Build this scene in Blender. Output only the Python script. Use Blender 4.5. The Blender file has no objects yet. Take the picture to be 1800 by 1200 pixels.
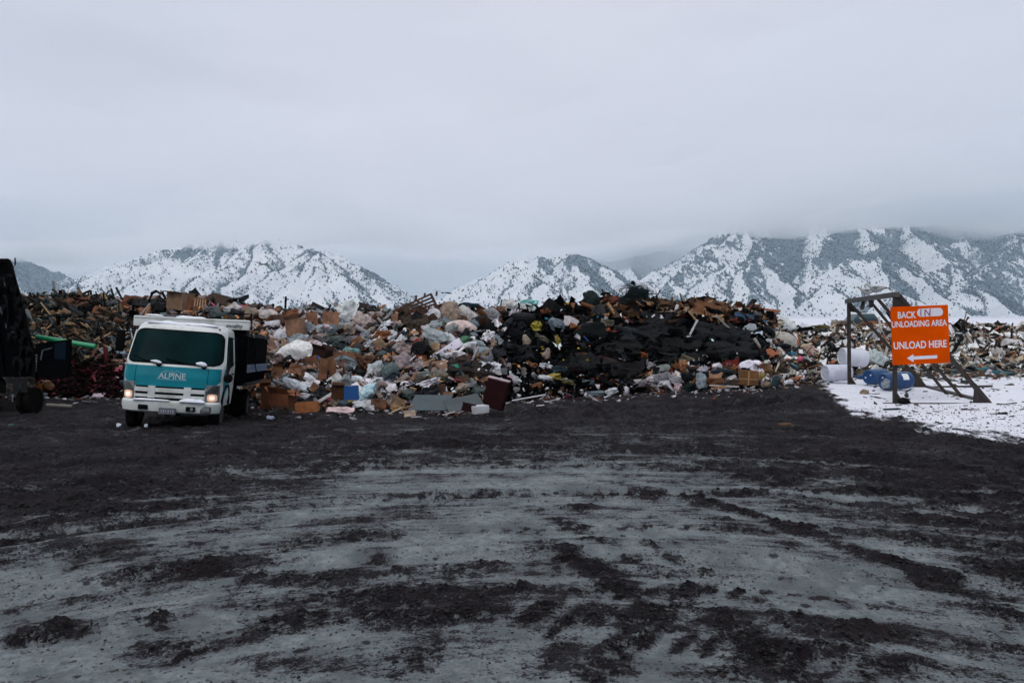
import bpy, bmesh, math, random
import numpy as np
from mathutils import Vector, Matrix, Euler
R = math.radians
scene = bpy.context.scene
COL = scene.collection

# ------------------------------------------------------------------ camera
H = 2.25          # eye height above the mud, metres
F = 1400.0        # focal length in photograph pixels (28 mm on 36 mm)
HY = 556.0        # horizon row in the photograph
cd = bpy.data.cameras.new('camera'); cam = bpy.data.objects.new('camera', cd); COL.objects.link(cam)
cam.location = (0, 0, H); cam.rotation_euler = (R(90), 0, 0)
cd.lens = 28; cd.sensor_width = 36; cd.shift_y = -(600 - HY) / 1800
cd.clip_start = 0.1; cd.clip_end = 40000
scene.camera = cam

# ------------------------------------------------------------------ light
SUN_EL, SUN_AZ = R(42), R(205)      # azimuth clockwise from +Y: behind the camera, a little left
SUN_STR = 1.0
scene.view_settings.view_transform = 'Standard'; scene.view_settings.look = 'None'
scene.view_settings.exposure = 0.0; scene.view_settings.gamma = 1.0
w = bpy.data.worlds.new('World'); scene.world = w; w.use_nodes = True
nt = w.node_tree; nt.nodes.clear()
def nd(tree, typ, **kw):
    n = tree.nodes.new(typ)
    for k, v in kw.items():
        if k in n.bl_rna.properties: setattr(n, k, v)
    return n
wo = nd(nt, 'ShaderNodeOutputWorld'); bg = nd(nt, 'ShaderNodeBackground'); bg.inputs['Strength'].default_value = 0.125
sky = nd(nt, 'ShaderNodeTexSky', sky_type='NISHITA', sun_disc=False, sun_elevation=SUN_EL, sun_rotation=SUN_AZ)
tc = nd(nt, 'ShaderNodeTexCoord'); sep = nd(nt, 'ShaderNodeSeparateXYZ'); nt.links.new(tc.outputs['Generated'], sep.inputs[0])
ramp = nd(nt, 'ShaderNodeValToRGB'); nt.links.new(sep.outputs['Z'], ramp.inputs[0])
SKY = [(0.00, (3.0, 3.9, 4.5)), (0.075, (3.5, 4.3, 5.0)), (0.125, (5.0, 5.3, 6.2)), (0.20, (6.2, 6.2, 7.1)), (0.36, (5.6, 5.75, 6.6)), (0.62, (7.2, 7.4, 8.0)), (1.0, (11.5, 11.6, 12.2))]
el = ramp.color_ramp.elements
while len(el) < len(SKY): el.new(0.5)
for e, (p, c) in zip(el, SKY): e.position = p; e.color = (c[0]/20, c[1]*.955/20, c[2]*.94/20, 1)
mp = nd(nt, 'ShaderNodeMapping'); mp.inputs['Scale'].default_value = (1.3, 1.3, 5.0); nt.links.new(tc.outputs['Generated'], mp.inputs[0])
no = nd(nt, 'ShaderNodeTexNoise'); no.inputs['Scale'].default_value = 2.3; no.inputs['Detail'].default_value = 5; no.inputs['Roughness'].default_value = 0.5
nt.links.new(mp.outputs[0], no.inputs['Vector'])
mr = nd(nt, 'ShaderNodeMapRange'); mr.inputs['From Min'].default_value = 0.3; mr.inputs['From Max'].default_value = 0.7
mr.inputs['To Min'].default_value = 15.5; mr.inputs['To Max'].default_value = 23.5; nt.links.new(no.outputs['Fac'], mr.inputs['Value'])
mul = nd(nt, 'ShaderNodeVectorMath', operation='SCALE'); nt.links.new(ramp.outputs[0], mul.inputs[0]); nt.links.new(mr.outputs[0], mul.inputs['Scale'])
# overcast tinted darker and bluer to both sides, painting in corner falloff too
ax_ = nd(nt, 'ShaderNodeMath', operation='ABSOLUTE'); nt.links.new(sep.outputs['X'], ax_.inputs[0])
sf = nd(nt, 'ShaderNodeMapRange', interpolation_type='SMOOTHSTEP'); sf.inputs['From Min'].default_value = 0.12; sf.inputs['From Max'].default_value = 0.62; nt.links.new(ax_.outputs[0], sf.inputs['Value'])
tn = nd(nt, 'ShaderNodeMix', data_type='RGBA'); tn.inputs['A'].default_value = (1.03, 1.02, 1.02, 1); tn.inputs['B'].default_value = (0.62, 0.74, 0.78, 1); nt.links.new(sf.outputs[0], tn.inputs['Factor'])
tm_ = nd(nt, 'ShaderNodeVectorMath', operation='MULTIPLY'); nt.links.new(mul.outputs[0], tm_.inputs[0]); nt.links.new(tn.outputs['Result'], tm_.inputs[1]); mul = tm_
mx = nd(nt, 'ShaderNodeMix', data_type='RGBA'); mx.inputs['Factor'].default_value = 0.97
nt.links.new(sky.outputs[0], mx.inputs['A']); nt.links.new(mul.outputs[0], mx.inputs['B'])
nt.links.new(mx.outputs['Result'], bg.inputs[0]); nt.links.new(bg.outputs[0], wo.inputs[0])
sl = bpy.data.lights.new('sun', 'SUN'); sl.energy = SUN_STR; sl.angle = R(25); sl.color = (1.0, 0.965, 0.93)
so = bpy.data.objects.new('sun', sl); COL.objects.link(so)
sd = Vector((math.sin(SUN_AZ)*math.cos(SUN_EL), math.cos(SUN_AZ)*math.cos(SUN_EL), math.sin(SUN_EL)))
so.rotation_euler = sd.to_track_quat('Z', 'Y').to_euler(); so.location = sd * 50

# ------------------------------------------------------------------ helpers
rng = np.random.RandomState(7); random.seed(7)
_perm = np.random.RandomState(3).permutation(256).astype(np.int32); _perm = np.concatenate([_perm]*3)
_g = np.random.RandomState(4).normal(size=(256, 3)); _g /= np.linalg.norm(_g, axis=1)[:, None]
def noise3(p, seed=0):
    p = np.asarray(p, float) + seed * 17.37
    i = np.floor(p).astype(np.int64); f = p - i; i &= 255
    u = f*f*f*(f*(f*6-15)+10); out = 0
    for dx in (0, 1):
        for dy in (0, 1):
            for dz in (0, 1):
                h = _perm[_perm[_perm[(i[..., 0]+dx) & 255] + ((i[..., 1]+dy) & 255)] + ((i[..., 2]+dz) & 255)]
                g = _g[h]; d = f - (dx, dy, dz)
                wt = (u[..., 0] if dx else 1-u[..., 0])*(u[..., 1] if dy else 1-u[..., 1])*(u[..., 2] if dz else 1-u[..., 2])
                out = out + wt*(g*d).sum(-1)
    return out
def noise2(x, y, seed=0): return noise3(np.stack([x, y, np.full_like(x, 0.37)], -1), seed)
def fbm2(x, y, oct=4, seed=0, gain=0.5):
    s = 0; a = 1
    for k in range(oct): s = s + a*noise2(x*2**k, y*2**k, seed+k); a *= gain
    return s
def fbm3(p, oct=3, seed=0, gain=0.5, ridged=False):
    s = 0; a = 1
    for k in range(oct):
        n = noise3(p*2**k, seed+k); s = s + a*((0.35-np.abs(n)) if ridged else n); a *= gain
    return s
def sstep(a, b, x): t = np.clip((x-a)/(b-a), 0, 1); return t*t*(3-2*t)
def lin(c):
    if isinstance(c, str): c = [int(c[i:i+2], 16) for i in (0, 2, 4)]
    return [((v/255)/12.92 if v/255 <= 0.04045 else ((v/255+0.055)/1.055)**2.4) for v in c]
GAIN = 2.0        # photographed colour -> surface colour under this sky
def alb(c, g=None): return tuple(min(0.86, v*(GAIN if g is None else g)) for v in lin(c))

def mesh_np(name, V, Fq, mat=None, smooth=False, parent=None, col=None, link=True):
    """V (n,3), Fq: (m,k) int array or list of index lists; col: per-face linear rgb"""
    me = bpy.data.meshes.new(name); V = np.asarray(V, np.float32)
    if isinstance(Fq, np.ndarray):
        m, k = Fq.shape; me.vertices.add(len(V)); me.vertices.foreach_set('co', V.ravel())
        me.loops.add(m*k); me.loops.foreach_set('vertex_index', Fq.astype(np.int32).ravel())
        me.polygons.add(m); me.polygons.foreach_set('loop_start', np.arange(m, dtype=np.int32)*k)
        me.update(calc_edges=True)
    else:
        me.from_pydata(V.tolist(), [], Fq); me.update()
    if smooth: me.polygons.foreach_set('use_smooth', np.ones(len(me.polygons), bool))
    if col is not None:
        a = me.attributes.new('tint', 'FLOAT_COLOR', 'FACE'); c = np.ones((len(me.polygons), 4), np.float32); c[:, :3] = col
        a.data.foreach_set('color', c.ravel())
    if mat: me.materials.append(mat)
    o = bpy.data.objects.new(name, me)
    if link: COL.objects.link(o)
    if parent: o.parent = parent
    return o
def tag(o, label=None, cat=None, group=None, kind=None):
    if label: o['label'] = label
    if cat: o['category'] = cat
    if group: o['group'] = group
    if kind: o['kind'] = kind
    return o
def empty(name, loc=(0, 0, 0), rot=(0, 0, 0)):
    o = bpy.data.objects.new(name, None); COL.objects.link(o); o.location = loc; o.rotation_euler = rot; o.empty_display_size = 0.2; return o

class MB:
    """collects shapes into one mesh"""
    def __init__(s): s.v = []; s.f = []
    def add(s, V, Fs):
        b = len(s.v); s.v += [tuple(map(float, p)) for p in V]; s.f += [[b+i for i in f] for f in Fs]; return s
    def box(s, c, d, rot=None, taper=1.0):
        x, y, z = d[0]/2, d[1]/2, d[2]/2
        P = [Vector((sx*x*(taper if sz > 0 else 1), sy*y*(taper if sz > 0 else 1), sz*z)) for sz in (-1, 1) for sy in (-1, 1) for sx in (-1, 1)]
        if rot is not None: m = Euler(rot).to_matrix(); P = [m @ p for p in P]
        return s.add([p+Vector(c) for p in P], [[0, 2, 3, 1], [4, 5, 7, 6], [0, 1, 5, 4], [2, 6, 7, 3], [0, 4, 6, 2], [1, 3, 7, 5]])
    def bar(s, a, b, w, h=None, up=(0, 0, 1)):
        a = Vector(a); b = Vector(b); h = h or w; d = (b-a).normalized(); u = Vector(up)
        if abs(d.dot(u)) > 0.98: u = Vector((1, 0, 0))
        r = d.cross(u).normalized(); u = r.cross(d)
        P = [q + r*sx*w/2 + u*sy*h/2 for q in (a, b) for sx, sy in ((-1, -1), (1, -1), (1, 1), (-1, 1))]
        return s.add(P, [[3, 2, 1, 0], [4, 5, 6, 7], [0, 1, 5, 4], [1, 2, 6, 5], [2, 3, 7, 6], [3, 0, 4, 7]])
    def tube(s, pts, r, n=10, cap=True):
        pts = [Vector(p) for p in pts]; rs = r if isinstance(r, (list, tuple)) else [r]*len(pts); V = []
        ref = Vector((0.13, 0.21, 0.97))
        for i, p in enumerate(pts):
            d = (pts[min(i+1, len(pts)-1)] - pts[max(i-1, 0)]).normalized()
            a = d.cross(ref if abs(d.dot(ref)) < 0.95 else Vector((1, 0, 0))).normalized(); b = d.cross(a)
            V += [p + (a*math.cos(2*math.pi*k/n) + b*math.sin(2*math.pi*k/n))*rs[i] for k in range(n)]
        Fs = [[i*n+k, i*n+(k+1) % n, (i+1)*n+(k+1) % n, (i+1)*n+k] for i in range(len(pts)-1) for k in range(n)]
        if cap: Fs += [list(range(n))[::-1], [(len(pts)-1)*n+k for k in range(n)]]
        return s.add(V, Fs)
    def lathe(s, prof, axis='Z', c=(0, 0, 0), n=28):
        V = []; c = Vector(c)
        for r, h in prof:
            for k in range(n):
                a = 2*math.pi*k/n; p = (r*math.cos(a), r*math.sin(a), h)
                if axis == 'X': p = (p[2], p[0], p[1])
                if axis == 'Y': p = (p[0], p[2], p[1])
                V.append(Vector(p)+c)
        m = len(prof); Fs = [[i*n+k, i*n+(k+1) % n, (i+1)*n+(k+1) % n, (i+1)*n+k] for i in range(m-1) for k in range(n)]
        Fs += [list(range(n))[::-1], [(m-1)*n+k for k in range(n)]]
        return s.add(V, Fs)
    def prism(s, poly, y0, y1, axis='Y'):
        n = len(poly); V = []
        for y in (y0, y1):
            for a, b in poly: V.append((a, y, b) if axis == 'Y' else ((y, a, b) if axis == 'X' else (a, b, y)))
        return s.add(V, [list(range(n)), [n+i for i in range(n)][::-1]] + [[i, n+i, n+(i+1) % n, (i+1) % n] for i in range(n)])
    def build(s, name, mat, parent=None, smooth=False, bevel=0, seg=2):
        me = bpy.data.meshes.new(name); me.from_pydata(s.v, [], s.f); me.update()
        bm = bmesh.new(); bm.from_mesh(me); bmesh.ops.recalc_face_normals(bm, faces=bm.faces)
        if bevel: bmesh.ops.bevel(bm, geom=list(bm.edges), offset=bevel, segments=seg, affect='EDGES', profile=0.6)
        bm.to_mesh(me); bm.free()
        if smooth: me.shade_smooth() if not bevel else None
        if smooth or bevel: me.set_sharp_from_angle(angle=R(38)); me.polygons.foreach_set('use_smooth', np.ones(len(me.polygons), bool))
        me.materials.append(mat); o = bpy.data.objects.new(name, me); COL.objects.link(o)
        if parent: o.parent = parent
        return o

# ------------------------------------------------------------------ materials
MATS = {}
def mat(name, color=(0.5, 0.5, 0.5), rough=0.7, metal=0.0, var=0.25, vscale=6.0, bump=0.0, bscale=20.0, bdist=0.02, dirt=0.0, dirtcol=(0.014, 0.012, 0.012), emis=None, tint=False, spec=0.5, trans=0.0, alpha=1.0):
    if name in MATS: return MATS[name]
    m = bpy.data.materials.new(name); m.use_nodes = True; t = m.node_tree; b = t.nodes['Principled BSDF']
    b.inputs['Roughness'].default_value = rough; b.inputs['Metallic'].default_value = metal; b.inputs['Specular IOR Level'].default_value = spec
    geo = nd(t, 'ShaderNodeTexCoord')
    n = nd(t, 'ShaderNodeTexNoise'); n.inputs['Scale'].default_value = vscale; n.inputs['Detail'].default_value = 5; n.inputs['Roughness'].default_value = 0.62
    t.links.new(geo.outputs['Object'], n.inputs['Vector'])
    r = nd(t, 'ShaderNodeMapRange'); r.inputs['From Min'].default_value = 0.3; r.inputs['From Max'].default_value = 0.7
    r.inputs['To Min'].default_value = 1-var; r.inputs['To Max'].default_value = 1+var; t.links.new(n.outputs['Fac'], r.inputs['Value'])
    sc = nd(t, 'ShaderNodeVectorMath', operation='SCALE'); t.links.new(r.outputs[0], sc.inputs['Scale'])
    if tint:
        at = nd(t, 'ShaderNodeAttribute', attribute_name='tint'); t.links.new(at.outputs['Color'], sc.inputs[0])
    else: sc.inputs[0].default_value = color[:3]
    last = sc.outputs[0]
    if dirt > 0:
        n2 = nd(t, 'ShaderNodeTexNoise'); n2.inputs['Scale'].default_value = vscale*0.6; n2.inputs['Detail'].default_value = 8; n2.inputs['Roughness'].default_value = 0.7
        mpp = nd(t, 'ShaderNodeMapping'); mpp.inputs['Location'].default_value = (3.1, 7.7, 1.3); t.links.new(geo.outputs['Object'], mpp.inputs[0]); t.links.new(mpp.outputs[0], n2.inputs['Vector'])
        r2 = nd(t, 'ShaderNodeMapRange'); r2.inputs['From Min'].default_value = 0.62-0.3*dirt; r2.inputs['From Max'].default_value = 0.8-0.3*dirt; r2.inputs['To Max'].default_value = min(1, dirt*1.3); t.links.new(n2.outputs['Fac'], r2.inputs['Value'])
        mm = nd(t, 'ShaderNodeMix', data_type='RGBA'); mm.inputs['B'].default_value = (*dirtcol, 1)
        t.links.new(r2.outputs[0], mm.inputs['Factor']); t.links.new(last, mm.inputs['A']); last = mm.outputs['Result']
    t.links.new(last, b.inputs['Base Color'])
    if bump > 0:
        nb = nd(t, 'ShaderNodeTexNoise'); nb.inputs['Scale'].default_value = bscale; nb.inputs['Detail'].default_value = 6; t.links.new(geo.outputs['Object'], nb.inputs['Vector'])
        bu = nd(t, 'ShaderNodeBump'); bu.inputs['Strength'].default_value = bump; bu.inputs['Distance'].default_value = bdist
        t.links.new(nb.outputs['Fac'], bu.inputs['Height']); t.links.new(bu.outputs[0], b.inputs['Normal'])
    if emis: b.inputs['Emission Color'].default_value = (*emis[0], 1); b.inputs['Emission Strength'].default_value = emis[1]
    if trans: b.inputs['Transmission Weight'].default_value = trans
    if alpha < 1: b.inputs['Alpha'].default_value = alpha
    MATS[name] = m; return m

def PT(px, py, Y): return Vector(((px-900)/F*Y, Y, H-(py-HY)/F*Y))
# ------------------------------------------------------------------ ground
def ground_z(x, y):
    d = np.hypot(x, y)
    z = -0.42*sstep(14.5, 22.5, y)*(1-sstep(3.0, 9.0, x))*(1-sstep(60, 120, d))
    return z
def gz(x, y): return float(ground_z(np.array([x]), np.array([y]))[0])

def polar_sheet():
    th = np.concatenate([np.linspace(-180, -37, 90, endpoint=False), np.linspace(-37, 37, 1150), np.linspace(37, 180, 90)[1:-1]])*math.pi/180
    sy = np.arange(640, 30, -1.45); r = np.concatenate([np.linspace(0.25, 4.8, 30, endpoint=False), H*F/sy]); r = r[(r < 4.8) | (r > 4.85)]
    r = np.concatenate([r, np.geomspace(r.max()*1.05, 16000, 60)])
    T, RR = np.meshgrid(th, r)
    nr, nc = T.shape
    x = np.sin(T)*RR; y = np.cos(T)*RR
    idx = np.arange(nr*nc).reshape(nr, nc)
    Fq = np.stack([idx[:-1, :], np.roll(idx, -1, 1)[:-1, :], np.roll(idx, -1, 1)[1:, :], idx[1:, :]], -1).reshape(-1, 4)
    return x.ravel(), y.ravel(), Fq
gx, gy, gF = polar_sheet()
gd = np.hypot(gx, gy)
front = gy > 1.5
px = np.where(front, 900 + F*gx/np.maximum(gy, 0.5), np.sign(gx)*4000+900); py = np.where(front, HY + F*H/np.maximum(gy, 0.5), 1400)
# low-frequency fields
n1 = fbm2(gx*0.35, gy*0.35, 4, 1); n2 = fbm2(gx*1.3, gy*1.3, 4, 11)
# turning-truck streaks: arcs round a point near the camera
rr = np.hypot(gx-0.6, gy-0.5); an = np.arctan2(gx-0.6, gy-0.5)
streak = fbm2(rr*2.4, an*2.2, 4, 21, 0.6); streak2 = fbm2(rr*7.0, an*4.0, 3, 25, 0.6)
r2_ = np.hypot(gx+9, gy-3); a2_ = np.arctan2(gx+9, gy-3); streakb = fbm2(r2_*2.0, a2_*6, 3, 31, 0.6)
# where the grey slush lies (upper boundary row against column), as laid out on the ground
bx = [-1500, -400, 0, 120, 250, 400, 520, 640, 760, 900, 1050, 1200, 1350, 1500, 1620, 1800, 2300, 3200]
by = [1150, 1040, 965, 925, 905, 880, 845, 820, 805, 798, 800, 812, 850, 895, 935, 985, 1100, 1250]
bnd = np.interp(px, bx, by)
sl = (py - bnd)/70.0
mud = 0.42 - np.where(sl > 0, sl*0.55, sl*0.26)
mud = np.clip(mud, -0.25, 0.9)
# mud patches: px, py, half-length, half-height, tilt, strength
patches = [(340, 1002, 75, 13, -4, 1.0), (430, 985, 50, 9, -3, .7), (120, 960, 130, 20, 3, .6), (560, 1018, 110, 12, 5, .55), (720, 1052, 130, 22, -4, .95), (640, 1075, 60, 18, 20, .7),
 (800, 1075, 70, 22, -18, .9), (830, 1000, 60, 10, -14, .4), (700, 905, 100, 10, -10, .6), (540, 960, 160, 9, -12, .6), (1000, 950, 28, 40, 0, .45), (1010, 900, 60, 14, -25, .5),
 (1060, 1010, 100, 17, 30, .9), (1230, 1025, 70, 14, 20, .7), (1120, 1085, 100, 22, -10, .95), (1000, 1150, 70, 36, -30, .75), (1300, 1125, 150, 24, 15, .9), (1340, 1155, 90, 22, -20, .95),
 (1490, 1130, 110, 20, -14, .9), (1560, 1175, 80, 18, -20, .7), (1400, 945, 180, 22, 10, .6), (1560, 985, 120, 16, 16, .75), (1680, 1040, 120, 18, 24, .85), (1770, 1000, 100, 30, 16, .85), (1780, 1080, 60, 12, 30, .6),
 (1480, 900, 150, 16, 8, .6), (1240, 885, 90, 10, 5, .7), (1140, 870, 60, 9, 12, .7), (1660, 880, 120, 30, 5, .8), (1750, 1150, 70, 30, 0, .4), (300, 1140, 60, 16, 0, .4), (120, 1060, 50, 9, 0, .3),
 (280, 1100, 20, 8, 0, .7), (480, 1095, 15, 6, 0, .6), (665, 980, 12, 9, 0, .8), (90, 1120, 40, 14, 0, .35), (480, 1160, 80, 12, 0, .35), (820, 1150, 90, 18, 0, .35), (840, 1110, 30, 40, 10, .5), (1650, 1110, 60, 10, 20, .5), (900, 1180, 120, 14, 0, .4)]
for k in range(10):
    patches.append((950+52*k, 1078+8.5*k+6*(k % 2), 34, 9, -30, 1.15)); patches.append((975+54*k, 1112+8*k, 26, 7, -34, 1.0))
for k in range(9): patches.append((300+52*k, 1000+4*k+7*(k % 2), 26, 6, -20, .8))
for k in range(12): patches.append((1330+44*k, 905+14*k+5*(k % 2), 24, 6, 18, .8))
for k in range(8): patches.append((1005+27*k, 982+18*k, 25, 9, 12, 1.25)); patches.append((1150+30*k, 965+15*k, 15, 5, 20, .7)); patches.append((560-34*k, 1085+10*k, 24, 7, -25, .7))
for (cx, cy, hw, hh, tl, st) in patches:
    c, s = math.cos(R(tl)), math.sin(R(tl)); dx = px-cx; dy = py-cy
    q = ((dx*c+dy*s)/hw)**2 + ((-dx*s+dy*c)/hh)**2
    q = q*(1+1.1*n2) + 0.9*n1
    mud = np.maximum(mud, np.where(q < 6, st*0.85*np.exp(-q*0.6)-0.02, -1))
mud = mud + 0.50*streak + 0.30*n1 + 0.30*n2 + 0.30*streak2 + 0.2*streakb
for (ccx, ccy, r0, st, wv) in ((0.6, .5, 6.3, .5, .3), (0.6, .5, 8.1, .45, .5), (.9, .1, 9.9, .5, .9), (.2, .8, 11.4, .5, .2), (0.6, .5, 12.9, .5, 1.3), (-9, 3, 11.2, .5, .7), (-9, 3, 13.0, .5, .1), (9.5, 1.5, 9.3, .45, .4), (9.5, 1.5, 11.0, .45, .9), (2, -14, 24.5, .4, .3), (2, -14, 26.2, .4, .6)):
    q1 = np.hypot(gx-ccx, gy-ccy); q2 = np.arctan2(gx-ccx, gy-ccy); dd = q1 + .25*np.sin(q2*3+wv*5) - r0
    mask = np.clip(.55+1.6*noise2(q2*2.2+wv*9, r0+0*q1, 7), 0, 1)
    mud = mud + 1.1*st*mask*np.exp(-(dd/.13)**2)*(.6+.4*np.sign(np.sin(q2*r0*2*math.pi/.22 + 2.2*np.sign(dd)))) - .32*mask*np.exp(-((np.abs(dd)-.26)/.09)**2)
mud = np.where(front, mud, 0.4+n1)
# clean snow to the right, and all of the far plain
ex = [1380, 1435, 1455, 1480, 1500, 1560, 1620, 1700, 1800, 2300]; ey = [640, 672, 690, 706, 724, 742, 755, 765, 775, 800]
edge = np.interp(px, ex, ey, left=560) ; clean = (edge - py)/20.0 + 1.1*fbm2(gx*1.2, gy*0.8, 4, 41) + 0.5*fbm2(gx*4, gy*3, 2, 45)
clean = np.where((px > 1400) & front, clean, -1.0)
clean = np.maximum(clean, (gd-48)/6.0)
clean = np.clip(clean, -1, 2)
snowc = sstep(-0.05, 0.25, clean)
near = 1-sstep(30, 60, gd)
mm = sstep(0.2, 0.75, mud)
z = ground_z(gx, gy)
rough = fbm2(gx*2.6, gy*2.6, 4, 51, 0.55); fine = fbm2(gx*11, gy*11, 3, 61, 0.6)
lump = np.maximum(0, rough+0.12)
z = z + near*(1-snowc)*(mm*(0.11*lump+0.035*fine) + 0.035*streak*(0.3+0.7*mm) + 0.045*n1 + 0.016*streak2*(0.4+0.6*mm) + (1-mm)*0.008*fine)
foot = np.exp(-((py-704)/16)**2)*sstep(820, 900, px)*(1-sstep(1400, 1460, px)) + .5*np.exp(-((py-722)/14)**2)*sstep(-100, 0, px)*(1-sstep(400, 900, px))
z = z + near*foot*(.34*np.maximum(0, fbm2(gx*1.1, gy*1.1, 4, 131, .6)+.18) + .05*fine)
# two wheel ruts sweeping round in front of the tip
for r0 in (9.6, 11.5, 13.4, 7.2):
    d = np.abs(rr + 0.35*np.sin(an*2+r0) - r0); z = z - near*(1-snowc)*0.05*np.exp(-(d/0.16)**2)*(np.abs(an) < 1.2) + near*(1-snowc)*0.035*np.exp(-((d-0.3)/0.1)**2)
z = z + snowc*near*(0.05 + 0.03*n1 + 0.015*n2*1.0) + sstep(60, 300, gd)*n1*0.35
far = sstep(1200, 3000, gd); z = z - far*1.0
gnd = mesh_np('ground', np.stack([gx, gy, z], -1), gF, smooth=True)
def vattr(o, name, a):
    at = o.data.attributes.new(name, 'FLOAT', 'POINT'); at.data.foreach_set('value', np.asarray(a, np.float32))
vattr(gnd, 'mud', mud); vattr(gnd, 'clean', clean); vattr(gnd, 'wet', n2)
tag(gnd, kind='structure')
m = bpy.data.materials.new('muddy_slush'); m.use_nodes = True; t = m.node_tree; b = t.nodes['Principled BSDF']; L = t.links.new
def attr(t, n): return nd(t, 'ShaderNodeAttribute', attribute_name=n).outputs['Fac']
geo = nd(t, 'ShaderNodeNewGeometry')
def noise(t, vec, scale, detail=6, rough=0.65, mapping=None):
    if mapping:
        mp_ = nd(t, 'ShaderNodeMapping'); mp_.inputs['Scale'].default_value = mapping; t.links.new(vec, mp_.inputs[0]); vec = mp_.outputs[0]
    n = nd(t, 'ShaderNodeTexNoise'); n.inputs['Scale'].default_value = scale; n.inputs['Detail'].default_value = detail; n.inputs['Roughness'].default_value = rough
    t.links.new(vec, n.inputs['Vector']); return n.outputs['Fac']
def mth(t, op, a, b_=None, c=None, clamp=False):
    n = nd(t, 'ShaderNodeMath', operation=op); n.use_clamp = clamp
    for i, v in enumerate((a, b_, c)):
        if v is None: continue
        if isinstance(v, (int, float)): n.inputs[i].default_value = v
        else: t.links.new(v, n.inputs[i])
    return n.outputs[0]
def mrange(t, v, a, b_, c=0.0, d=1.0, smooth=True):
    n = nd(t, 'ShaderNodeMapRange', interpolation_type='SMOOTHSTEP' if smooth else 'LINEAR')
    n.inputs['From Min'].default_value = a; n.inputs['From Max'].default_value = b_; n.inputs['To Min'].default_value = c; n.inputs['To Max'].default_value = d
    t.links.new(v, n.inputs['Value']); return n.outputs[0]
def mixc(t, f, a, b_):
    n = nd(t, 'ShaderNodeMix', data_type='RGBA')
    for k, v in (('Factor', f), ('A', a), ('B', b_)):
        if isinstance(v, (tuple, list)): n.inputs[k].default_value = (*v, 1) if len(v) == 3 else v
        elif isinstance(v, (int, float)): n.inputs[k].default_value = v
        else: t.links.new(v, n.inputs[k])
    return n.outputs['Result']
pos = geo.outputs['Position']
f1 = noise(t, pos, 9, 8, 0.72); f2 = noise(t, pos, 42, 4, 0.7); f3 = noise(t, pos, 2.2, 6, 0.7)
fs = mth(t, 'ADD', mth(t, 'MULTIPLY', mth(t, 'SUBTRACT', f1, 0.5), 2.3), mth(t, 'MULTIPLY', mth(t, 'SUBTRACT', f2, 0.5), 1.5))
fs = mth(t, 'ADD', fs, mth(t, 'MULTIPLY', mth(t, 'SUBTRACT', f3, 0.5), 0.9))
sp_ = nd(t, 'ShaderNodeSeparateXYZ'); L(pos, sp_.inputs[0]); dx_ = mth(t, 'SUBTRACT', sp_.outputs[0], 0.6); dy_ = mth(t, 'SUBTRACT', sp_.outputs[1], 0.5)
rr2 = mth(t, 'SQRT', mth(t, 'ADD', mth(t, 'MULTIPLY', dx_, dx_), mth(t, 'MULTIPLY', dy_, dy_))); aa2 = mth(t, 'ARCTAN2', dx_, dy_)
cb = nd(t, 'ShaderNodeCombineXYZ'); L(mth(t, 'MULTIPLY', rr2, 9.0), cb.inputs[0]); L(mth(t, 'MULTIPLY', aa2, 11.0), cb.inputs[1])
g1 = noise(t, cb.outputs[0], 1.0, 7, 0.7); fs = mth(t, 'ADD', fs, mth(t, 'MULTIPLY', mth(t, 'SUBTRACT', g1, 0.5), 1.7))
f5 = noise(t, pos, 95, 3, 0.7); fs = mth(t, 'ADD', fs, mth(t, 'MULTIPLY', mth(t, 'SUBTRACT', f5, 0.5), 0.8))
mudv = mth(t, 'ADD', attr(t, 'mud'), fs)
mfac = mrange(t, mudv, 0.26, 0.66); film = mrange(t, mudv, -0.12, 0.34)
# specks of grit scattered over the slush
vo = nd(t, 'ShaderNodeTexVoronoi'); vo.inputs['Scale'].default_value = 7.0; t.links.new(pos, vo.inputs['Vector'])
vs = nd(t, 'ShaderNodeSeparateColor'); t.links.new(vo.outputs['Color'], vs.inputs[0])
rad = mth(t, 'MULTIPLY', mth(t, 'POWER', vs.outputs[0], 7), 0.34)
speck = mrange(t, mth(t, 'SUBTRACT', rad, mth(t, 'ADD', vo.outputs['Distance'], mth(t, 'MULTIPLY', mth(t, 'SUBTRACT', f2, 0.5), 0.25))), -0.03, 0.06)
vo2 = nd(t, 'ShaderNodeTexVoronoi'); vo2.inputs['Scale'].default_value = 26.0; t.links.new(pos, vo2.inputs['Vector'])
vs2 = nd(t, 'ShaderNodeSeparateColor'); t.links.new(vo2.outputs['Color'], vs2.inputs[0])
speck2 = mrange(t, mth(t, 'SUBTRACT', mth(t, 'MULTIPLY', mth(t, 'POWER', vs2.outputs[0], 4), 0.5), vo2.outputs['Distance']), -0.05, 0.1)
spk = mth(t, 'MAXIMUM', mth(t, 'MULTIPLY', speck, 0.85), mth(t, 'MULTIPLY', speck2, 0.6))
slushc = mixc(t, mrange(t, f1, 0.3, 0.7), (0.100, 0.118, 0.122), (0.240, 0.268, 0.278))
slushc = mixc(t, mrange(t, noise(t, pos, 1.1, 3), 0.42, 0.68), slushc, (0.098, 0.112, 0.116))
mudc = mixc(t, mrange(t, f1, 0.35, 0.7), (0.0012, 0.0009, 0.0011), (0.0170, 0.0120, 0.0155))  # mud tone; near-black end also paints relief shade into the hollows
mudc = mixc(t, mrange(t, noise(t, pos, 0.9, 5), 0.5, 0.75), mudc, (0.009, 0.0072, 0.0085))
mudc = mixc(t, mth(t, 'MULTIPLY', mrange(t, noise(t, pos, 5.0, 7, 0.75), 0.56, 0.68), 0.55), mudc, (0.045, 0.046, 0.053))
mudc = mixc(t, mth(t, 'MULTIPLY', mrange(t, g1, 0.52, 0.66), 0.8), mudc, (0.050, 0.046, 0.055))
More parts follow.
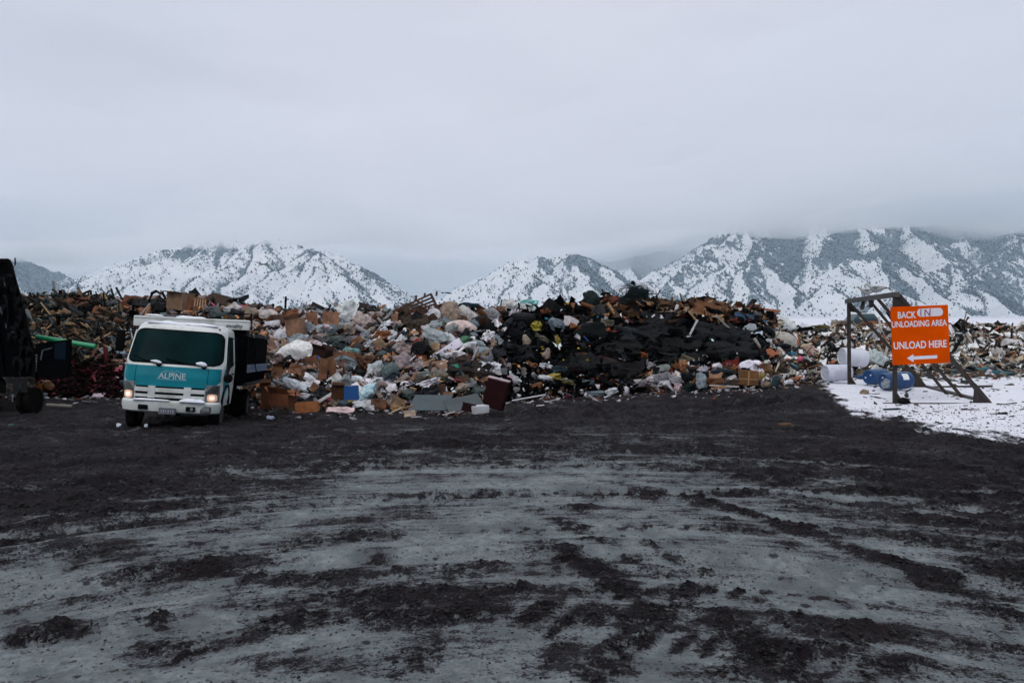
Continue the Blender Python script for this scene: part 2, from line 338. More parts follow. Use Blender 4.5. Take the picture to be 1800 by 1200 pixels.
mudc = mixc(t, mth(t, 'MULTIPLY', mrange(t, noise(t, pos, 0.55, 4), 0.46, 0.62), 0.5), mudc, (0.027, 0.020, 0.023))
c1 = mixc(t, mth(t, 'MAXIMUM', mfac, spk), mixc(t, mth(t, 'MULTIPLY', film, 0.72), slushc, (0.042, 0.033, 0.041)), mudc)
cl = mth(t, 'ADD', attr(t, 'clean'), mth(t, 'MULTIPLY', mth(t, 'SUBTRACT', noise(t, pos, 4, 8, 0.8, (1, .6, 1)), 0.5), 2.4))
cfac = mrange(t, cl, -0.08, 0.28)
dirt_ = mrange(t, mth(t, 'ADD', mth(t, 'MULTIPLY', noise(t, pos, 3.1, 8, 0.75), 1.0), mth(t, 'MULTIPLY', g1, 0.6)), 0.86, 1.12)
snc = mixc(t, mrange(t, noise(t, pos, 0.02, 4), 0.4, 0.65), (0.72, 0.72, 0.785), (0.63, 0.64, 0.70))
snc = mixc(t, mth(t, 'MULTIPLY', dirt_, 0.5), snc, (0.22, 0.21, 0.21))
c2 = mixc(t, cfac, c1, snc); L(c2, b.inputs['Base Color'])
rgh = mixc(t, mfac, (0.62,)*3, (0.55,)*3); rg = mth(t, 'ADD', mth(t, 'MULTIPLY', f2, 0.35), mrange(t, attr(t, 'wet'), -0.4, 0.4, 0.48, 0.72)); L(mth(t, 'MAXIMUM', rg, mth(t, 'MULTIPLY', cfac, 0.8)), b.inputs['Roughness'])
b.inputs['Specular IOR Level'].default_value = 0.10
bu = nd(t, 'ShaderNodeBump'); bu.inputs['Strength'].default_value = 0.9; bu.inputs['Distance'].default_value = 0.05
hgt = mth(t, 'ADD', mth(t, 'MULTIPLY', f1, mth(t, 'ADD', mth(t, 'MULTIPLY', mfac, 1.2), 0.35)), mth(t, 'MULTIPLY', f2, 0.35))
hgt = mth(t, 'ADD', hgt, mth(t, 'ADD', mth(t, 'MULTIPLY', spk, 0.25), mth(t, 'MULTIPLY', g1, 0.8))); L(mth(t, 'MULTIPLY', hgt, mth(t, 'SUBTRACT', 1.0, mth(t, 'MULTIPLY', cfac, 0.8))), bu.inputs['Height']); L(bu.outputs[0], b.inputs['Normal'])
gnd.data.materials.append(m)

# ------------------------------------------------------------------ mountains
RID = []   # polylines of (px, py, km)
def ridge(*pts, s=0.6): RID.append(([(((p[0]-900)/F*p[2]*1000), p[2]*1000, H-(p[1]-HY)/F*p[2]*1000) for p in pts], s))
# left mountain
ridge((60, 530, 3.3), (90, 515, 3.4), (130, 498, 3.5), (170, 480, 3.6), (200, 467, 3.6), (250, 449, 3.6), (300, 440, 3.7), (340, 436, 3.7), (400, 430, 3.7), (450, 427, 3.7), (490, 428, 3.7), (530, 436, 3.6), (570, 445, 3.6), (600, 455, 3.5), (630, 471, 3.4), (660, 495, 3.2), (690, 526, 3.0), (715, 556, 2.9), s=.55)
ridge((340, 436, 3.7), (270, 462, 3.4), (200, 488, 3.15), (140, 512, 2.95), (90, 535, 2.8)); ridge((400, 430, 3.7), (330, 462, 3.35), (270, 488, 3.1), (200, 520, 2.8), (150, 548, 2.6))
ridge((470, 428, 3.7), (400, 468, 3.3), (350, 492, 3.05), (290, 528, 2.75), (260, 556, 2.6)); ridge((470, 428, 3.7), (455, 470, 3.2), (420, 502, 2.95), (370, 545, 2.6))
ridge((545, 440, 3.6), (490, 478, 3.2), (455, 505, 2.9), (430, 548, 2.5)); ridge((560, 443, 3.6), (556, 470, 3.2), (520, 505, 2.85), (505, 548, 2.5))
ridge((560, 443, 3.6), (590, 480, 3.15), (620, 508, 2.85), (650, 535, 2.65), (670, 556, 2.5)); ridge((556, 470, 3.2), (570, 510, 2.8), (580, 548, 2.5))
ridge((-900, 400, 5.0), (-300, 425, 4.8), (-100, 440, 4.7), (0, 452, 4.6), (50, 462, 4.6), (90, 477, 4.5), (140, 500, 4.3), (190, 530, 4.0)); ridge((0, 452, 4.6), (30, 480, 4.1), (40, 510, 3.7), (90, 545, 3.3))
ridge((-900, 470, 3.2), (-400, 470, 3.2), (-200, 480, 3.2), (-50, 520, 3.0), s=.5)
ridge((60, 500, 7.0), (120, 478, 7.0), (200, 462, 7.2), (300, 440, 7.2), (420, 420, 7.2), (600, 430, 7.4), (660, 480, 7.2), (700, 505, 7.2), (760, 482, 7.2), (800, 490, 7.2), (860, 462, 7.4), (960, 430, 7.4))
# middle hill
ridge((760, 540, 3.2), (790, 527, 3.3), (830, 506, 3.4), (870, 485, 3.4), (905, 466, 3.45), (945, 457, 3.5), (962, 449, 3.5), (990, 452, 3.5), (1020, 452, 3.5), (1060, 470, 3.4), (1100, 500, 3.2), (1150, 535, 3.0))
ridge((905, 466, 3.45), (880, 495, 3.1), (850, 522, 2.85), (800, 550, 2.6)); ridge((962, 449, 3.5), (935, 490, 3.05), (905, 520, 2.8), (890, 550, 2.55))
ridge((1008, 460, 3.4), (975, 482, 3.1), (955, 498, 2.95), (960, 535, 2.6), (965, 556, 2.5)); ridge((1008, 460, 3.4), (1030, 492, 3.0), (1040, 520, 2.75), (1050, 552, 2.5)); ridge((1020, 452, 3.5), (1008, 460, 3.4))
ridge((870, 500, 5.6), (930, 446, 5.6), (1000, 438, 5.6), (1060, 434, 5.6), (1130, 433, 5.7), (1180, 436, 5.6), (1240, 438, 5.6), (1330, 420, 5.6)); ridge((1130, 433, 5.7), (1110, 470, 5.0), (1120, 505, 4.4)); ridge((1240, 438, 5.6), (1180, 480, 4.8), (1130, 520, 4.1))
# right range
ridge((1130, 520, 3.6), (1160, 490, 3.8), (1190, 468, 3.9), (1230, 440, 4.1), (1270, 416, 4.3), (1310, 400, 4.4), (1400, 386, 4.6), (1500, 378, 4.7), (1600, 372, 4.8), (1700, 366, 4.8), (1900, 360, 4.8), (2300, 350, 4.8), (3200, 380, 4.8))
ridge((1310, 400, 4.4), (1270, 432, 3.95), (1200, 476, 3.45), (1160, 512, 3.1), (1130, 548, 2.8)); ridge((1310, 400, 4.4), (1325, 428, 4.0), (1325, 445, 3.7))
ridge((1325, 445, 3.7), (1290, 470, 3.35), (1245, 506, 3.0), (1200, 545, 2.7), (1190, 556, 2.6)); ridge((1325, 445, 3.7), (1368, 482, 3.3), (1398, 508, 3.05), (1405, 553, 2.6)); ridge((1325, 470, 3.4), (1310, 510, 2.95), (1300, 550, 2.6))
ridge((1440, 385, 4.6), (1440, 412, 4.3), (1440, 450, 3.8), (1410, 490, 3.4)); ridge((1503, 390, 4.7), (1530, 420, 4.2), (1540, 445, 3.75), (1480, 464, 3.45), (1430, 502, 3.1), (1404, 530, 2.85), (1400, 556, 2.6))
ridge((1540, 445, 3.75), (1580, 468, 3.45), (1620, 494, 3.15), (1660, 524, 2.9), (1705, 553, 2.65)); ridge((1545, 460, 3.5), (1555, 500, 3.0), (1545, 550, 2.6))
ridge((1480, 464, 3.45), (1468, 490, 3.1), (1455, 507, 2.9), (1420, 538, 2.65), (1404, 556, 2.5)); ridge((1455, 507, 2.9), (1490, 535, 2.7), (1520, 555, 2.55))
ridge((1592, 382, 4.8), (1600, 405, 4.4), (1640, 440, 4.0), (1665, 465, 3.65), (1700, 492, 3.35), (1740, 522, 3.0), (1795, 553, 2.7)); ridge((1665, 465, 3.65), (1632, 488, 3.35), (1600, 512, 3.1), (1590, 540, 2.85))
ridge((1700, 492, 3.35), (1688, 515, 3.0), (1650, 553, 2.7)); ridge((1690, 372, 4.8), (1700, 420, 4.3), (1740, 455, 3.95)); ridge((1785, 380, 4.7), (1790, 425, 4.1), (1745, 465, 3.7), (1715, 500, 3.4)); ridge((1790, 425, 4.1), (1850, 470, 3.6), (1900, 530, 3.0))
ridge((2000, 380, 4.5), (2000, 440, 3.9), (1940, 500, 3.3)); ridge((2300, 380, 4.5), (2250, 470, 3.6), (2200, 540, 3.0)); ridge((2000, 440, 3.9), (2080, 500, 3.3), (2100, 550, 2.9))
th = np.concatenate([np.linspace(-1.25, -0.66, 60, endpoint=False), np.linspace(-0.66, 0.66, 1250), np.linspace(0.66, 1.25, 60)[1:]])
dep = np.concatenate([np.linspace(2300, 4700, 300, endpoint=False), np.linspace(4700, 9000, 90)])
U, D = np.meshgrid(th, dep); mxx = (U*D); myy = D.copy(); nr, nc = U.shape
wx = fbm2(mxx/420, myy/420, 4, 71); wy = fbm2(mxx/420+50, myy/420, 4, 81)
X = mxx + 60*wx; Y = myy + 60*wy
hgt_ = np.full(X.shape, -400.0); sec = np.full(X.shape, -400.0)
for pts, s in RID:
    best = np.full(X.shape, -400.0)
    for a, b_ in zip(pts[:-1], pts[1:]):
        ax, ay, az = a; bx_, by_, bz = b_; L2 = (bx_-ax)**2+(by_-ay)**2
        tt = np.clip(((X-ax)*(bx_-ax)+(Y-ay)*(by_-ay))/L2, 0, 1)
        dd = np.hypot(X-ax-tt*(bx_-ax), Y-ay-tt*(by_-ay))
        best = np.maximum(best, az+tt*(bz-az) - s*dd*(1-0.10*np.tanh(dd/500)) )
    sec = np.maximum(sec, np.minimum(hgt_, best)); hgt_ = np.maximum(hgt_, best)
ridged = fbm3(np.stack([mxx/170, myy/170, hgt_*0+0.3], -1), 4, 91, 0.5, True); fine_ = fbm2(mxx/60, myy/60, 4, 95)
hz = hgt_ + np.clip(hgt_, 0, 160)/160*(44*(ridged-0.25) + 15*fine_ + 16*wx)
vall = sstep(14, 0, (hgt_-sec))            # gullies between two ridges
hz = np.maximum(hz, -6 - 0.0*X)
gyx, gxx = np.gradient(hz); dxm = np.gradient(mxx, axis=1); dym = np.gradient(myy, axis=0)
aspx = -gxx/np.maximum(dxm, 1)             # >0 : slope faces right
MPX = 900 + F*mxx/myy; MPY = HY - F*(hz-H)/myy
dens = 0.02 + 0.12*sstep(300, 1100, mxx) + 0.30*fbm2(mxx/240, myy/240, 4, 101) + np.where(mxx > 0, .75, .42)*np.clip(aspx, -0.3, 0.55) + 0.42*vall + 0.10*sstep(120, 420, hz) + 0.14*fbm2(mxx/70, myy/70, 3, 105)
for (cx, cy, a, b_, st) in [(1392, 430, 36, 48, .7), (1478, 425, 42, 32, .7), (1500, 450, 30, 14, .4), (1568, 440, 28, 40, .65), (1740, 430, 60, 60, .6), (1400, 470, 18, 30, .5), (1650, 405, 60, 30, .5), (645, 480, 46, 26, .45), (1100, 450, 120, 32, .85), (60, 490, 90, 40, .75), (1230, 425, 30, 10, .5), (1270, 425, 30, 8, .5), (1760, 500, 60, 26, .3), (1060, 500, 30, 24, .25), (1345, 470, 14, 10, .3), (1560, 470, 30, 16, .25), (400, 505, 60, 16, .15), (350, 445, 110, 10, .35),
                        (1440, 418, 20, 13, -.6), (1480, 500, 60, 26, -.35), (1455, 535, 40, 20, -.5), (1665, 540, 40, 16, -.5), (900, 480, 40, 18, -.45), (540, 505, 50, 30, -.35), (1275, 446, 22, 18, -.4), (1510, 465, 30, 10, -.4), (880, 525, 60, 10, -.1), (1700, 470, 30, 10, -.1), (480, 450, 60, 14, -.15), (1230, 510, 34, 22, -.2), (1590, 535, 90, 22, -.2), (1340, 540, 50, 12, -.3)]:
    dens = dens + (st*.72 if st > 0 else st)*np.exp(-(((MPX-cx)/a)**2 + ((MPY-cy)/b_)**2)**1.5)
dens = np.clip((dens-.10)*1.45, 0.0, 1)*sstep(-4, 12, hz)
idx = np.arange(nr*nc).reshape(nr, nc)
mF = np.stack([idx[:-1, :-1], idx[:-1, 1:], idx[1:, 1:], idx[1:, :-1]], -1).reshape(-1, 4)
mtn = mesh_np('mountains', np.stack([mxx, myy, hz], -1).reshape(-1, 3), mF, smooth=True); tag(mtn, kind='structure')
vattr(mtn, 'dens', dens.ravel())
m = bpy.data.materials.new('snowy_slope'); m.use_nodes = True; t = m.node_tree; b = t.nodes['Principled BSDF']; L = t.links.new
geo = nd(t, 'ShaderNodeNewGeometry'); pos = geo.outputs['Position']; dn = attr(t, 'dens')
q1 = noise(t, pos, 0.05, 5, 0.7); q2 = noise(t, pos, 0.16, 3, 0.7); q3 = noise(t, pos, 0.008, 5, 0.6)
tot = mth(t, 'ADD', mth(t, 'MULTIPLY', mth(t, 'SUBTRACT', q1, 0.5), 1.3), mth(t, 'MULTIPLY', mth(t, 'SUBTRACT', q2, 0.5), 1.5))
tot = mth(t, 'ADD', tot, mth(t, 'ADD', dn, mth(t, 'MULTIPLY', mth(t, 'SUBTRACT', q3, 0.5), 0.5)))
cf = mrange(t, tot, 0.27, 0.44)
snow = mixc(t, mrange(t, q3, 0.4, 0.65), (0.86, 0.87, 0.89), (0.78, 0.80, 0.84))
L(mixc(t, mth(t, 'MULTIPLY', cf, 0.9), snow, mixc(t, mrange(t, q2, 0.4, 0.7), (0.035, 0.075, 0.105), (0.12, 0.19, 0.23))), b.inputs['Base Color']); b.inputs['Roughness'].default_value = 0.9; b.inputs['Specular IOR Level'].default_value = 0.1
bu = nd(t, 'ShaderNodeBump'); bu.inputs['Strength'].default_value = 0.8; bu.inputs['Distance'].default_value = 11.0
L(mth(t, 'ADD', q1, mth(t, 'MULTIPLY', q3, 2.5)), bu.inputs['Height']); L(bu.outputs[0], b.inputs['Normal'])
mtn.data.materials.append(m)

# junipers on the slopes: real cones, far too many to count
r_ = np.random.RandomState(5); NT = 420000
ii = r_.randint(0, nr-1, NT*6); jj = r_.randint(0, nc-1, NT*6)
area = (dxm[ii, jj]*dym[ii, jj]); dn_ = dens[ii, jj]
keep = (r_.rand(NT*6) < np.clip((dn_+0.085)*1.8, 0, 1)*np.clip(area/area.max()*6, 0, 1)) & (hz[ii, jj] > 2) & (myy[ii, jj] < 5800)
ii, jj = ii[keep][:NT], jj[keep][:NT]; n = len(ii)
fi, fj = r_.rand(n), r_.rand(n)
def bil(A): return (A[ii, jj]*(1-fi)*(1-fj)+A[ii+1, jj]*fi*(1-fj)+A[ii, jj+1]*(1-fi)*fj+A[ii+1, jj+1]*fi*fj)
tx, ty, tz = bil(mxx), bil(myy), bil(hz); hh = r_.uniform(2.6, 8.5, n)*(0.8+0.5*r_.rand(n)); rw = hh*r_.uniform(0.36, 0.6, n)
V = np.zeros((n, 6, 3)); ph = r_.rand(n)*6.28
for k in range(4):
    rk = rw*r_.uniform(0.75, 1.2, n); V[:, k, 0] = tx+rk*np.cos(ph+k*1.571); V[:, k, 1] = ty+rk*np.sin(ph+k*1.571); V[:, k, 2] = tz+hh*r_.uniform(0.2, 0.45, n)
V[:, 4] = np.stack([tx, ty, tz+hh], -1); V[:, 5] = np.stack([tx, ty, tz-0.6], -1)
base = (np.arange(n)*6)[:, None, None]
tri = np.array([[0, 1, 4], [1, 2, 4], [2, 3, 4], [3, 0, 4], [1, 0, 5], [2, 1, 5], [3, 2, 5], [0, 3, 5]])[None]
tcol = np.repeat(np.stack([r_.uniform(.015, .05, n), r_.uniform(.035, .075, n), r_.uniform(.045, .09, n)], -1), 8, 0)
tm = mat('juniper_foliage', rough=0.95, var=0.1, vscale=0.1, tint=True, spec=0.1)
jt = mesh_np('juniper_scrub', V.reshape(-1, 3), (base+tri).reshape(-1, 3), tm, col=tcol); tag(jt, 'scattered dark junipers dotting the snowy mountain slopes', 'trees', kind='stuff')

# ------------------------------------------------------------------ air and cloud
def volbox(name, lo, hi, col, dens_, aniso=0.0):
    me = MB().box(((lo[0]+hi[0])/2, (lo[1]+hi[1])/2, (lo[2]+hi[2])/2), (hi[0]-lo[0], hi[1]-lo[1], hi[2]-lo[2]))
    mv = bpy.data.materials.new(name+'_air'); mv.use_nodes = True; tt_ = mv.node_tree; tt_.nodes.clear()
    o_ = nd(tt_, 'ShaderNodeOutputMaterial'); pv = nd(tt_, 'ShaderNodeVolumePrincipled'); pv.inputs['Color'].default_value = (*col, 1); pv.inputs['Density'].default_value = dens_; pv.inputs['Anisotropy'].default_value = aniso
    tt_.links.new(pv.outputs[0], o_.inputs['Volume']); o = me.build(name, mv); tag(o, kind='stuff'); return o
HAZE = 8.0e-5; CLOUD = 0.0034
if HAZE: volbox('haze', (-16500, -16500, -8), (16500, 16500, 760), (0.62, 0.76, 0.86), HAZE)
def cloudmesh(name, zb, zt, dens_, col, seed):
    nx, ny = 160, 60; xs = np.linspace(-9000, 9000, nx); ys = np.linspace(650, 8600, ny); XX, YY = np.meshgrid(xs, ys)
    zb_ = zb + 112*sstep(-300, 1500, XX) + 110*fbm2(XX/700, YY/1100, 4, seed, 0.6); zt_ = zb_ + zt + 75*fbm2(XX/450, YY/450, 4, seed+5, .6)
    V = np.concatenate([np.stack([XX, YY, zb_], -1).reshape(-1, 3), np.stack([XX, YY, zt_], -1).reshape(-1, 3)]); id_ = np.arange(nx*ny).reshape(ny, nx); o2 = nx*ny
    Fb = np.stack([id_[:-1, :-1], id_[1:, :-1], id_[1:, 1:], id_[:-1, 1:]], -1).reshape(-1, 4); Ft = Fb[:, ::-1]+o2
    sides = []
    for line, fl in ((id_[0], 0), (id_[-1], 1), (id_[:, 0], 1), (id_[:, -1], 0)):
        q = np.stack([line[:-1], line[1:], line[1:]+o2, line[:-1]+o2], -1); sides.append(q[:, ::-1] if fl else q)
    mv = bpy.data.materials.new(name+'_vapour'); mv.use_nodes = True; tt_ = mv.node_tree; tt_.nodes.clear()
    o_ = nd(tt_, 'ShaderNodeOutputMaterial'); pv = nd(tt_, 'ShaderNodeVolumePrincipled'); pv.inputs['Color'].default_value = (*col, 1); pv.inputs['Density'].default_value = dens_
    tt_.links.new(pv.outputs[0], o_.inputs['Volume']); o = mesh_np(name, V, np.concatenate([Fb, Ft]+sides), mv); tag(o, 'low grey cloud hiding the mountain tops', 'cloud', kind='stuff')
cloudmesh('cloud_bank', 330, 130, CLOUD, (0.945, 0.955, 0.97), 111)
def mist(name, c, r, dens_, seed, col=(.93, .95, .975), lab='mist lying between the mountains'):
    b3 = bmesh.new(); bmesh.ops.create_icosphere(b3, subdivisions=5, radius=1); P = np.array([v.co[:] for v in b3.verts]); f3_ = np.array([[v.index for v in f.verts] for f in b3.faces]); b3.free()
    P = P*(1+.35*fbm3(P*1.6, 3, seed))[:, None]*r + c
    if True:
        mv = bpy.data.materials.new('mist_air'); mv.use_nodes = True; t3 = mv.node_tree; t3.nodes.clear(); o3 = nd(t3, 'ShaderNodeOutputMaterial'); pv = nd(t3, 'ShaderNodeVolumePrincipled')
        pv.inputs['Color'].default_value = (*col, 1); pv.inputs['Density'].default_value = dens_; t3.links.new(pv.outputs[0], o3.inputs['Volume'])
    o = mesh_np(name, P, f3_, mv); tag(o, lab, 'mist', kind='stuff')
mist('scud_cloud', (-2250, 2600, 318), (1150, 600, 62), .0015, 321, (.80, .85, .89), 'darker scud cloud drifting at the left'); mist('scud_cloud', (2300, 2900, 398), (1100, 500, 48), .0022, 327, (.80, .86, .90), 'darker scud cloud drifting at the right')
mist('valley_mist', (PT(745, 500, 5600).x, 5600, 150), (1100, 900, 360), .0014, 301, (.84, .89, .93)); mist('valley_mist', (PT(170, 470, 6000).x, 6000, 260), (1100, 700, 260), .0011, 305); mist('valley_mist', (PT(1180, 430, 5000).x, 5100, 330), (800, 500, 200), .0014, 309, (.88, .92, .95))
scene.cycles.use_denoising = True
scene.cycles.volume_bounces = 4
scene.cycles.max_bounces = 6
# ------------------------------------------------------------------ the tip: shape of the heap
_px = [-900, -200, 0, 60, 130, 170, 200, 240, 270, 300, 340, 400, 440, 480, 520, 560, 600, 650, 690, 730, 770, 800, 850, 900, 940, 980, 1010, 1040, 1080, 1120, 1150, 1180, 1210, 1250, 1290, 1330, 1355, 1375, 1400, 1430, 1480, 1560, 1700, 1800, 2000, 2700]
_yt = [530, 530, 530, 531, 527, 531, 536, 531, 533, 530, 533, 536, 542, 548, 550, 551, 553, 549, 550, 550, 548, 546, 551, 547, 545, 544, 545, 540, 535, 534, 538, 540, 536, 540, 548, 553, 562, 572, 580, 580, 576, 573, 574, 577, 578, 578]
_bx = [-900, 0, 60, 200, 400, 470, 560, 640, 700, 760, 860, 900, 1000, 1100, 1180, 1250, 1340, 1400, 1440, 1520, 1650, 1800, 2700]
_by = [700, 697, 697, 700, 716, 719, 722, 720, 722, 726, 722, 704, 699, 694, 687, 687, 682, 674, 662, 654, 656, 654, 650]
_gp = np.arange(-900, 2701, 2.0); _gyt = np.interp(_gp, _px, _yt) + np.where(_gp < 1360, 5.0*noise2(_gp/26, _gp*0+.5, 8) + 3.0*noise2(_gp/9, _gp*0+.5, 9), 2.0*noise2(_gp/14, _gp*0+.5, 8))
def yt(p): return np.interp(p, _gp, _gyt)
def yb(p): return np.interp(p, _bx, _by)
def depth0(p):
    Y = H*F/(yb(p)-HY)
    for _ in range(12): Y = (H-ground_z((p-900)/F*Y, Y))*F/(yb(p)-HY)*0.5 + Y*0.5
    return Y
def span(p): return np.interp(p, [-900, 0, 300, 900, 1150, 1340, 1420, 1800], [9, 9, 8, 8, 7, 8, 13, 15])
def surf(p, q):
    """heap surface point seen at photograph column p, row q"""
    p = np.asarray(p, float); q = np.asarray(q, float); b_ = yb(p); t_ = np.clip((b_-q)/(b_-yt(p)), -0.3, 1.0)
    Y = depth0(p) + span(p)*np.sign(t_)*np.abs(t_)**1.25
    qq = b_ - t_*(b_-yt(p)); Z = H-(qq-HY)/F*Y
    return np.stack([(p-900)/F*Y, Y, Z], -1)
def SP(p, q): return Vector([float(v) for v in surf(p, q)])

pc = np.arange(-900, 2701, 4.0); tv = np.concatenate([np.linspace(-0.04, 1, 70)])
PP, TT = np.meshgrid(pc, tv); b_ = yb(PP); S = surf(PP, b_-TT*(b_-yt(PP)))
back = []; tops = S[-1]
for k, (dy, dz) in enumerate([(1, .0), (2.5, -.15), (5, -.4), (9, -.8), (14, -1.6), (20, -4.2)]):
    q = tops.copy(); q[:, 0] *= (q[:, 1]+dy)/q[:, 1]; q[:, 1] += dy; q[:, 2] += dz; back.append(q)
S = np.concatenate([S, np.array(back)]); nr, nc = S.shape[:2]
amp = np.concatenate([np.clip((tv+0.04)*8, 0, 1), np.ones(6)])[:, None]
lmp = fbm3(S*[1.6, 1.0, 1.6], 4, 201, 0.6); S = S.copy(); S[..., 2] += amp*(0.30*lmp - 0.05); S[..., 1] += amp*0.30*fbm3(S*1.9+9, 3, 205)
idx = np.arange(nr*nc).reshape(nr, nc); hF = np.stack([idx[:-1, :-1], idx[:-1, 1:], idx[1:, 1:], idx[1:, :-1]], -1).reshape(-1, 4)
# zone colours of the packed rubbish between the pieces
PAL = dict(
 wood=['3b3029', '5a4a3c', '2a2826', '75604a', '1c2022', '39464a', '8d7458', '4a3c30', '2f3a3c', '171a1b', '8a765c', '5d6466', '6b5140', '23282a'],
 red=['2a0b0d', '3d1013', '1d0a0b', '5a1c22', '12090a', '7b3c45', '2b1a1a', '200c0d'],
 mix=['8f8a8c', '3b3430', '6e4b35', '9d6f50', '9c9698', '2a2a2c', '4b4644', '7d8a90', 'a08c84', '1d1d1f', '5c3e2c', 'b4b0b6', '59646a', '77605a', '302a28', '8a5a3a', '46332a', '7d6a66', '3d4a4c'],
 black=['0a0b0d', '101216', '07080a', '15181b', '1d2022', '0c0f12', '191a1c', '0a0a0c', '121212', '25282c', '0b0d0f', '1a1512', '0d0e12'],
 crest=['4a3525', '6b4a30', '2c211a', '8a5f3c', '1d1a18', '3a2e26', '7a6a5a', '523a2a', '9a7a5a', '23262a', '5a2f24'],
 strip=['6d6a6c', '8a8688', '3a3230', '7a5236', '23262a', 'a8a2a4', '5a4034', '1a1c1e', '4a5a62', '94705a', '30302f', 'b9b5bb', '6a2c28'],
 field=['4a4640', '6b665e', '25231f', '8b857c', '38332c', '5c4a38', '9c8d78', '1b1b1a', 'a6a19c', '4c5658', '7b6248', '2e2a26', 'c0bdc0', '3a4042', '6a5040', '2c3436', '8f5a42', '17181a'],
 edge=['1a1719', '231f22', '2d272a', '3a3436', '141214', '1f1c1f', '5a5054', '4a4044', '2a2224'])
def zone(p, q):
    r = random.random(); b_ = float(yb(p)); t_ = (b_-q)/(b_-float(yt(p)))
    if p < 222: return 'red' if (p > 78+random.gauss(0, 14) and q > 645 + 10*math.sin(p*.09) + random.gauss(0, 9)) else 'wood'
    if p < 470: return 'mix' if r < .8 else 'crest'
    if 1180+random.gauss(0, 12) < p < 1360 and q < 556 + random.gauss(0, 4): return 'crest'
    bl = 865 + 30*math.sin(q*.06) + random.gauss(0, 14); br = 1345 + random.gauss(0, 14) + (q-600)*0.2
    if bl < p < br and q < 648 + random.gauss(0, 8):
        return 'black' if (q > 556+random.gauss(0, 8) or p < 1000) and r < .965 else random.choice(['black', 'strip', 'mix', 'crest'])
    if bl < p < 1135: return 'black' if r < .82 else 'strip'
    if 1130 < p < 1400 and q >= 640: return 'strip'
    if p >= 1345: return 'field'
    if p < 900 and p > 700 and q > 668+random.gauss(0, 8): return 'black' if r < .6 else 'mix'
    return 'mix'
fcp = (PP[:-1, :-1]+2); cols = []
for i in range(nr-1):
    for j in range(nc-1):
        q = float(b_[0, j]-tv[min(i, len(tv)-1)]*(b_[0, j]-yt(pc[j]))); c_ = lin(random.choice(PAL[zone(pc[j], q)])); cols.append([v*0.4 for v in c_])  # palette darkened, painting the shade of the gaps into the heap colour
heap_m = mat('packed_rubbish', rough=0.85, var=0.45, vscale=9, bump=0.8, bscale=16, tint=True, spec=0.2)
heap = mesh_np('rubbish_heap', S.reshape(-1, 3), hF, heap_m, col=np.array(cols)); tag(heap, 'packed mass of rubbish forming the long tip face', 'rubbish', kind='stuff')

# ------------------------------------------------------------------ loose fragments, far too many to count
fr = np.random.RandomState(21)
def fragments(name, label, n, region, kinds, size, colors=None, lift=0.05, g=.85, m=None, back=False):
    """one mesh of n small shards: slivers, scraps and chips"""
    Vs, Fs, Cs = [], [], []; nv = 0
    for _ in range(n):
        p = fr.uniform(region[0], region[1]); lo, hi = float(yt(p)), float(yb(p))
        tq = fr.uniform(region[2], region[3]); q = hi-(hi-lo)*tq
        zn = zone(p, q); c_ = lin(colors[fr.randint(len(colors))] if colors else random.choice(PAL[zn]))
        P = surf(p, q); k = kinds[fr.randint(len(kinds))]; s = size*P[1]/24*np.exp(np.clip(fr.normal(-.1, .55), -1.2, 1.0))
        if k == 'stick': dims = (s*fr.uniform(1.6, 4.2), s*fr.uniform(.12, .3), s*fr.uniform(.05, .2)); nx = 1
        elif k == 'chip': dims = (s*fr.uniform(.6, 1.2), s*fr.uniform(.5, 1.0), s*fr.uniform(.2, .6)); nx = 1
        else: dims = (s*fr.uniform(.8, 1.7), s*fr.uniform(.6, 1.3), 0); nx = 3
        a, b2, c2 = fr.uniform(0, 6.28), fr.normal(0, .5), fr.normal(0.45, .5)
        Mx = np.array(Euler((c2, b2, a if k != 'stick' else fr.normal(0, .8))).to_matrix())
        if k == 'scrap':
            u = np.linspace(-.5, .5, nx+1); UU, VV = np.meshgrid(u, u); n_ = (nx+1)**2
            v = np.stack([UU.ravel()*dims[0], VV.ravel()*dims[1], fr.normal(0, .16*s, n_)], -1) + fr.normal(0, .07*s, (n_, 3))
            i0 = np.arange(n_).reshape(nx+1, nx+1); f = np.stack([i0[:-1, :-1], i0[:-1, 1:], i0[1:, 1:], i0[1:, :-1]], -1).reshape(-1, 4)
        else:
            v = np.array([[sx, sy, sz] for sz in (-.5, .5) for sy in (-.5, .5) for sx in (-.5, .5)])*dims + fr.normal(0, .05*s, (8, 3))
            f = np.array([[0, 2, 3, 1], [4, 5, 7, 6], [0, 1, 5, 4], [2, 6, 7, 3], [0, 4, 6, 2], [1, 3, 7, 5]])
        v = v @ Mx.T + P + [0, -fr.uniform(0, .18), fr.uniform(-.02, lift*2)]
        Vs.append(v); Fs.append(f+nv); nv += len(v); cc = np.array(c_)*g*fr.uniform(.75, 1.3); cc = np.clip(cc*(0.45+0.75*min(1, float(cc.mean())/.12)), 0, .8); Cs.append(np.repeat(cc[None], len(f), 0))
    o = mesh_np(name, np.concatenate(Vs), np.concatenate(Fs), m or frag_m, col=np.concatenate(Cs)); tag(o, label, 'rubbish', kind='stuff'); return o
frag_m = mat('loose_scraps', rough=0.75, var=0.3, vscale=14, tint=True, spec=0.08, dirt=0.2)
felt_m = mat('torn_roofing_felt', rough=0.8, var=0.35, vscale=8, tint=True, spec=0.03, bump=0.6, bscale=30)
fragments('wood_scraps', 'splintered timber and laths covering the left heap', 7500, (-60, 225, .3, 1.03), ['stick', 'stick', 'stick', 'stick', 'scrap'], .125, lift=.12)
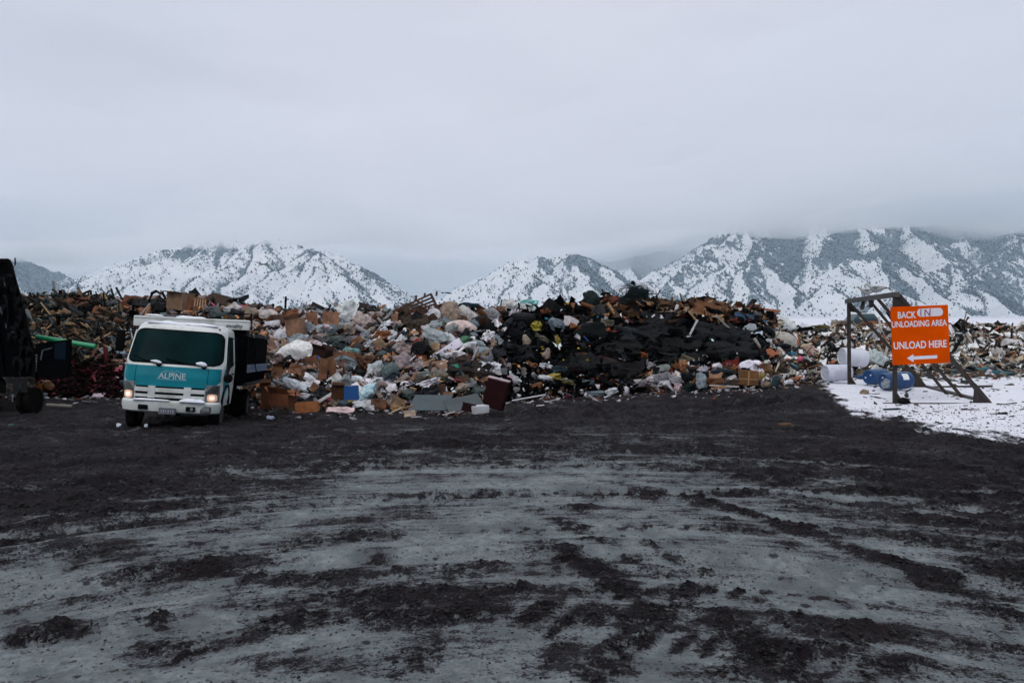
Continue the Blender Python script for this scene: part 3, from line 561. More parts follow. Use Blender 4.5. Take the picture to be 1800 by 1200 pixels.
fragments('shredded_red_waste', 'dark red shredded waste at the foot of the left heap', 2400, (72, 235, 0, .3), ['scrap', 'chip', 'scrap', 'stick'], .085, PAL['red'], lift=.05)
fragments('household_scraps', 'mixed household scraps scattered over the middle heap', 9000, (215, 900, 0, 1.03), ['scrap', 'scrap', 'scrap', 'chip', 'stick'], .15, lift=.09)
fragments('felt_scraps', 'torn black roofing felt covering the dark part of the heap', 7500, (860, 1350, 0, 1.0), ['scrap', 'scrap', 'scrap', 'chip'], .17, m=felt_m, lift=.1)
fragments('crest_splinters', 'brown splinters and torn board along the right crest', 1500, (1020, 1360, .78, 1.04), ['stick', 'scrap', 'scrap'], .16, PAL['crest'], lift=.10)
fragments('white_flecks', 'small pale flecks of paper and plastic on the heap', 650, (215, 1440, 0.0, 1.0), ['scrap', 'chip'], .075, ['c9c5cc', 'dcd9e0', 'b5b0b2', 'a8b4ba'], lift=.18, g=1.2)
fragments('bright_scraps', 'small bright coloured scraps among the rubbish', 220, (215, 1440, 0.05, .95), ['scrap', 'chip', 'stick'], .10, ['b0722c', '2f7f8f', '8f2f33', 'a59a2c', '2f6a4a', '2c4f8f', 'b0566a', 'c08a5a'], lift=.18)
fragments('foot_litter', 'broken bits and pale litter along the foot of the heap', 1600, (460, 1420, -0.02, .16), ['scrap', 'chip', 'stick'], .11, PAL['strip'], lift=.05)
fragments('field_litter', 'fine shredded waste spread over the low right field', 21000, (1335, 2200, 0, 1.02), ['scrap', 'chip', 'stick'], .105, PAL['field'], lift=.08, g=.95)
fragments('snow_patches', 'thin patches of snow lying among the shredded waste', 2600, (1380, 2300, 0, .9), ['scrap'], .17, ['d4d6e2', 'c6cad8', 'dddfe8'], lift=.05, g=1.4)
fragments('shredded_insulation', 'pale pink shredded insulation spilled at the heap foot', 1100, (655, 735, .06, .34), ['scrap'], .10, ['a8929c', 'b9a6b0', '8d7a84', 'c9bcc6', '8fa0a8'], lift=.08)

def ground_scatter(name, label, n, fn, cols, size, kinds=('chip',), m=None, g=1.3, jag=.12):
    Vs, Fs, Cs = [], [], []; nv = 0
    for _ in range(n):
        x, y = fn(); s = size*np.exp(np.clip(fr.normal(0, .5), -1, .9)); k = kinds[fr.randint(len(kinds))]
        d = {'chip': (1, .8, .5), 'stick': (3.5, .25, .2), 'flat': (1.3, 1, .08), 'clod': (1, .8, .5)}[k]
        if k == 'clod':
            v = CL_V*(np.array(d)*s) ; v = v*(1+fr.normal(0, .26, (len(v), 1))); f = CL_F
        else:
            v = np.array([[sx, sy, sz] for sz in (-.5, .5) for sy in (-.5, .5) for sx in (-.5, .5)])*d*s + fr.normal(0, jag*s, (8, 3))
            f = np.array([[0, 2, 3, 1], [4, 5, 7, 6], [0, 1, 5, 4], [2, 6, 7, 3], [0, 4, 6, 2], [1, 3, 7, 5]])
        Mx = np.array(Euler((fr.normal(0, .25), fr.normal(0, .25), fr.uniform(0, 6.28))).to_matrix())
        v = v @ Mx.T + [x, y, near_z(x, y)+s*.12]; Vs.append(v); Fs.append(f+nv); nv += len(v)
        c_ = np.array(lin(cols[fr.randint(len(cols))]))*g*fr.uniform(.7, 1.3); Cs.append(np.repeat(c_[None], len(f), 0))
    o = mesh_np(name, np.concatenate(Vs), np.concatenate(Fs), m or frag_m, col=np.concatenate(Cs)); tag(o, label, 'litter', kind='stuff')
_bm = bmesh.new(); bmesh.ops.create_icosphere(_bm, subdivisions=1, radius=.5); CL_V = np.array([v.co[:] for v in _bm.verts]); CL_F = np.array([[v.index for v in f.verts] for f in _bm.faces]); _bm.free()
# height lookup in the finished ground mesh
_thv = np.unique(np.arctan2(gx, gy).round(9)); NCg = len(_thv); zg = z.reshape(-1, NCg); mudg = mud.reshape(-1, NCg); rg_ = gd.reshape(-1, NCg)[:, 700]; tg_ = np.arctan2(gx, gy).reshape(-1, NCg)[5]
def near_z(x, y):
    i = int(np.clip(np.searchsorted(rg_, math.hypot(x, y)), 0, len(rg_)-1)); j = int(np.clip(np.searchsorted(tg_, math.atan2(x, y)), 0, NCg-1)); return float(zg[i, j])
def near_mud(x, y):
    i = int(np.clip(np.searchsorted(rg_, math.hypot(x, y)), 0, len(rg_)-1)); j = int(np.clip(np.searchsorted(tg_, math.atan2(x, y)), 0, NCg-1)); return float(mudg[i, j])
def in_mud():
    for _ in range(60):
        y = 4.6*math.exp(fr.uniform(0, 1.45)); x = fr.uniform(-.68, .68)*y
        if near_mud(x, y) > fr.uniform(.25, .8): break
    return x, y
clod_m = mat('mud_clod', rough=0.7, var=0.5, vscale=30, tint=True, spec=0.2, bump=0.5, bscale=60)
ground_scatter('mud_clods', 'crumbly dark clods of mud lying on the rutted ground', 15000, in_mud, ['1a1719', '231f22', '2d2627', '141214', '30282a'], .021, ('clod',), clod_m, .75)
ground_scatter('grit', 'small dark grit lying on the grey slush', 3500, lambda: (lambda y: (fr.uniform(-.68, .68)*y, y))(4.6*math.exp(fr.uniform(0, 1.1))), ['2b2a24', '3a3a2c', '1d1c1c', '2a2224'], .011, ('clod',), clod_m, 1.0)
def strip_pts():
    p = fr.uniform(-50, 1480); Y = float(depth0(p)); Y -= abs(fr.normal(0, 1.1)); return (p-900)/F*Y, Y
ground_scatter('mud_litter', 'tiny pale litter trodden into the mud before the heap', 900, strip_pts, ['8f8a8c', 'b9b3b5', '5a4a3c', '6a3a2a', '9a9aa2', '2a2a2c', '7a7276'], .06, ('flat', 'chip', 'stick'))
ground_scatter('snow_field_litter', 'dark twigs and bits scattered over the snow', 260, lambda: (lambda Y: (Y*fr.uniform(.44, .68), Y))(fr.uniform(16, 29)), ['2a2622', '4a4238', '1d2022', '5a4434', '2c4a4c'], .045, ('flat', 'flat', 'stick'), None, 1.0)

def foot_pts():
    p = fr.uniform(1420, 1850); Y = float(depth0(p)) - abs(fr.normal(0, 2.2)) + .3; return (p-900)/F*Y, Y
ground_scatter('snow_foot_litter', 'rubbish trailing from the low heap on to the snow', 900, foot_pts, PAL['field'], .10, ('flat', 'chip', 'stick', 'flat'), None, .9)
# ------------------------------------------------------------------ the parked tipper truck
white = mat('white_truck_paint', (0.60, 0.62, 0.60), rough=0.32, var=0.05, dirt=0.42, dirtcol=(0.17, 0.155, 0.14), vscale=2.5)
teal = mat('teal_wrap', (0.001, 0.175, 0.225), rough=0.35, var=0.12, dirt=0.12, vscale=2.5, spec=0.2)
glass = mat('dark_windscreen', (0.0025, 0.015, 0.0165), rough=0.22, var=0.5, vscale=1.6, spec=0.02)
blk = mat('black_trim', (0.003, 0.003, 0.0035), rough=0.6, var=0.2, spec=0.04)
blkbody = mat('black_steel', (0.0028, 0.003, 0.004), rough=0.5, var=0.4, dirt=0.2, dirtcol=(0.008, 0.007, 0.007), vscale=3, spec=0.0)
rubber = mat('tyre_rubber', (0.004, 0.004, 0.004), rough=0.9, var=0.4, dirt=0.6, dirtcol=(0.012, 0.009, 0.008), spec=0.05, bump=0.5, bscale=30)
rimm = mat('muddy_rim', (0.035, 0.033, 0.032), rough=0.6, var=0.3, dirt=0.7)
snowm = mat('fresh_snow', (0.76, 0.78, 0.84), rough=0.9, var=0.04, bump=0.5, bscale=25, spec=0.1)
lampglass = mat('lamp_housing', (0.16, 0.17, 0.17), rough=0.15, var=0.3, vscale=14)
glow = mat('lit_headlamp', (0.8, 0.5, 0.35), rough=0.3, var=0.0, emis=((1.0, 0.55, 0.36), 0.30))
glowcore = mat('lit_bulb', (0.9, 0.8, 0.7), rough=0.3, var=0.0, emis=((1.0, 0.8, 0.66), 0.75))
redlamp = mat('red_marker', (0.2, 0.01, 0.02), rough=0.3, var=0.05)
platem = mat('number_plate', (0.10, 0.10, 0.13), rough=0.5, var=0.4, vscale=18, dirt=0.4)
logo = mat('white_lettering', (0.62, 0.70, 0.74), rough=0.5, var=0.03)
TX, TY = -7.14, 16.45
truck = empty('tipper_truck', (TX, TY, gz(TX, TY)+0.075), (R(-2.8), R(4.5), R(10.6)))
truck.scale = (.965, 1, 1)
tag(truck, 'white and teal tipper truck with lit headlights and a black box body', 'truck')

zs_ = [.40, .46, .60, .80, 1.0, 1.15, 1.24, 1.30, 1.5, 1.7, 1.88, 1.98, 2.05, 2.10, 2.13]
def Wd(z): return float(np.interp(z, [.4, .8, 1.25, 1.95, 2.06, 2.11, 2.14], [1.0, 1.03, 1.035, .965, .93, .86, .72]))
def Fy(z): return float(np.interp(z, [.4, .7, 1.0, 1.22, 1.30, 1.98, 2.06, 2.11, 2.14], [.05, .02, .03, .07, .13, .47, .55, .66, .85]))
def face_y(x, z):
    w_ = Wd(z); c = .30; e = abs(x)-(w_-c); y = Fy(z) + .10*(x/w_)**2
    if e > 0: y += c - math.sqrt(max(0, c*c-min(e, c)**2))*1.0
    return y
def ring(z):
    w_ = Wd(z); xs = [-w_+w_*2*i/40 for i in range(41)]
    xs = [w_*math.sin(math.pi/2*x/w_)*.999 if True else x for x in xs]
    f = [(x, face_y(x, z), z) for x in xs]; yb_ = 1.72 - (.15 if z > 2.08 else 0)
    side = [(w_, f[-1][1]+(yb_-f[-1][1])*k/6, z) for k in range(1, 7)]; bk = [(w_-2*w_*k/6, yb_+.03, z) for k in range(1, 6)]
    sl_ = [(-w_, yb_-(yb_-f[0][1])*k/6, z) for k in range(0, 6)]
    return f+side+bk+sl_
mb = MB(); rings = [ring(z) for z in zs_]; n = len(rings[0])
mb.add([p for r_i in rings for p in r_i], [[i*n+k, i*n+(k+1) % n, (i+1)*n+(k+1) % n, (i+1)*n+k] for i in range(len(zs_)-1) for k in range(n)] + [list(range(n))[::-1], [(len(zs_)-1)*n+k for k in range(n)]])
cab = mb.build('cab', white, truck, smooth=True)
def patch(name, m, parent, xl, xr, z0, z1, off=.006, nx=36, nz=14, smooth=True, thick=.012):
    """a panel lying on the cab's curved front; xl, xr: x limits as functions of height"""
    P = []
    for o_ in (off, off-thick):
        for j in range(nz+1):
            zz = z0+(z1-z0)*j/nz; a, b_ = xl(zz), xr(zz)
            for i in range(nx+1):
                x = a+(b_-a)*i/nx; e = Vector((x*.25, -1, .25 if zz > 1.26 else 0)).normalized(); P.append((x+e.x*o_*.5, face_y(x, zz)-o_, zz))
    N = (nx+1)*(nz+1); Fs = []
    for j in range(nz):
        for i in range(nx):
            q = j*(nx+1)+i; Fs += [[q, q+1, q+nx+2, q+nx+1], [N+q, N+q+nx+1, N+q+nx+2, N+q+1]]
    for i in range(nx): Fs += [[i, N+i, N+i+1, i+1], [nz*(nx+1)+i, nz*(nx+1)+i+1, N+nz*(nx+1)+i+1, N+nz*(nx+1)+i]]
    for j in range(nz): a = j*(nx+1); b_ = a+nx; Fs += [[a, a+nx+1, N+a+nx+1, N+a], [b_, N+b_, N+b_+nx+1, b_+nx+1]]
    return MB().add(P, Fs).build(name, m, parent, smooth=smooth)
def rc(w0, z0, z1, r):     # rounded limits
    def f(z):
        e = max(0, z0+r-z, z-(z1-r)); return w0(z) - (r-math.sqrt(max(0, r*r-min(e, r)**2)))
    return f
ws = patch('windscreen_seal', blk, cab, lambda z: -rc(lambda q: Wd(q)-.035, 1.25, 1.975, .16)(z), rc(lambda q: Wd(q)-.035, 1.25, 1.975, .16), 1.25, 1.975, .010, nz=26)
wg = patch('windscreen', glass, truck, lambda z: -rc(lambda q: Wd(q)-.085, 1.285, 1.945, .13)(z), rc(lambda q: Wd(q)-.085, 1.285, 1.945, .13), 1.285, 1.945, .022, nz=26)
lower = lambda z: .985 - max(0, (.93-z))*0.95
tp = patch('front_panel', teal, truck, lambda z: -lower(z), lower, .785, 1.20, .010)
for sx in (-1, 1): MB().tube([(sx*.74, face_y(.74, zz)-.016, zz) for zz in np.linspace(.80, 1.19, 6)], .004, 6).build('panel_seam', blk, tp)
# grille: pale bars over dark openings
patch('grille_recess', blk, cab, lambda z: -.70, lambda z: .70, .50, .785, .008)
for z0, z1 in ((.665, .75), (.555, .615)): patch('grille_bar', white, truck, lambda z: -.71, lambda z: .71, z0, z1, .045, nz=3, thick=.05)
for x0 in (-.36, .36): patch('grille_post', white, truck, lambda z, x0=x0: x0-.07, lambda z, x0=x0: x0+.07, .54, .79, .055, nx=4, thick=.06)
for sx in (-1, 1):
    a, b_ = (.725, .985) if sx > 0 else (-.985, -.725)
    hl = patch('headlight', lampglass, truck, (lambda z: .725) if sx > 0 else (lambda z: -.985), (lambda z: .985) if sx > 0 else (lambda z: -.725), .50, .86, .018, nx=12)
    ccx = (a+b_)/2
    for nm2, mt2, rx_, rz_2, of_ in (('lit_lamp', glow, .095, .082, .026), ('bulb', glowcore, .052, .044, .034)):
        patch(nm2, mt2, hl, lambda z, rx_=rx_, rz_2=rz_2: ccx-rx_*math.sqrt(max(.02, 1-((z-.592)/rz_2)**4)), lambda z, rx_=rx_, rz_2=rz_2: ccx+rx_*math.sqrt(max(.02, 1-((z-.592)/rz_2)**4)), .592-rz_2, .592+rz_2, of_, nx=8, thick=.01)
    patch('lamp_divider', blk, hl, lambda z: a+.01, lambda z: b_-.01, .69, .70, .026, nx=8, nz=2)
    tri = patch('turn_lens', mat('smoked_lens', (.05, .055, .055), rough=.2, var=.4, vscale=15), hl, (lambda z: a+.02 + (max(0, z-.72)*.9 if sx > 0 else 0)), (lambda z: b_-.02-(max(0, z-.72)*.9 if sx < 0 else 0)), .715, .845, .026, nx=8)
# bumper
bz = [(.235, .0, .93), (.27, -.06, 1.0), (.38, -.09, 1.02), (.46, -.09, 1.02), (.50, -.05, 1.0)]
P = []; nb = 41
for z_, yo, w_ in bz:
    for i in range(nb):
        x = w_*math.sin(math.pi/2*(-1+2*i/(nb-1))); e = max(0, abs(x)-(w_-.25)); P.append((x, .05+yo+.10*(x/w_)**2 + (.25-math.sqrt(max(0, .0625-min(.25, e)**2)))*1.2, z_))
for z_, yo, w_ in bz[::-1]:
    for i in range(nb):
        x = w_*math.sin(math.pi/2*(-1+2*i/(nb-1))); P.append((x*.97, .42, z_))
m_ = len(bz)*2; Fs = [[j*nb+i, j*nb+i+1, ((j+1) % m_)*nb+i+1, ((j+1) % m_)*nb+i] for j in range(m_) for i in range(nb-1)] + [[j*nb for j in range(m_)], [j*nb+nb-1 for j in range(m_)][::-1]]
bump_ = MB().add(P, Fs).build('bumper', white, truck, smooth=True)
MB().box((0, -.05, .285), (.34, .02, .13)).build('number_plate', platem, bump_)
pm = MB(); rnd = random.Random(4)
for k in range(6): pm.box((-.12+.048*k, -.0615, .285), (.012+.012*(k % 2), .003, .055))
pm.build('plate_marks', mat('plate_characters', (.3, .3, .33), var=.2), bump_)
for x, wd in ((.46, .19), (.76, .18), (-.50, .20)):
    yy = .05-.085+.10*x*x; f_ = MB().box((x, yy, .345), (wd, .04, .10)).build('fog_lamp_recess' if x != .76 else 'side_lamp', blk if x != .76 else lampglass, bump_, bevel=.01)
    if x == .46: MB().lathe([(.032, 0), (.034, -.012), (.001, -.02)], 'Y', (x+.03, yy-.02, .345), 14).build('fog_lamp', lampglass, f_)
    if x == .76: MB().box((x, yy+.004, .345), (wd+.03, .035, .13)).build('lamp_frame', blk, f_, bevel=.008)
def snowcap(name, parent, c, d, seed, rz=0, seg=10):
    P = []; nx, ny = seg*3, seg
    for j in range(ny+1):
        for i in range(nx+1):
            u, v = i/nx, j/ny; e = min(1, min(u, 1-u)*5)**.5*min(1, min(v, 1-v)*4)**.5
            P.append((c[0]+(u-.5)*d[0], c[1]+(v-.5)*d[1], c[2]+e*d[2]*(1+.9*float(noise3(np.array([u*4*max(1, d[0]), v*3, seed*1.7]))))))
    Fs = [[j*(nx+1)+i, j*(nx+1)+i+1, (j+1)*(nx+1)+i+1, (j+1)*(nx+1)+i] for j in range(ny) for i in range(nx)]
    b0 = len(P); P += [(p[0], p[1], c[2]-.01) for p in P]; Fs += [[b0+a for a in f[::-1]] for f in Fs]
    for i in range(nx): Fs += [[i, b0+i, b0+i+1, i+1], [ny*(nx+1)+i+1, b0+ny*(nx+1)+i+1, b0+ny*(nx+1)+i, ny*(nx+1)+i]]
    for j in range(ny): q = j*(nx+1); Fs += [[q+nx+1, b0+q+nx+1, b0+q, q], [q+nx, b0+q+nx, b0+q+2*nx+1, q+2*nx+1]]
    return MB().add(P, Fs).build(name, snowm, parent, smooth=True)
s1 = snowcap('roof_snow', truck, (0, 1.12, 2.115), (1.5, 1.0, .04), 3); s2 = snowcap('bumper_snow', truck, (.48, -.02, .505), (.52, .14, .045), 5); s3 = snowcap('bumper_snow', truck, (-.35, .0, .502), (.75, .12, .018), 9)
P = []; sn = MB()
for i in range(41):        # snow lip along the roof's front edge
    x = -.86+1.72*i/40; P.append((x, face_y(x, 2.085)+.03, 2.085+.02*float(noise3(np.array([x*5, 3., 1.])))))
sn.tube(P, [.012+.022*(.6+float(noise3(np.array([i*.33, 1., 2.])))) for i in range(41)], 8); sn.build('roof_snow_lip', snowm, truck, smooth=True)
# wipers
for x0, x1, zt_ in ((-.30, -.86, 1.40), (.62, -.15, 1.36)):
    a = Vector((x0, face_y(x0, 1.26)-.05, 1.245)); b_ = Vector((x1, face_y(x1, zt_)-.045, zt_)); mid = (a+b_)/2+Vector((0, -.02, -.02))
    wp = MB().tube([a, mid, b_], .012, 6).build('wiper', blk, truck)
    MB().lathe([(.001, -.05), (.05, -.04), (.06, 0), (.04, .03)], 'Y', tuple(a+Vector((.02, .0, .0))), 12).build('wiper_hub', blk, wp)
    mbs = MB(); mbs.tube([a+Vector((-.14, -.03, .05)), a+Vector((-.05, -.035, .05)), a+Vector((.03, -.035, .03)), a+Vector((.08, -.03, .02))], [.012, .03, .034, .015] if x0 < 0 else [.02, .045, .05, .02], 10); mbs.build('snow_clump', snowm, wp, smooth=True)
def text_mesh(name, body, size, m, parent, extr=.003, bold=.0, font_w=1.0):
    cu = bpy.data.curves.new('t', 'FONT'); cu.body = body; cu.size = size; cu.extrude = extr; cu.offset = bold; cu.align_x = 'CENTER'; cu.align_y = 'CENTER'
    o = bpy.data.objects.new('t', cu); COL.objects.link(o); dg = bpy.context.evaluated_depsgraph_get(); me = bpy.data.meshes.new_from_object(o.evaluated_get(dg))
    COL.objects.unlink(o); bpy.data.objects.remove(o); me.name = name; me.materials.clear(); me.materials.append(m)
    for v in me.vertices: v.co.x *= font_w
    ob = bpy.data.objects.new(name, me); COL.objects.link(ob); ob.parent = parent; return ob
def wrap_front(o, cx, cz):
    for v in o.data.vertices: x = v.co.x+cx; zz = v.co.y+cz; v.co = (x, face_y(x, zz)-.012-abs(v.co.z)-.002, zz)
t1 = text_mesh('lettering', 'ALPINE', .175, logo, tp, .002, .004, .98); wrap_front(t1, .02, 1.0)
lg = MB()
def wl(pts, r=.0045): lg.tube([(x, face_y(x, zz)-.015, zz) for x, zz in pts], r, 6)
wl([(-.28+.6*k/12, .925) for k in range(13)], .006)
wl([(-.28, .93), (-.25, .99), (-.21, 1.05), (-.16, 1.095), (-.13, 1.10)]); wl([(.32, .93), (.29, .99), (.25, 1.05), (.20, 1.09)])
wl([(-.17, 1.075), (-.10, 1.115), (-.055, 1.09), (-.01, 1.12), (.05, 1.085), (.11, 1.12), (.15, 1.095), (.22, 1.07)], .006); wl([(-.12, 1.10), (-.09, 1.085), (-.06, 1.10)]); wl([(.0, 1.11), (.03, 1.06), (.06, 1.09)])
lg.build('logo', mat('pale_logo', (.16, .42, .50), var=.03), tp)
wl_ = MB().lathe([(.001, -.03), (.022, -.025), (.024, .0)], 'Y', (.80, face_y(.80, 2.045)-.0, 2.045), 12).build('marker_lamp', redlamp, truck)
# doors, side windows, mirrors
for sx in (-1, 1):
    pr = [(.55, .52), (.50, .95), (.46, 1.28), (.72, 1.93), (1.5, 1.95), (1.55, .52)]
    def sidepoly(name, m, pts, off, parent, th_=.02):
        q = MB(); V = []
        for o_ in (off, off-th_): V += [(sx*(Wd(z_)+o_), y, z_) for y, z_ in pts]
        k = len(pts); q.add(V, [list(range(k)), [k+i for i in range(k)][::-1]] + [[i, k+i, k+(i+1) % k, (i+1) % k] for i in range(k)]); return q.build(name, m, parent)
    d_ = sidepoly('door', white, pr, .008, truck)
    sidepoly('side_window', glass, [(.56, 1.06), (.50, 1.27), (.76, 1.88), (1.40, 1.90), (1.44, 1.27), (1.0, 1.22), (.75, 1.05)], .016, d_)
    sidepoly('teal_corner', teal, [(.42, .62), (.36, .95), (.40, 1.20), (.55, 1.04), (.72, .98), (1.0, .97), (.85, .80), (.55, .56)], .013, d_)
    MB().box((sx*1.055, 1.35, 1.08), (.03, .14, .035)).build('handle', blk, d_, bevel=.006)
    MB().tube([(sx*(Wd(1.9)), .78, 1.9), (sx*1.2, .62, 1.86), (sx*1.24, .60, 1.4), (sx*1.05, .55, 1.2)], .012, 6).build('mirror_arm', blk, truck)
    if sx < 0: MB().box((-1.25, .60, 1.67), (.17, .09, .46)).build('mirror', blk, truck, bevel=.025); MB().box((-1.24, .6, 1.33), (.11, .08, .12)).build('wide_mirror', blk, truck, bevel=.02)
    else: MB().lathe([(.001, -.05), (.07, -.045), (.10, 0), (.09, .03), (.001, .05)], 'Y', (1.13, .28, 1.02), 18).build('mirror', blk, truck, smooth=True); MB().tube([(1.13, .30, 1.02), (1.10, .32, 1.16), (1.07, .5, 1.19)], .011, 6).build('mirror_bracket', blk, truck)
# wheels
WZ = -.17
def wheel(parent, x, y, r, w_, name='wheel'):
    wo_ = MB().lathe([(r*.55, -w_/2), (r*.9, -w_/2), (r*.985, -w_/2+.03), (r, -w_/4), (r, w_/4), (r*.985, w_/2-.03), (r*.9, w_/2), (r*.55, w_/2)], 'X', (x, y, r+WZ), 30).build(name, rubber, parent, smooth=True)
    MB().lathe([(.001, -w_*.1), (r*.2, -w_*.1), (r*.22, w_*.25), (r*.5, w_*.1), (r*.57, w_*.5), (r*.6, w_*.52)], 'X', (x, y, r+WZ), 24).build('rim', rimm, wo_, smooth=True)
    return wo_
for sx in (-1, 1):
    wheel(truck, sx*.86, .82, .40, .22); wheel(truck, sx*.72, 4.25, .40, .21, 'rear_wheel'); wheel(truck, sx*.96, 4.25, .40, .21, 'rear_wheel')
    MB().box((sx*.82, 1.42, .38), (.40, .04, .40)).build('mud_flap', blk, truck); MB().box((sx*.42, 2.9, .58), (.09, 5.2, .2)).build('chassis_rail', blk, truck)
    MB().prism([(.36, .42), (.40, .72), (.55, .86), (1.1, .86), (1.24, .72), (1.28, .42), (1.2, .42), (1.16, .68), (1.05, .79), (.6, .79), (.48, .68), (.44, .42)], sx*.98-.06, sx*.98+.06, 'X').build('wheel_arch', blk, truck)
MB().box((0, 1.0, .42), (1.7, 1.2, .2)).build('engine_tray', blk, truck)
MB().box((.78, 2.5, .62), (.34, .8, .45)).build('fuel_tank', blkbody, truck, bevel=.04); MB().box((-.72, 2.5, .62), (.3, .8, .4)).build('battery_box', blkbody, truck, bevel=.03)
# box body
bed = MB(); BW, BY0, BY1 = 1.27, 2.02, 6.15
bed.box((0, BY0+.03, 1.45), (2*BW-.04, .06, 1.30)).box((0, (BY0+BY1)/2, .80), (2*BW-.1, BY1-BY0-.04, .08)); bed.box((BW-.04, (BY0+BY1)/2, 1.38), (.05, BY1-BY0-.14, 1.10)).box((-BW+.04, (BY0+BY1)/2, 1.38), (.05, BY1-BY0-.14, 1.10)).box((0, BY1-.03, 1.40), (2*BW-.1, .05, 1.12))
bedo = bed.build('box_body', blkbody, truck); bedo.rotation_euler = (0, R(-1.7), 0)
for sx in (-1, 1):
    for k in range(11): yy = BY0+.16+(BY1-BY0-.32)*k/10; MB().box((sx*(BW-.005), yy, 1.50), (.05, .07, .86)).build('rib', mat('rib_steel', (.005, .005, .007), rough=.6, var=.3, spec=.03), bedo)
    MB().box((sx*BW, (BY0+BY1)/2, 1.965), (.08, BY1-BY0, .05)).build('top_rail', mat('scuffed_steel', (.02, .023, .026), rough=.6, var=.5, vscale=5, spec=.1), bedo); MB().box((sx*BW, (BY0+BY1)/2, .79), (.10, BY1-BY0-.02, .07)).build('lower_rail', mat('scuffed_steel'), bedo)
hb = MB().box((0, BY0-.02, 2.185), (2*BW+.10, .16, .235)).build('header_board', white, bedo, bevel=.02)
MB().box((0, BY0-.10, 2.275), (2*BW+.08, .05, .02)).build('header_lip', white, hb)
t2 = text_mesh('header_lettering', 'vocality', .125, mat('black_lettering', (.02, .025, .03), var=.1), hb, .002, .002, 1.0); t2.rotation_euler = (R(90), 0, 0); t2.location = (.97, BY0-.106, 2.155)
snowcap('header_snow', truck, (-.1, BY0, 2.303), (.7, .12, .03), 13); snowcap('header_snow', truck, (-.95, BY0, 2.303), (.4, .1, .02), 17)
bn = MB().box((BW+.026, (BY0+BY1)/2+.05, 1.165), (.012, BY1-BY0-.1, .19)).build('side_banner', mat('pale_blue_banner', (.10, .15, .20), rough=.5, var=.15, dirt=.3), bedo)
rnd = random.Random(8); yy = BY0+.75
while yy < BY1-.3: w_ = rnd.uniform(.14, .24); MB().prism([(yy, 1.115), (yy+w_*.3, 1.115), (yy+w_*.3, 1.15), (yy+w_*.7, 1.16), (yy+w_*.7, 1.2), (yy+w_*.3, 1.2), (yy+w_*.25, 1.235), (yy, 1.235)], BW+.030, BW+.037, 'X').build('banner_mark', mat('banner_blue', (.03, .09, .22), var=.2), bn); yy += w_+.10
MB().lathe([(.001, .012), (.07, .010), (.07, 0)], 'X', (BW+.03, BY0+.42, 1.17), 16).build('banner_badge', mat('banner_magenta', (.28, .03, .16), var=.1), bn)
MB().tube([(BW+.02, BY0+.35, 2.5), (BW+.05, BY0+.42, 2.0), (BW+.07, BY0+1.3, 1.2), (BW+.07, BY0+1.9, .85)], .016, 6).build('tarp_arm', blk, bedo)
MB().tube([(BW-.5, BY0+.2, 2.3), (BW-.5, BY0+.2, 2.45), (BW+.0, BY0+.3, 2.47), (BW+.02, BY0+.35, 2.3)], .014, 6).build('tarp_bracket', blk, bedo)
cv = []; nx, ny = 30, 18
for j in range(ny+1):
    for i in range(nx+1):
        u, v = i/nx, j/ny; x = -BW+.08+(2*BW-.16)*u*.82; y = BY0+.1+(BY1-BY0-.3)*v
        cv.append((x, y, 2.30+.05*math.sin(v*9+u)+.10*float(noise3(np.array([u*5, v*5, 2.])))-.3*max(0, abs(u-.5)-.42)*4))
MB().add(cv, [[j*(nx+1)+i, j*(nx+1)+i+1, (j+1)*(nx+1)+i+1, (j+1)*(nx+1)+i] for j in range(ny) for i in range(nx)]).build('rolled_tarp', mat('black_tarp', (.003, .003, .005), rough=.5, var=.3, bump=.6, bscale=12, spec=.12), bedo, smooth=True)

# ------------------------------------------------------------------ black high-sided trailer at the left edge
LT = empty('dump_trailer', (PT(20, 700, 21.6).x, 21.6, gz(-13.6, 21.6)), (0, 0, R(0))); tag(LT, 'tall black high-sided dump trailer standing at the left edge', 'trailer')
def lx(p, q, Y=21.6): v = PT(p, q, Y); return (v.x-LT.location.x, v.z-LT.location.z)
prof = [lx(*a) for a in [(-260, 458), (20, 458), (24, 466), (27, 478), (32, 498), (39, 521), (42, 530), (46, 548), (51, 572), (58, 598), (64, 618), (66, 645), (64, 662), (-260, 662)]]
def shear(mb_, y0=-.1): mb_.v = [(x-.70*max(0, y-y0), y, z_) for x, y, z_ in mb_.v]; return mb_
shell = shear(MB().prism(prof, -.1, 5.0)).build('body', blkbody, LT)
edge_ = MB()
for a, b_ in zip(prof[:-2], prof[1:-1]): edge_.bar((a[0], -.13, a[1]), (b_[0], -.13, b_[1]), .06, .09)
edge_.build('rim_rail', blk, shell)
for k, (p0, q0, p1, q1) in enumerate([(-110, 470, -95, 655), (-60, 470, -40, 655), (-16, 470, 12, 655)]):
    a, b_ = lx(p0, q0), lx(p1, q1); MB().bar((a[0], -.16, a[1]), (b_[0], -.16, b_[1]), .10, .12).build('rib', blkbody, shell)
nt_ = MB(); rnd = random.Random(6)
for k in range(46):
    q = rnd.uniform(478, 640); pmax = np.interp(q, [466, 530, 600, 640], [24, 42, 58, 64]); p = pmax-abs(rnd.gauss(0, 13)); a = lx(p, q); L_ = rnd.uniform(.15, .5); w_ = rnd.uniform(.03, .10)
    x, z_ = a; d1 = rnd.gauss(0, .08); nt_.add([(x-w_, -.17-rnd.random()*.1, z_), (x+w_, -.2, z_+.02), (x+w_*.7+d1, -.24, z_-L_*.5), (x-w_*.4+d1, -.2, z_-L_), (x-w_+d1, -.17, z_-L_*.5)], [[0, 1, 2, 4], [4, 2, 3]])
nt_.build('torn_netting', mat('torn_mesh', (.006, .0065, .007), rough=.7, var=.6, spec=.02), shell)
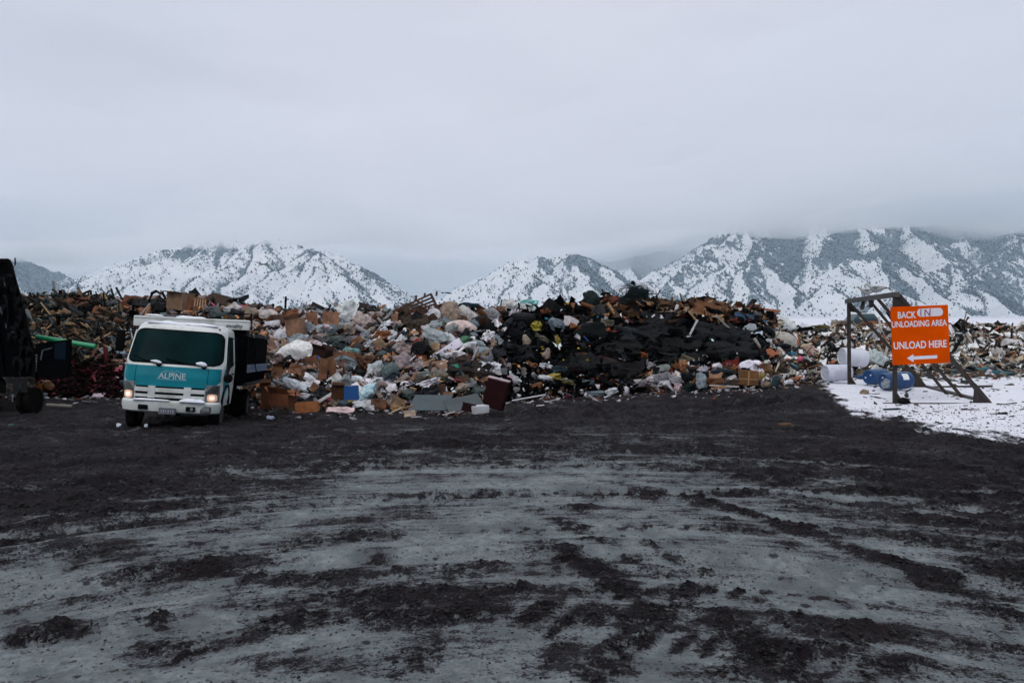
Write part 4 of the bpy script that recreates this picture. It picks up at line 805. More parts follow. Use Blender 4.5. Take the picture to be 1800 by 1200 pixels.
for p, q, w_, h_ in ((12, 545, 6, 15), (19, 500, 3, 10), (21, 572, 3, 11), (33, 583, 8, 2)): a = lx(p, q); s_ = 21.6/F; MB().add([(a[0]-w_*s_/2, -.26, a[1]+h_*s_*.5), (a[0]+w_*s_*.3, -.27, a[1]+h_*s_*.3), (a[0]+w_*s_*.6, -.26, a[1]-h_*s_*.5), (a[0]-w_*s_*.1, -.27, a[1]-h_*s_*.3)], [[0, 1, 2, 3]]).build('painted_gleam', mat('dull_pale_grey', (.05, .06, .07), rough=.4, var=.3, spec=.2), shell)  # pale quads painted as gleams on the torn netting
a = lx(25, 466); MB().tube([(a[0], 0, a[1]-.05), (a[0]+.03, 0, a[1]+.02), (a[0]+.02, 0, a[1]+.2)], .018, 6).build('latch', blk, shell)
for k, p in enumerate((37.5, 51)):
    a = lx(p, 697); wq = MB().lathe([(.16, -.085), (.34, -.085), (.37, -.06), (.375, 0), (.37, .06), (.34, .085), (.16, .085)], 'X', (a[0], .2, .36), 26).build('tyre', rubber, LT, smooth=True); MB().lathe([(.001, -.04), (.1, -.04), (.17, .05), (.2, .08)], 'X', (a[0], .2, .36), 18).build('rim', rimm, wq, smooth=True)
    MB().box((a[0], -.22, .80), (.17, .02, .36)).build('mud_flap', mat('grey_flap', (.012, .013, .015), var=.4, spec=.1), LT)
WZ = -.02
for yy in (1.5, 2.8):
    for p in (-200, -40): wheel(LT, lx(p, 697)[0]-.7*yy, yy, .42, .5)
shear(MB().box((lx(-75, 0)[0], 2.4, .72), (2.8, 4.6, .3))).build('chassis', blk, LT)
tg = MB().prism([lx(66, 604), lx(126, 596), lx(124, 640), lx(118, 662), lx(66, 664)], -.1, .02).build('tailgate', blkbody, LT)
fr_ = MB(); P5 = [lx(77, 632), lx(80, 615), lx(96, 611)]
for a, b_ in zip(P5[:-1], P5[1:]): fr_.bar((a[0], -.13, a[1]), (b_[0], -.13, b_[1]), .035)
fr_.build('pale_edging', mat('dull_pale_grey'), tg); bt = MB().prism([lx(101, 603), lx(121, 600), lx(120, 632), lx(101, 630)], -.14, -.11).build('blue_plate', mat('dark_blue', (.003, .009, .018), var=.3, spec=.05), tg)
mk = MB()
for k in range(6): a = lx(67.5+k*.3, 650-k*5.2); mk.box((a[0], -.13, a[1]), (.05, .02, .06))
mk.build('reflector_marks', mat('grey_marks', (.18, .17, .16), var=.3), tg)

# ------------------------------------------------------------------ steel sign frame and the orange board
FR = empty('steel_frame', (PT(1573, 712, 20.2).x, 20.2, 0)); tag(FR, 'rusty brown steel frame of posts and sloping struts standing in snow', 'frame')
steel = mat('rusty_steel', (.022, .013, .009), rough=.7, var=.5, vscale=5, dirt=.3, bump=.3); steell = mat('worn_grey_steel', (.06, .056, .053), rough=.6, var=.35, vscale=5)
o0 = FR.location
def W(p, q, Y): return PT(p, q, Y)-o0
A0, A1 = W(1573, 711, 20.2), W(1573, 519, 20.2); B0, B1 = W(1493, 678, 25.8), W(1492, 531, 25.8)
MB().bar(A0, A1, .085).build('post', steel, FR); MB().bar(B0, B1, .09).build('post', steel, FR)
tb = MB().bar(A1+Vector((0, -.1, .02)), B1+Vector((-.02, .1, .03)), .13).build('top_beam', steell, FR)
C0 = W(1742, 712, 20.2); D0 = W(1628, 683, 24.8)
MB().bar(A1+Vector((.1, 0, 0)), C0+Vector((-.05, .0, .03)), .095).build('sloping_strut', steel, FR); MB().bar(B1, D0+Vector((0, 0, .04)), .095).build('sloping_strut', steel, FR)
MB().bar(W(1527, 526, 23.6), W(1668, 697, 22.6), .08).build('sloping_strut', steel, FR); MB().bar(W(1541, 523, 22.3), W(1694, 701, 21.7), .08).build('sloping_strut', steel, FR)
MB().bar(W(1519, 528, 24.0), W(1515, 543, 23.9), .09).build('stub', steel, FR); MB().bar(W(1533, 526, 22.9), W(1530, 540, 22.9), .09).build('stub', steel, FR)
MB().bar(D0+Vector((0, 0, .05)), C0+Vector((-.08, 0, .06)), .12, .12).build('foot_beam', steell, FR)
for (P, Q) in ((A1, 1), (B1, 1)):
    MB().add([P+Vector((0, -.03, 0)), P+Vector((.42, -.03, -.36)), P+Vector((0, -.03, -.30)), P+Vector((0, .03, 0)), P+Vector((.42, .03, -.36)), P+Vector((0, .03, -.30))], [[0, 2, 1], [3, 4, 5], [0, 1, 4, 3], [1, 2, 5, 4], [2, 0, 3, 5]]).build('gusset', steel, FR)
for P, s_ in ((A0, .2), (B0, .2)): MB().add([P+Vector((.05, -.03, 0)), P+Vector((.05+s_, -.03, 0)), P+Vector((.05, -.03, .30)), P+Vector((.05, .03, 0)), P+Vector((.05+s_, .03, 0)), P+Vector((.05, .03, .30))], [[0, 1, 2], [3, 5, 4], [0, 3, 4, 1], [1, 4, 5, 2], [2, 5, 3, 0]]).build('foot_gusset', steel, FR)
for P, w_ in ((C0, .56), (D0, .50)): MB().add([P+Vector((-w_*.8, -.035, 0)), P+Vector((w_*.12, -.035, 0)), P+Vector((-w_*.72, -.035, .56)), P+Vector((-w_*.8, .035, 0)), P+Vector((w_*.12, .035, 0)), P+Vector((-w_*.72, .035, .56))], [[0, 1, 2], [3, 5, 4], [0, 3, 4, 1], [1, 4, 5, 2], [2, 5, 3, 0]]).build('foot_plate', steel, FR)
MB().bar(A0+Vector((-.3, 0, .02)), W(1905, 714, 20.2)+Vector((0, 0, .05)), .06).build('ground_rail', steel, FR); MB().bar(D0+Vector((-2.6, .1, .0)), D0+Vector((2.0, -.1, .09)), .06).build('ground_rail', steel, FR)

s_ = 20.05/F
sg = empty('warning_sign', tuple(PT(1617.5, 588.5, 20.05)), (0, R(-2.2), R(3))); tag(sg, 'square orange sign reading UNLOAD HERE with an arrow pointing left', 'sign')
orange = mat('orange_sheet', (.60, .066, .0008), rough=.7, var=.12, vscale=2.0, dirt=.14, dirtcol=(.30, .05, .006), spec=.0); wht = mat('sign_white', (.62, .62, .66), rough=.5, var=.08, vscale=10)
pn = MB().box((0, 0, 0), (104*s_, .012, 102*s_)).build('panel', orange, sg, bevel=.004)
def sgtext(body, cx, cz, hpx, wpx, bold=.010, m=None):
    t_ = text_mesh('lettering', body, 1.0, m or wht, pn, .0, 0.022, 1.0); xs = [v.co.x for v in t_.data.vertices]; ys = [v.co.y for v in t_.data.vertices]
    w0, h0 = max(xs)-min(xs), max(ys)-min(ys); mx_, my_ = (max(xs)+min(xs))/2, (max(ys)+min(ys))/2
    for v in t_.data.vertices: v.co = ((v.co.x-mx_)/w0*wpx*s_, -.0085, (v.co.y-my_)/h0*hpx*s_)
    t_.location = (cx*s_, 0, cz*s_); return t_
sgtext('BACK', -23, 36, 12, 33); sgtext('UNLOADING AREA', -1, 20, 11, 100); sgtext('UNLOAD HERE', -1, -17, 13, 96)
bm_ = MB(); pts = []
for k in range(24): a = 2*math.pi*k/24; c = 17 if math.cos(a) > 0 else -17; pts.append(((c+6.5*math.cos(a)+19)*s_, (39+7.2*math.sin(a))*s_))
bm_.prism(pts, -.0085, -.007).build('white_overpaint', mat('overpaint', (.60, .60, .64), rough=.7, var=.06, dirt=.12, dirtcol=(.6, .25, .2)), pn)
pk = MB(); redm = mat('marker_red', (.28, .02, .12), var=.3)
def stroke(pts): pk.tube([(x*s_, -.012, z_*s_) for x, z_ in pts], .012, 5)
stroke([(3, 45.5), (2, 39), (2.5, 33)]); pk.build('handwritten_letter', redm, pn); pk = MB(); stroke([(10, 32.5), (9.5, 39), (10.5, 44)]); stroke([(10.5, 44), (14, 39), (18.5, 33)]); stroke([(18.5, 33), (18.5, 39), (20, 45)]); pk.build('handwritten_letter', redm, pn)
MB().prism([(x*s_, z_*s_) for x, z_ in [(-26, -40), (-14, -33), (-14, -37.2), (29, -36.6), (29, -42.2), (-14, -42.8), (-14, -47)]], -.0085, -.007).build('arrow', wht, pn)
for x, z_ in ((-47, 46), (-47, -46), (47, 46), (47, -46)): MB().lathe([(.001, -.012), (.012, -.011), (.014, -.006)], 'Y', (x*s_, 0, z_*s_), 8).build('bolt', steell, pn)

# ------------------------------------------------------------------ gulls
def gull(name, label, loc, rz, scale=1.0, col=None, cat='bird', group=None):
    g = bpy.data.meshes.new(name); prof = [(-.20, .035, .01), (-.13, .055, .045), (-.04, .075, .075), (.05, .072, .08), (.11, .052, .06), (.155, .035, .035), (.19, .036, .036), (.215, .02, .02), (.235, .007, .007)]
    zc = [.035, .02, .0, .0, .03, .075, .105, .105, .10]; V = []; n = 12
    for (x, ry, rz_), c in zip(prof, zc):
        for k in range(n): a = 2*math.pi*k/n; V.append((x, ry*math.cos(a), c+.11+rz_*math.sin(a)))
    m_ = len(prof); Fs = [[i*n+k, i*n+(k+1) % n, (i+1)*n+(k+1) % n, (i+1)*n+k] for i in range(m_-1) for k in range(n)] + [list(range(n)), [(m_-1)*n+k for k in range(n)]]
    body = MB().add(V, Fs)
    for sy in (-1, 1): body.tube([(.0, sy*.025, .06), (.0, sy*.025, .0)], .006, 5); body.box((.012, sy*.025, .003), (.04, .025, .006))
    o = body.build(name, col or mat('pale_plumage', (.42, .44, .44), rough=.8, var=.15), None, smooth=True)
    for sy in (-1, 1): MB().add([(.10, sy*.066, .15), (.02, sy*.082, .165), (-.12, sy*.06, .15), (-.29, sy*.012, .125), (-.12, sy*.07, .10), (.03, sy*.085, .10)] + [(.10, sy*.05, .15), (.02, sy*.06, .165), (-.12, sy*.04, .15), (-.28, sy*.0, .12), (-.12, sy*.05, .10), (.03, sy*.06, .10)], [[0, 1, 2, 3, 4, 5], [11, 10, 9, 8, 7, 6]] + [[i, 6+i, 6+(i+1) % 6, (i+1) % 6] for i in range(6)]).build('wing', mat('grey_plumage', (.13, .15, .165), rough=.8, var=.2), o)
    MB().tube([(.232, 0, .21), (.265, 0, .202)], [.008, .003], 6).build('beak', mat('yellow_beak', (.35, .25, .06)), o)
    o.location = loc; o.rotation_euler = (0, 0, rz); o.scale = (scale,)*3; tag(o, label, cat, group); return o
gull('gull', 'pale gull on the steel beam with the sign, nearer the far post', tuple(W(1524, 524.5, 23.9)+o0+Vector((0, 0, .07))), R(172), 1.25, None, 'gull', 'gulls perched on the steel beam')
gull('gull', 'grey gull on the steel beam with the sign, nearer the orange board', tuple(W(1541, 521, 22.5)+o0+Vector((0, 0, .07))), R(150), 1.3, None, 'gull', 'gulls perched on the steel beam')
dark_f = mat('dark_plumage', (.02, .022, .025), rough=.8, var=.2)
for i, (p, q, Y, sc_, lb) in enumerate([(459, 465, 60, 1.0, 'small dark bird flying in front of the left mountain'), (778, 515, 34, .55, 'small dark bird flying beside the wooden lattice')]):
    fb = MB().tube([(-.2, 0, 0), (-.1, 0, .01), (.1, 0, .02), (.2, 0, .02)], [.01, .045, .05, .012], 8)
    for sy in (-1, 1): fb.add([(.06, sy*.04, .02), (.03, sy*.3, .12), (-.06, sy*.6, .06), (-.08, sy*.3, .10), (-.08, sy*.04, .02)] + [(.06, sy*.04, .01), (.03, sy*.3, .11), (-.06, sy*.6, .055), (-.08, sy*.3, .09), (-.08, sy*.04, .01)], [[0, 1, 2, 3, 4], [9, 8, 7, 6, 5]] + [[k, 5+k, 5+(k+1) % 5, (k+1) % 5] for k in range(5)])
    o = fb.build('flying_bird', dark_f, None, smooth=True); o.location = PT(p, q, Y); o.rotation_euler = (R(10), 0, R(100 if i else 75)); o.scale = (sc_*1.3,)*3; tag(o, lb, 'bird')

# ------------------------------------------------------------------ distant car behind the low heap
car = empty('parked_car', tuple(PT(1512, 556, 62)*1.0 - Vector((0, 0, 1.30))), (0, 0, R(4))); tag(car, 'dark car parked on the snow beyond the low heap', 'car')
carm = mat('dark_car_paint', (.02, .03, .035), rough=.3, var=.1)
body = MB().prism([(-1.45, .35), (-1.5, .75), (-1.35, .98), (-.9, 1.02), (-.45, 1.05), (.9, 1.1), (1.35, 1.0), (1.45, .35)], -.85, .85).build('body', carm, car, bevel=.05)
MB().prism([(-.95, 1.0), (-.55, 1.48), (.75, 1.5), (1.1, 1.05)], -.74, .74).build('cabin', mat('car_glass', (.05, .09, .10), rough=.15), car, bevel=.04)
MB().prism([(-.55, 1.5), (-.5, 1.54), (.7, 1.56), (.8, 1.5)], -.70, .70).build('roof', snowm, car)
for x in (-.9, .95):
    for y in (-.8, .8): MB().lathe([(.001, -.09), (.3, -.1), (.32, 0), (.3, .1), (.001, .09)], 'Y', (x, y, .32), 18).build('wheel', rubber, car)
# ------------------------------------------------------------------ single pieces of rubbish
ir = np.random.RandomState(77)
_b = bmesh.new(); bmesh.ops.create_icosphere(_b, subdivisions=4, radius=1.0); ICO_V = np.array([v.co[:] for v in _b.verts]); ICO_F = np.array([[v.index for v in f.verts] for f in _b.faces]); _b.free()
_b = bmesh.new(); bmesh.ops.create_icosphere(_b, subdivisions=3, radius=1.0); ICO3_V = np.array([v.co[:] for v in _b.verts]); ICO3_F = np.array([[v.index for v in f.verts] for f in _b.faces]); _b.free()
_mc = {}
def cm(kind, hexc, g=1.0):
    key = (kind, hexc)
    if key in _mc: return _mc[key]
    l_ = lin(hexc); mu = sum(l_)/3; dk = .82 if kind in ('card', 'wood') else 1.0; c = tuple(min(.8, (mu+(v-mu)*dk)*g*(1.25 if mu > .3 else 1)) for v in l_); nm = {'bag': 'plastic_film', 'card': 'cardboard', 'wood': 'weathered_wood', 'cloth': 'cloth', 'board': 'board', 'metal': 'painted_metal', 'felt': 'roofing_felt', 'hard': 'hard_plastic'}[kind]+'_'+hexc
    lo_ = mu < .02; c = tuple(v*(.8 if lo_ else 1) for v in c)
    a = dict(bag=dict(rough=.38, var=.3, vscale=5, bump=1.0, bscale=9, bdist=.06, dirt=.42, spec=.4), card=dict(rough=.85, var=.25, vscale=3, dirt=.42, bump=.15, spec=.15), wood=dict(rough=.8, var=.3, vscale=7, dirt=.25, bump=.3, spec=.2),
             cloth=dict(rough=.9, var=.3, vscale=5, bump=.9, bscale=12, bdist=.05, dirt=.4, spec=.1), board=dict(rough=.6, var=.12, vscale=3, dirt=.2, spec=.25), metal=dict(rough=.45, var=.2, vscale=4, dirt=.35, spec=.4), felt=dict(rough=.6, var=.6, vscale=6, bump=.8, bscale=14, bdist=.04, dirt=.1, spec=0.05),
             hard=dict(rough=.35, var=.08, vscale=3, dirt=.2, spec=.45))[kind]
    
    if lo_: a['dirt'] = .05; a['spec'] = min(a['spec'], .06)
    _mc[key] = mat(nm, c, **a); return _mc[key]
def g_bag(w, h, d, sd, fold=1.0):
    """a slumped, creased bag: facets from random planes, sharp folds and a few pulled corners"""
    q = np.random.RandomState(sd); P = ICO_V.copy(); k = 9
    N = q.normal(size=(k, 3)); N /= np.linalg.norm(N, axis=1)[:, None]; dist = q.uniform(.55, 1.0, k)
    r = np.min(np.where(P @ N.T > .05, dist/np.maximum(P @ N.T, .05), 9), 1); r = np.minimum(r, 1.05); r = .35 + .65*r
    fd = np.clip(fold, .25, 1.6); r = r*(1 + .22*fd*fbm3(P*1.3, 2, sd)) + fd*(.26*fbm3(P*[2.0, 2.0, 1.4], 3, sd+3, .6, True)-.05) + fd*.07*fbm3(P*7, 2, sd+6, .6, True)
    for _ in range(q.randint(2, 5)):
        n_ = q.normal(size=3)*[1.3, .6, 1]; n_ /= np.linalg.norm(n_); r = r + q.uniform(.15, .55)*min(1, fd)*np.exp(-((1-P @ n_)/.035))
    P = P*r[:, None]; P[:, 0] += .22*fd*P[:, 2]*q.normal(); P[:, 2] = np.where(P[:, 2] < -.4, -.4+(P[:, 2]+.4)*.25, P[:, 2])
    P = P/[np.ptp(P[:, 0]), np.ptp(P[:, 1]), np.ptp(P[:, 2])]; P -= (P.max(0)+P.min(0))/2; return P*[w*1.08, d, h*1.08], ICO_F
def drape(p0, p1, q0, q1, col, label, name='draped_sheet', cat='sheeting', kind='felt', amp=.16, lift=.34, nx=46, ny=22, rag=.10, slant=0, group=None):
    """sheeting thrown over the heap: follows its surface, with folds and a torn outline"""
    S_ = sd(); u = np.linspace(0, 1, nx+1); v = np.linspace(0, 1, ny+1); U, V = np.meshgrid(u, v)
    e = np.stack([U*3, V*3, U*0+S_*.31], -1); rg = rag*(fbm3(e*1.3, 3, S_, .6)); rg2 = rag*(fbm3(e*1.3+9, 3, S_, .6))
    pp = p0+(p1-p0)*(U+rg*1.6); qq = q1-(q1-q0)*np.clip(V+rg2*2.2, -.2, 1.2) + slant*(U-.5)
    S0 = surf(pp, qq); f_ = amp*(fbm3(np.stack([S0[..., 0]*1.1, S0[..., 2]*2.6, S0[..., 0]*0+S_], -1), 4, S_, .6, True)-.1) + .5*amp*fbm3(e*2, 2, S_+3)
    edge = np.minimum(np.minimum(U, 1-U)*8, np.minimum(V, 1-V)*5).clip(0, 1); off = (lift*edge+.12) + f_*edge
    P = S0 + np.stack([0*off, -off*.8, off*.55], -1); P[..., 2] -= (1-edge)*.05; P = P.reshape(-1, 3); c = P.mean(0); th = .015; A = P-c; n_ = len(A); B = A+[0, th, -th*.5]
    i0 = np.arange(n_).reshape(ny+1, nx+1); Q = np.stack([i0[:-1, :-1], i0[:-1, 1:], i0[1:, 1:], i0[1:, :-1]], -1).reshape(-1, 4); S2 = []
    for line in (i0[0], i0[:, -1], i0[-1][::-1], i0[::-1, 0]): S2.append(np.stack([line[:-1], line[:-1]+n_, line[1:]+n_, line[1:]], -1))
    o = mesh_np(name, np.concatenate([A, B]), np.concatenate([Q, Q[:, ::-1]+n_]+S2), cm(kind, col), smooth=True); o.data.set_sharp_from_angle(angle=R(35)); o.location = c; tag(o, label, cat, group); return o
def g_crumple(w, h, d, sd):
    P = ICO3_V.copy(); P = np.sign(P)*np.abs(P)**.8; r = 1 + .9*fbm3(P*1.5, 3, sd, .6) + .5*fbm3(P*3.5, 2, sd+5, .6, True)
    P = P*r[:, None]; P = P/[np.ptp(P[:, 0]), np.ptp(P[:, 1]), np.ptp(P[:, 2])]; P -= (P.max(0)+P.min(0))/2; return P*[w, d, h], ICO3_F
def g_sheet(w, h, th, sd, warp=.08, nx=14, ny=10, ragged=.04, jag=0):
    u = np.linspace(-.5, .5, nx+1); v = np.linspace(-.5, .5, ny+1); U, V = np.meshgrid(u, v); e = np.stack([U*1.7, V*1.7, U*0+sd*.37], -1)
    y = warp*(fbm3(e, 2, sd) + .35*fbm3(e*3, 2, sd+1)); x = U*(1+ragged*noise3(e*2.3+4, sd)*2) + ragged*noise3(e*5+7, sd); zz = V + ragged*noise3(e*5+17, sd)
    if jag: edge = (np.abs(U) > .47) | (np.abs(V) > .47); x = np.where(edge, x+ir.normal(0, jag, U.shape), x); zz = np.where(edge, zz+ir.normal(0, jag, U.shape), zz)
    A = np.stack([x*w, y*max(w, h), zz*h], -1).reshape(-1, 3); B = A+[0, th, 0]; n_ = len(A); i0 = np.arange(n_).reshape(ny+1, nx+1)
    Q = np.stack([i0[:-1, :-1], i0[:-1, 1:], i0[1:, 1:], i0[1:, :-1]], -1).reshape(-1, 4); S_ = []
    for line in (i0[0], i0[:, -1], i0[-1][::-1], i0[::-1, 0]): S_.append(np.stack([line[:-1], line[:-1]+n_, line[1:]+n_, line[1:]], -1))
    return np.concatenate([A, B]), np.concatenate([Q, Q[:, ::-1]+n_]+S_)
def xf(P, M): return P @ np.array(M.to_3x3()).T
def place(cx, cy, w, h, roll=0, lean=0, yaw=0, dpx=None, fwd=.25, at=None):
    """centre and rotation of a piece seen at (cx, cy) resting on the heap; at: own distance"""
    if at is None:
        q = cy+.35*h; S_ = surf(cx, q); Y = float(S_[1]); s = Y/F; D = (dpx or min(w, h))*s; Yc = Y - fwd*D - .42
        if q > float(yb(cx)): gY = H*F/max(q+.15*h-HY, 40); Yc = min(Yc, depth_at(cx, cy+.5*h))
    else: Yc = at; s = Yc/F; D = (dpx or min(w, h))*s
    M = Euler((0, 0, R(yaw))).to_matrix() @ Euler((R(lean), 0, 0)).to_matrix() @ Euler((0, -R(roll), 0)).to_matrix()
    return PT(cx, cy, Yc), M, Yc/F, D
def depth_at(p, q):
    Y = H*F/max(q-HY, 30)
    for _ in range(10): Y = .5*Y + .5*(H-gz((p-900)/F*Y, Y))*F/max(q-HY, 30)
    return Y
USED = {}
def put(name, P, Fq, m, c, M, label, cat, group=None, smooth=True):
    o = mesh_np(name, P, Fq, m, smooth=smooth)
    if smooth: o.data.set_sharp_from_angle(angle=R(40))
    o.location = c; o.rotation_euler = M.to_euler(); tag(o, label, cat, group); return o
SD = [100]
def sd(): SD[0] += 1; return SD[0]
def bag(cx, cy, w, h, col, label, roll=0, d=None, fold=1.0, knot=False, kind='bag', name='rubbish_bag', cat='bag', group=None, at=None, yaw=None):
    c, M, s, D = place(cx, cy, w, h, roll, 0, ir.uniform(-15, 15) if yaw is None else yaw, d or min(w, h), at=at)
    P, Fq = g_bag(w*s, h*s, (d or min(w, h)*1.0)*s, sd(), fold); o = put(name, P, Fq, cm(kind, col), c, M, label, cat, group); o.data.set_sharp_from_angle(angle=R(24))
    if knot:
        k = MB(); z0 = h*s*.42; x0 = ir.uniform(-.1, .1)*w*s; k.tube([(x0, 0, z0), (x0+.01, 0, z0+.10*h*s), (x0+.03, 0, z0+.16*h*s), (x0+.06, 0, z0+.28*h*s)], [.14*h*s, .05*h*s, .06*h*s, .11*h*s], 8); k.build('knot', cm(kind, col), o, smooth=True)
    return o
def cloth(cx, cy, w, h, col, label, roll=0, kind='cloth', name='crumpled_cloth', cat='cloth', d=None, group=None, at=None):
    c, M, s, D = place(cx, cy, w, h, roll, 0, ir.uniform(-15, 15), d or min(w, h), at=at); P, Fq = g_crumple(w*s*1.05, h*s*1.1, (d or min(w, h)*1.1)*s, sd()); return put(name, P, Fq, cm(kind, col), c, M, label, cat, group)
def sheet(cx, cy, w, h, col, label, roll=0, lean=-25, kind='card', name='cardboard_sheet', cat='cardboard', warp=.08, th=.012, ragged=.05, jag=0, yaw=0, group=None, at=None):
    c, M, s, D = place(cx, cy, w, h, roll, lean, yaw, .3*h, at=at); k = 1/max(.35, math.cos(R(lean))); P, Fq = g_sheet(w*s, h*s*min(k, 1.8), th, sd(), warp, ragged=ragged, jag=jag); return put(name, P, Fq, cm(kind, col), c, M, label, cat, group)
def stick(x0, y0, x1, y1, col, label, t=3, kind='wood', name='plank', cat='plank', depth=.1, group=None, square=True, bend=0, at=None, dY=0):
    cx, cy = (x0+x1)/2, (y0+y1)/2; c, M, s, D = place(cx, cy, 4, abs(y1-y0), fwd=.3, at=at); L_ = math.hypot(x1-x0, y1-y0)*s; a = -math.atan2(y1-y0, x1-x0)
    m_ = MB()
    if square:
        n_ = 6; P = []
        for i in range(n_+1):
            u = i/n_-.5; r = 1+.10*math.sin(i*2.3+x0); z_ = bend*L_*(.25-u*u)*4
            for sx, sz in ((-1, -1), (1, -1), (1, 1), (-1, 1)): P.append((u*L_, sx*t*s*.5*(1.0 if t < 4 else .6), z_+sz*t*s*.5*r))
        m_.add(P, [[i*4+k, i*4+(k+1) % 4, (i+1)*4+(k+1) % 4, (i+1)*4+k] for i in range(n_) for k in range(4)] + [[3, 2, 1, 0], [n_*4+k for k in range(4)]])
    else: m_.tube([((i/8-.5)*L_, 0, bend*L_*(.25-(i/8-.5)**2)*4) for i in range(9)], t*s*.5, 10)
    o = m_.build(name, cm(kind, col), None, smooth=not square); o.location = c; o.rotation_euler = (ir.normal(0, .2) if square else 0, -a, math.atan2(dY, L_)); tag(o, label, cat, group); return o
def cbox(cx, cy, w, h, col, label, roll=0, d=None, yaw=18, open_=True, kind='card', name='cardboard_box', cat='box', dent=.05, lean=0, flaps=2, group=None, at=None, inner='2a1c12', tape=None):
    c, M, s, D = place(cx, cy, w, h, roll, lean, yaw, d or w*.6, fwd=.5, at=at); k = abs(math.cos(R(yaw)))+.6*abs(math.sin(R(yaw))); W_, H_, D_ = w*s/k, h*s*.96, (d or w*.6)*s; t_ = .012; m_ = MB(); z0 = -H_/2
    if open_:
        for (q, dd) in (((0, -D_/2+t_/2, 0), (W_, t_, H_)), ((0, D_/2-t_/2, 0), (W_, t_, H_)), ((-W_/2+t_/2, 0, 0), (t_, D_-2*t_, H_)), ((W_/2-t_/2, 0, 0), (t_, D_-2*t_, H_)), ((0, 0, z0+t_/2), (W_-2*t_, D_-2*t_, t_))): m_.box(q, dd)
    else: m_.box((0, 0, 0), (W_, D_, H_))
    m_.v = [tuple(np.array(v)+dent*W_*np.array([float(noise3(np.array([v[0]*3+a_, v[1]*3, v[2]*3])+SD[0])) for a_ in (0, 5, 9)])) for v in m_.v]; sd()
    o = m_.build(name, cm(kind, col), None, bevel=.0 if open_ else min(.012, H_*.1)); o.location = c; o.rotation_euler = M.to_euler(); tag(o, label, cat, group)
    if open_:
        for kf in range(flaps):
            f = MB(); sgn = (-1, 1)[kf % 2]; fl = min(D_, W_)*.45; ang = R(ir.uniform(-10, 60)); ax = Vector((0, sgn*math.cos(ang), math.sin(ang)*1))*fl
            if kf < 2: b0 = [Vector((-W_/2, sgn*D_/2, H_/2)), Vector((W_/2, sgn*D_/2, H_/2))]
            else: b0 = [Vector((sgn*W_/2, -D_/2, H_/2)), Vector((sgn*W_/2, D_/2, H_/2))]; ax = Vector((sgn*math.cos(ang), 0, math.sin(ang)))*fl
            n_ = Vector((0, 0, .008)); f.add([b0[0], b0[1], b0[1]+ax*.95, b0[0]+ax]+[p+n_ for p in (b0[0], b0[1], b0[1]+ax*.95, b0[0]+ax)], [[0, 1, 2, 3], [7, 6, 5, 4], [0, 4, 5, 1], [1, 5, 6, 2], [2, 6, 7, 3], [3, 7, 4, 0]]); f.build('flap', cm(kind, col), o)
    if tape: MB().box((0, -D_/2-.006, 0), (.07*W_, .006, H_*.98)).box((0, -D_/2-.004, -.02), (W_*.98, .004, .07*H_)).build('tape', cm('board', tape), o)
    return o
def barrel(cx, cy, w, h, col, label, roll=0, yaw=10, at=None, rings=2, group=None, name='barrel', cat='barrel', lbl=None, endc=None):
    c, M, s, D = place(cx, cy, w, h, 0, 0, yaw, h, at=at); L_, r = w*s*.92, h*s/2
    pr = [(.001, -L_/2+.01), (r*.80, -L_/2+.01), (r*.84, -L_/2-.01), (r*.93, -L_/2), (r*.99, -L_/2+.05*L_)]
    for q in np.linspace(-.4, .4, 17):
        k = 1+.0; 
        for g_ in ((-.16, .16) if rings == 2 else ()): k += .045*math.exp(-((q-g_)/.025)**2)
        pr.append((r*k, q*L_))
    pr += [(r*.99, L_/2-.05*L_), (r*.93, L_/2), (r*.84, L_/2+.01), (r*.80, L_/2-.01), (.001, L_/2-.01)]
    o = MB().lathe(pr, 'X', (0, 0, 0), 36).build(name, cm('hard', col), None, smooth=True); o.location = c; o.rotation_euler = (R(ir.uniform(0, 360)) if not lbl else 0, -R(roll), R(yaw)); tag(o, label, cat, group)
    for a in (.5, -.4): MB().lathe([(r*.11, 0), (r*.12, .02), (.001, .022)], 'X', (-L_/2-.012, r*.45*math.cos(a*3), r*.45*math.sin(a*3)), 12).build('bung', cm('hard', 'b9b5bb'), o)
    if lbl:
        V = [(x, -r*1.06*math.cos(a), r*1.06*math.sin(a)) for x in (L_*lbl[0], L_*lbl[1]) for a in np.linspace(lbl[2], lbl[3], 7)]; MB().add(V, [[i, i+1, i+8, i+7] for i in range(6)]).build('label', cm('board', 'cfd2da'), o)
    return o

# --- left timber heap
stick(111, 543, 141, 565, '8f6a55', 'pinkish tan post slanting down the left timber heap, largest there', 5.5)
stick(150, 569, 167, 590, 'a5855e', 'pale yellow lath below the pinkish post on the left timber heap', 4); stick(157, 557, 178, 567, '7a5a48', 'short brown post just right of the pinkish post on the timber heap', 4.5)
stick(187, 557, 200, 566, 'a8784e', 'short orange tan lath high on the timber heap left of the truck', 3); stick(86, 583, 112, 570, '8a7050', 'thin tan lath rising rightwards above the green pipe', 2.4); stick(140, 525, 171, 519, '15171a', 'black beam sticking up at the crest of the timber heap', 5)
sheet(139, 530, 44, 15, '6f4028', 'rust brown board lying at the crest of the left timber heap', 8, -30); sheet(176, 546, 26, 15, '7a4a28', 'orange brown board below the crest left of the truck', -12); cloth(153, 545, 28, 15, '0e1012', 'black crumpled sheet on the timber heap between two brown boards')
bag(197, 535, 36, 17, '23272b', 'dark grey bag on the crest just left of the truck'); sheet(236, 530, 42, 20, '6a3e26', 'brown crumpled board on the crest above the truck header, left end', -8, -20, warp=.2); sheet(234, 531, 9, 8, 'b8aeb0', 'small white scrap stuck on the brown crumpled board', 10, -20, kind='board', name='paper_scrap', cat='scrap')
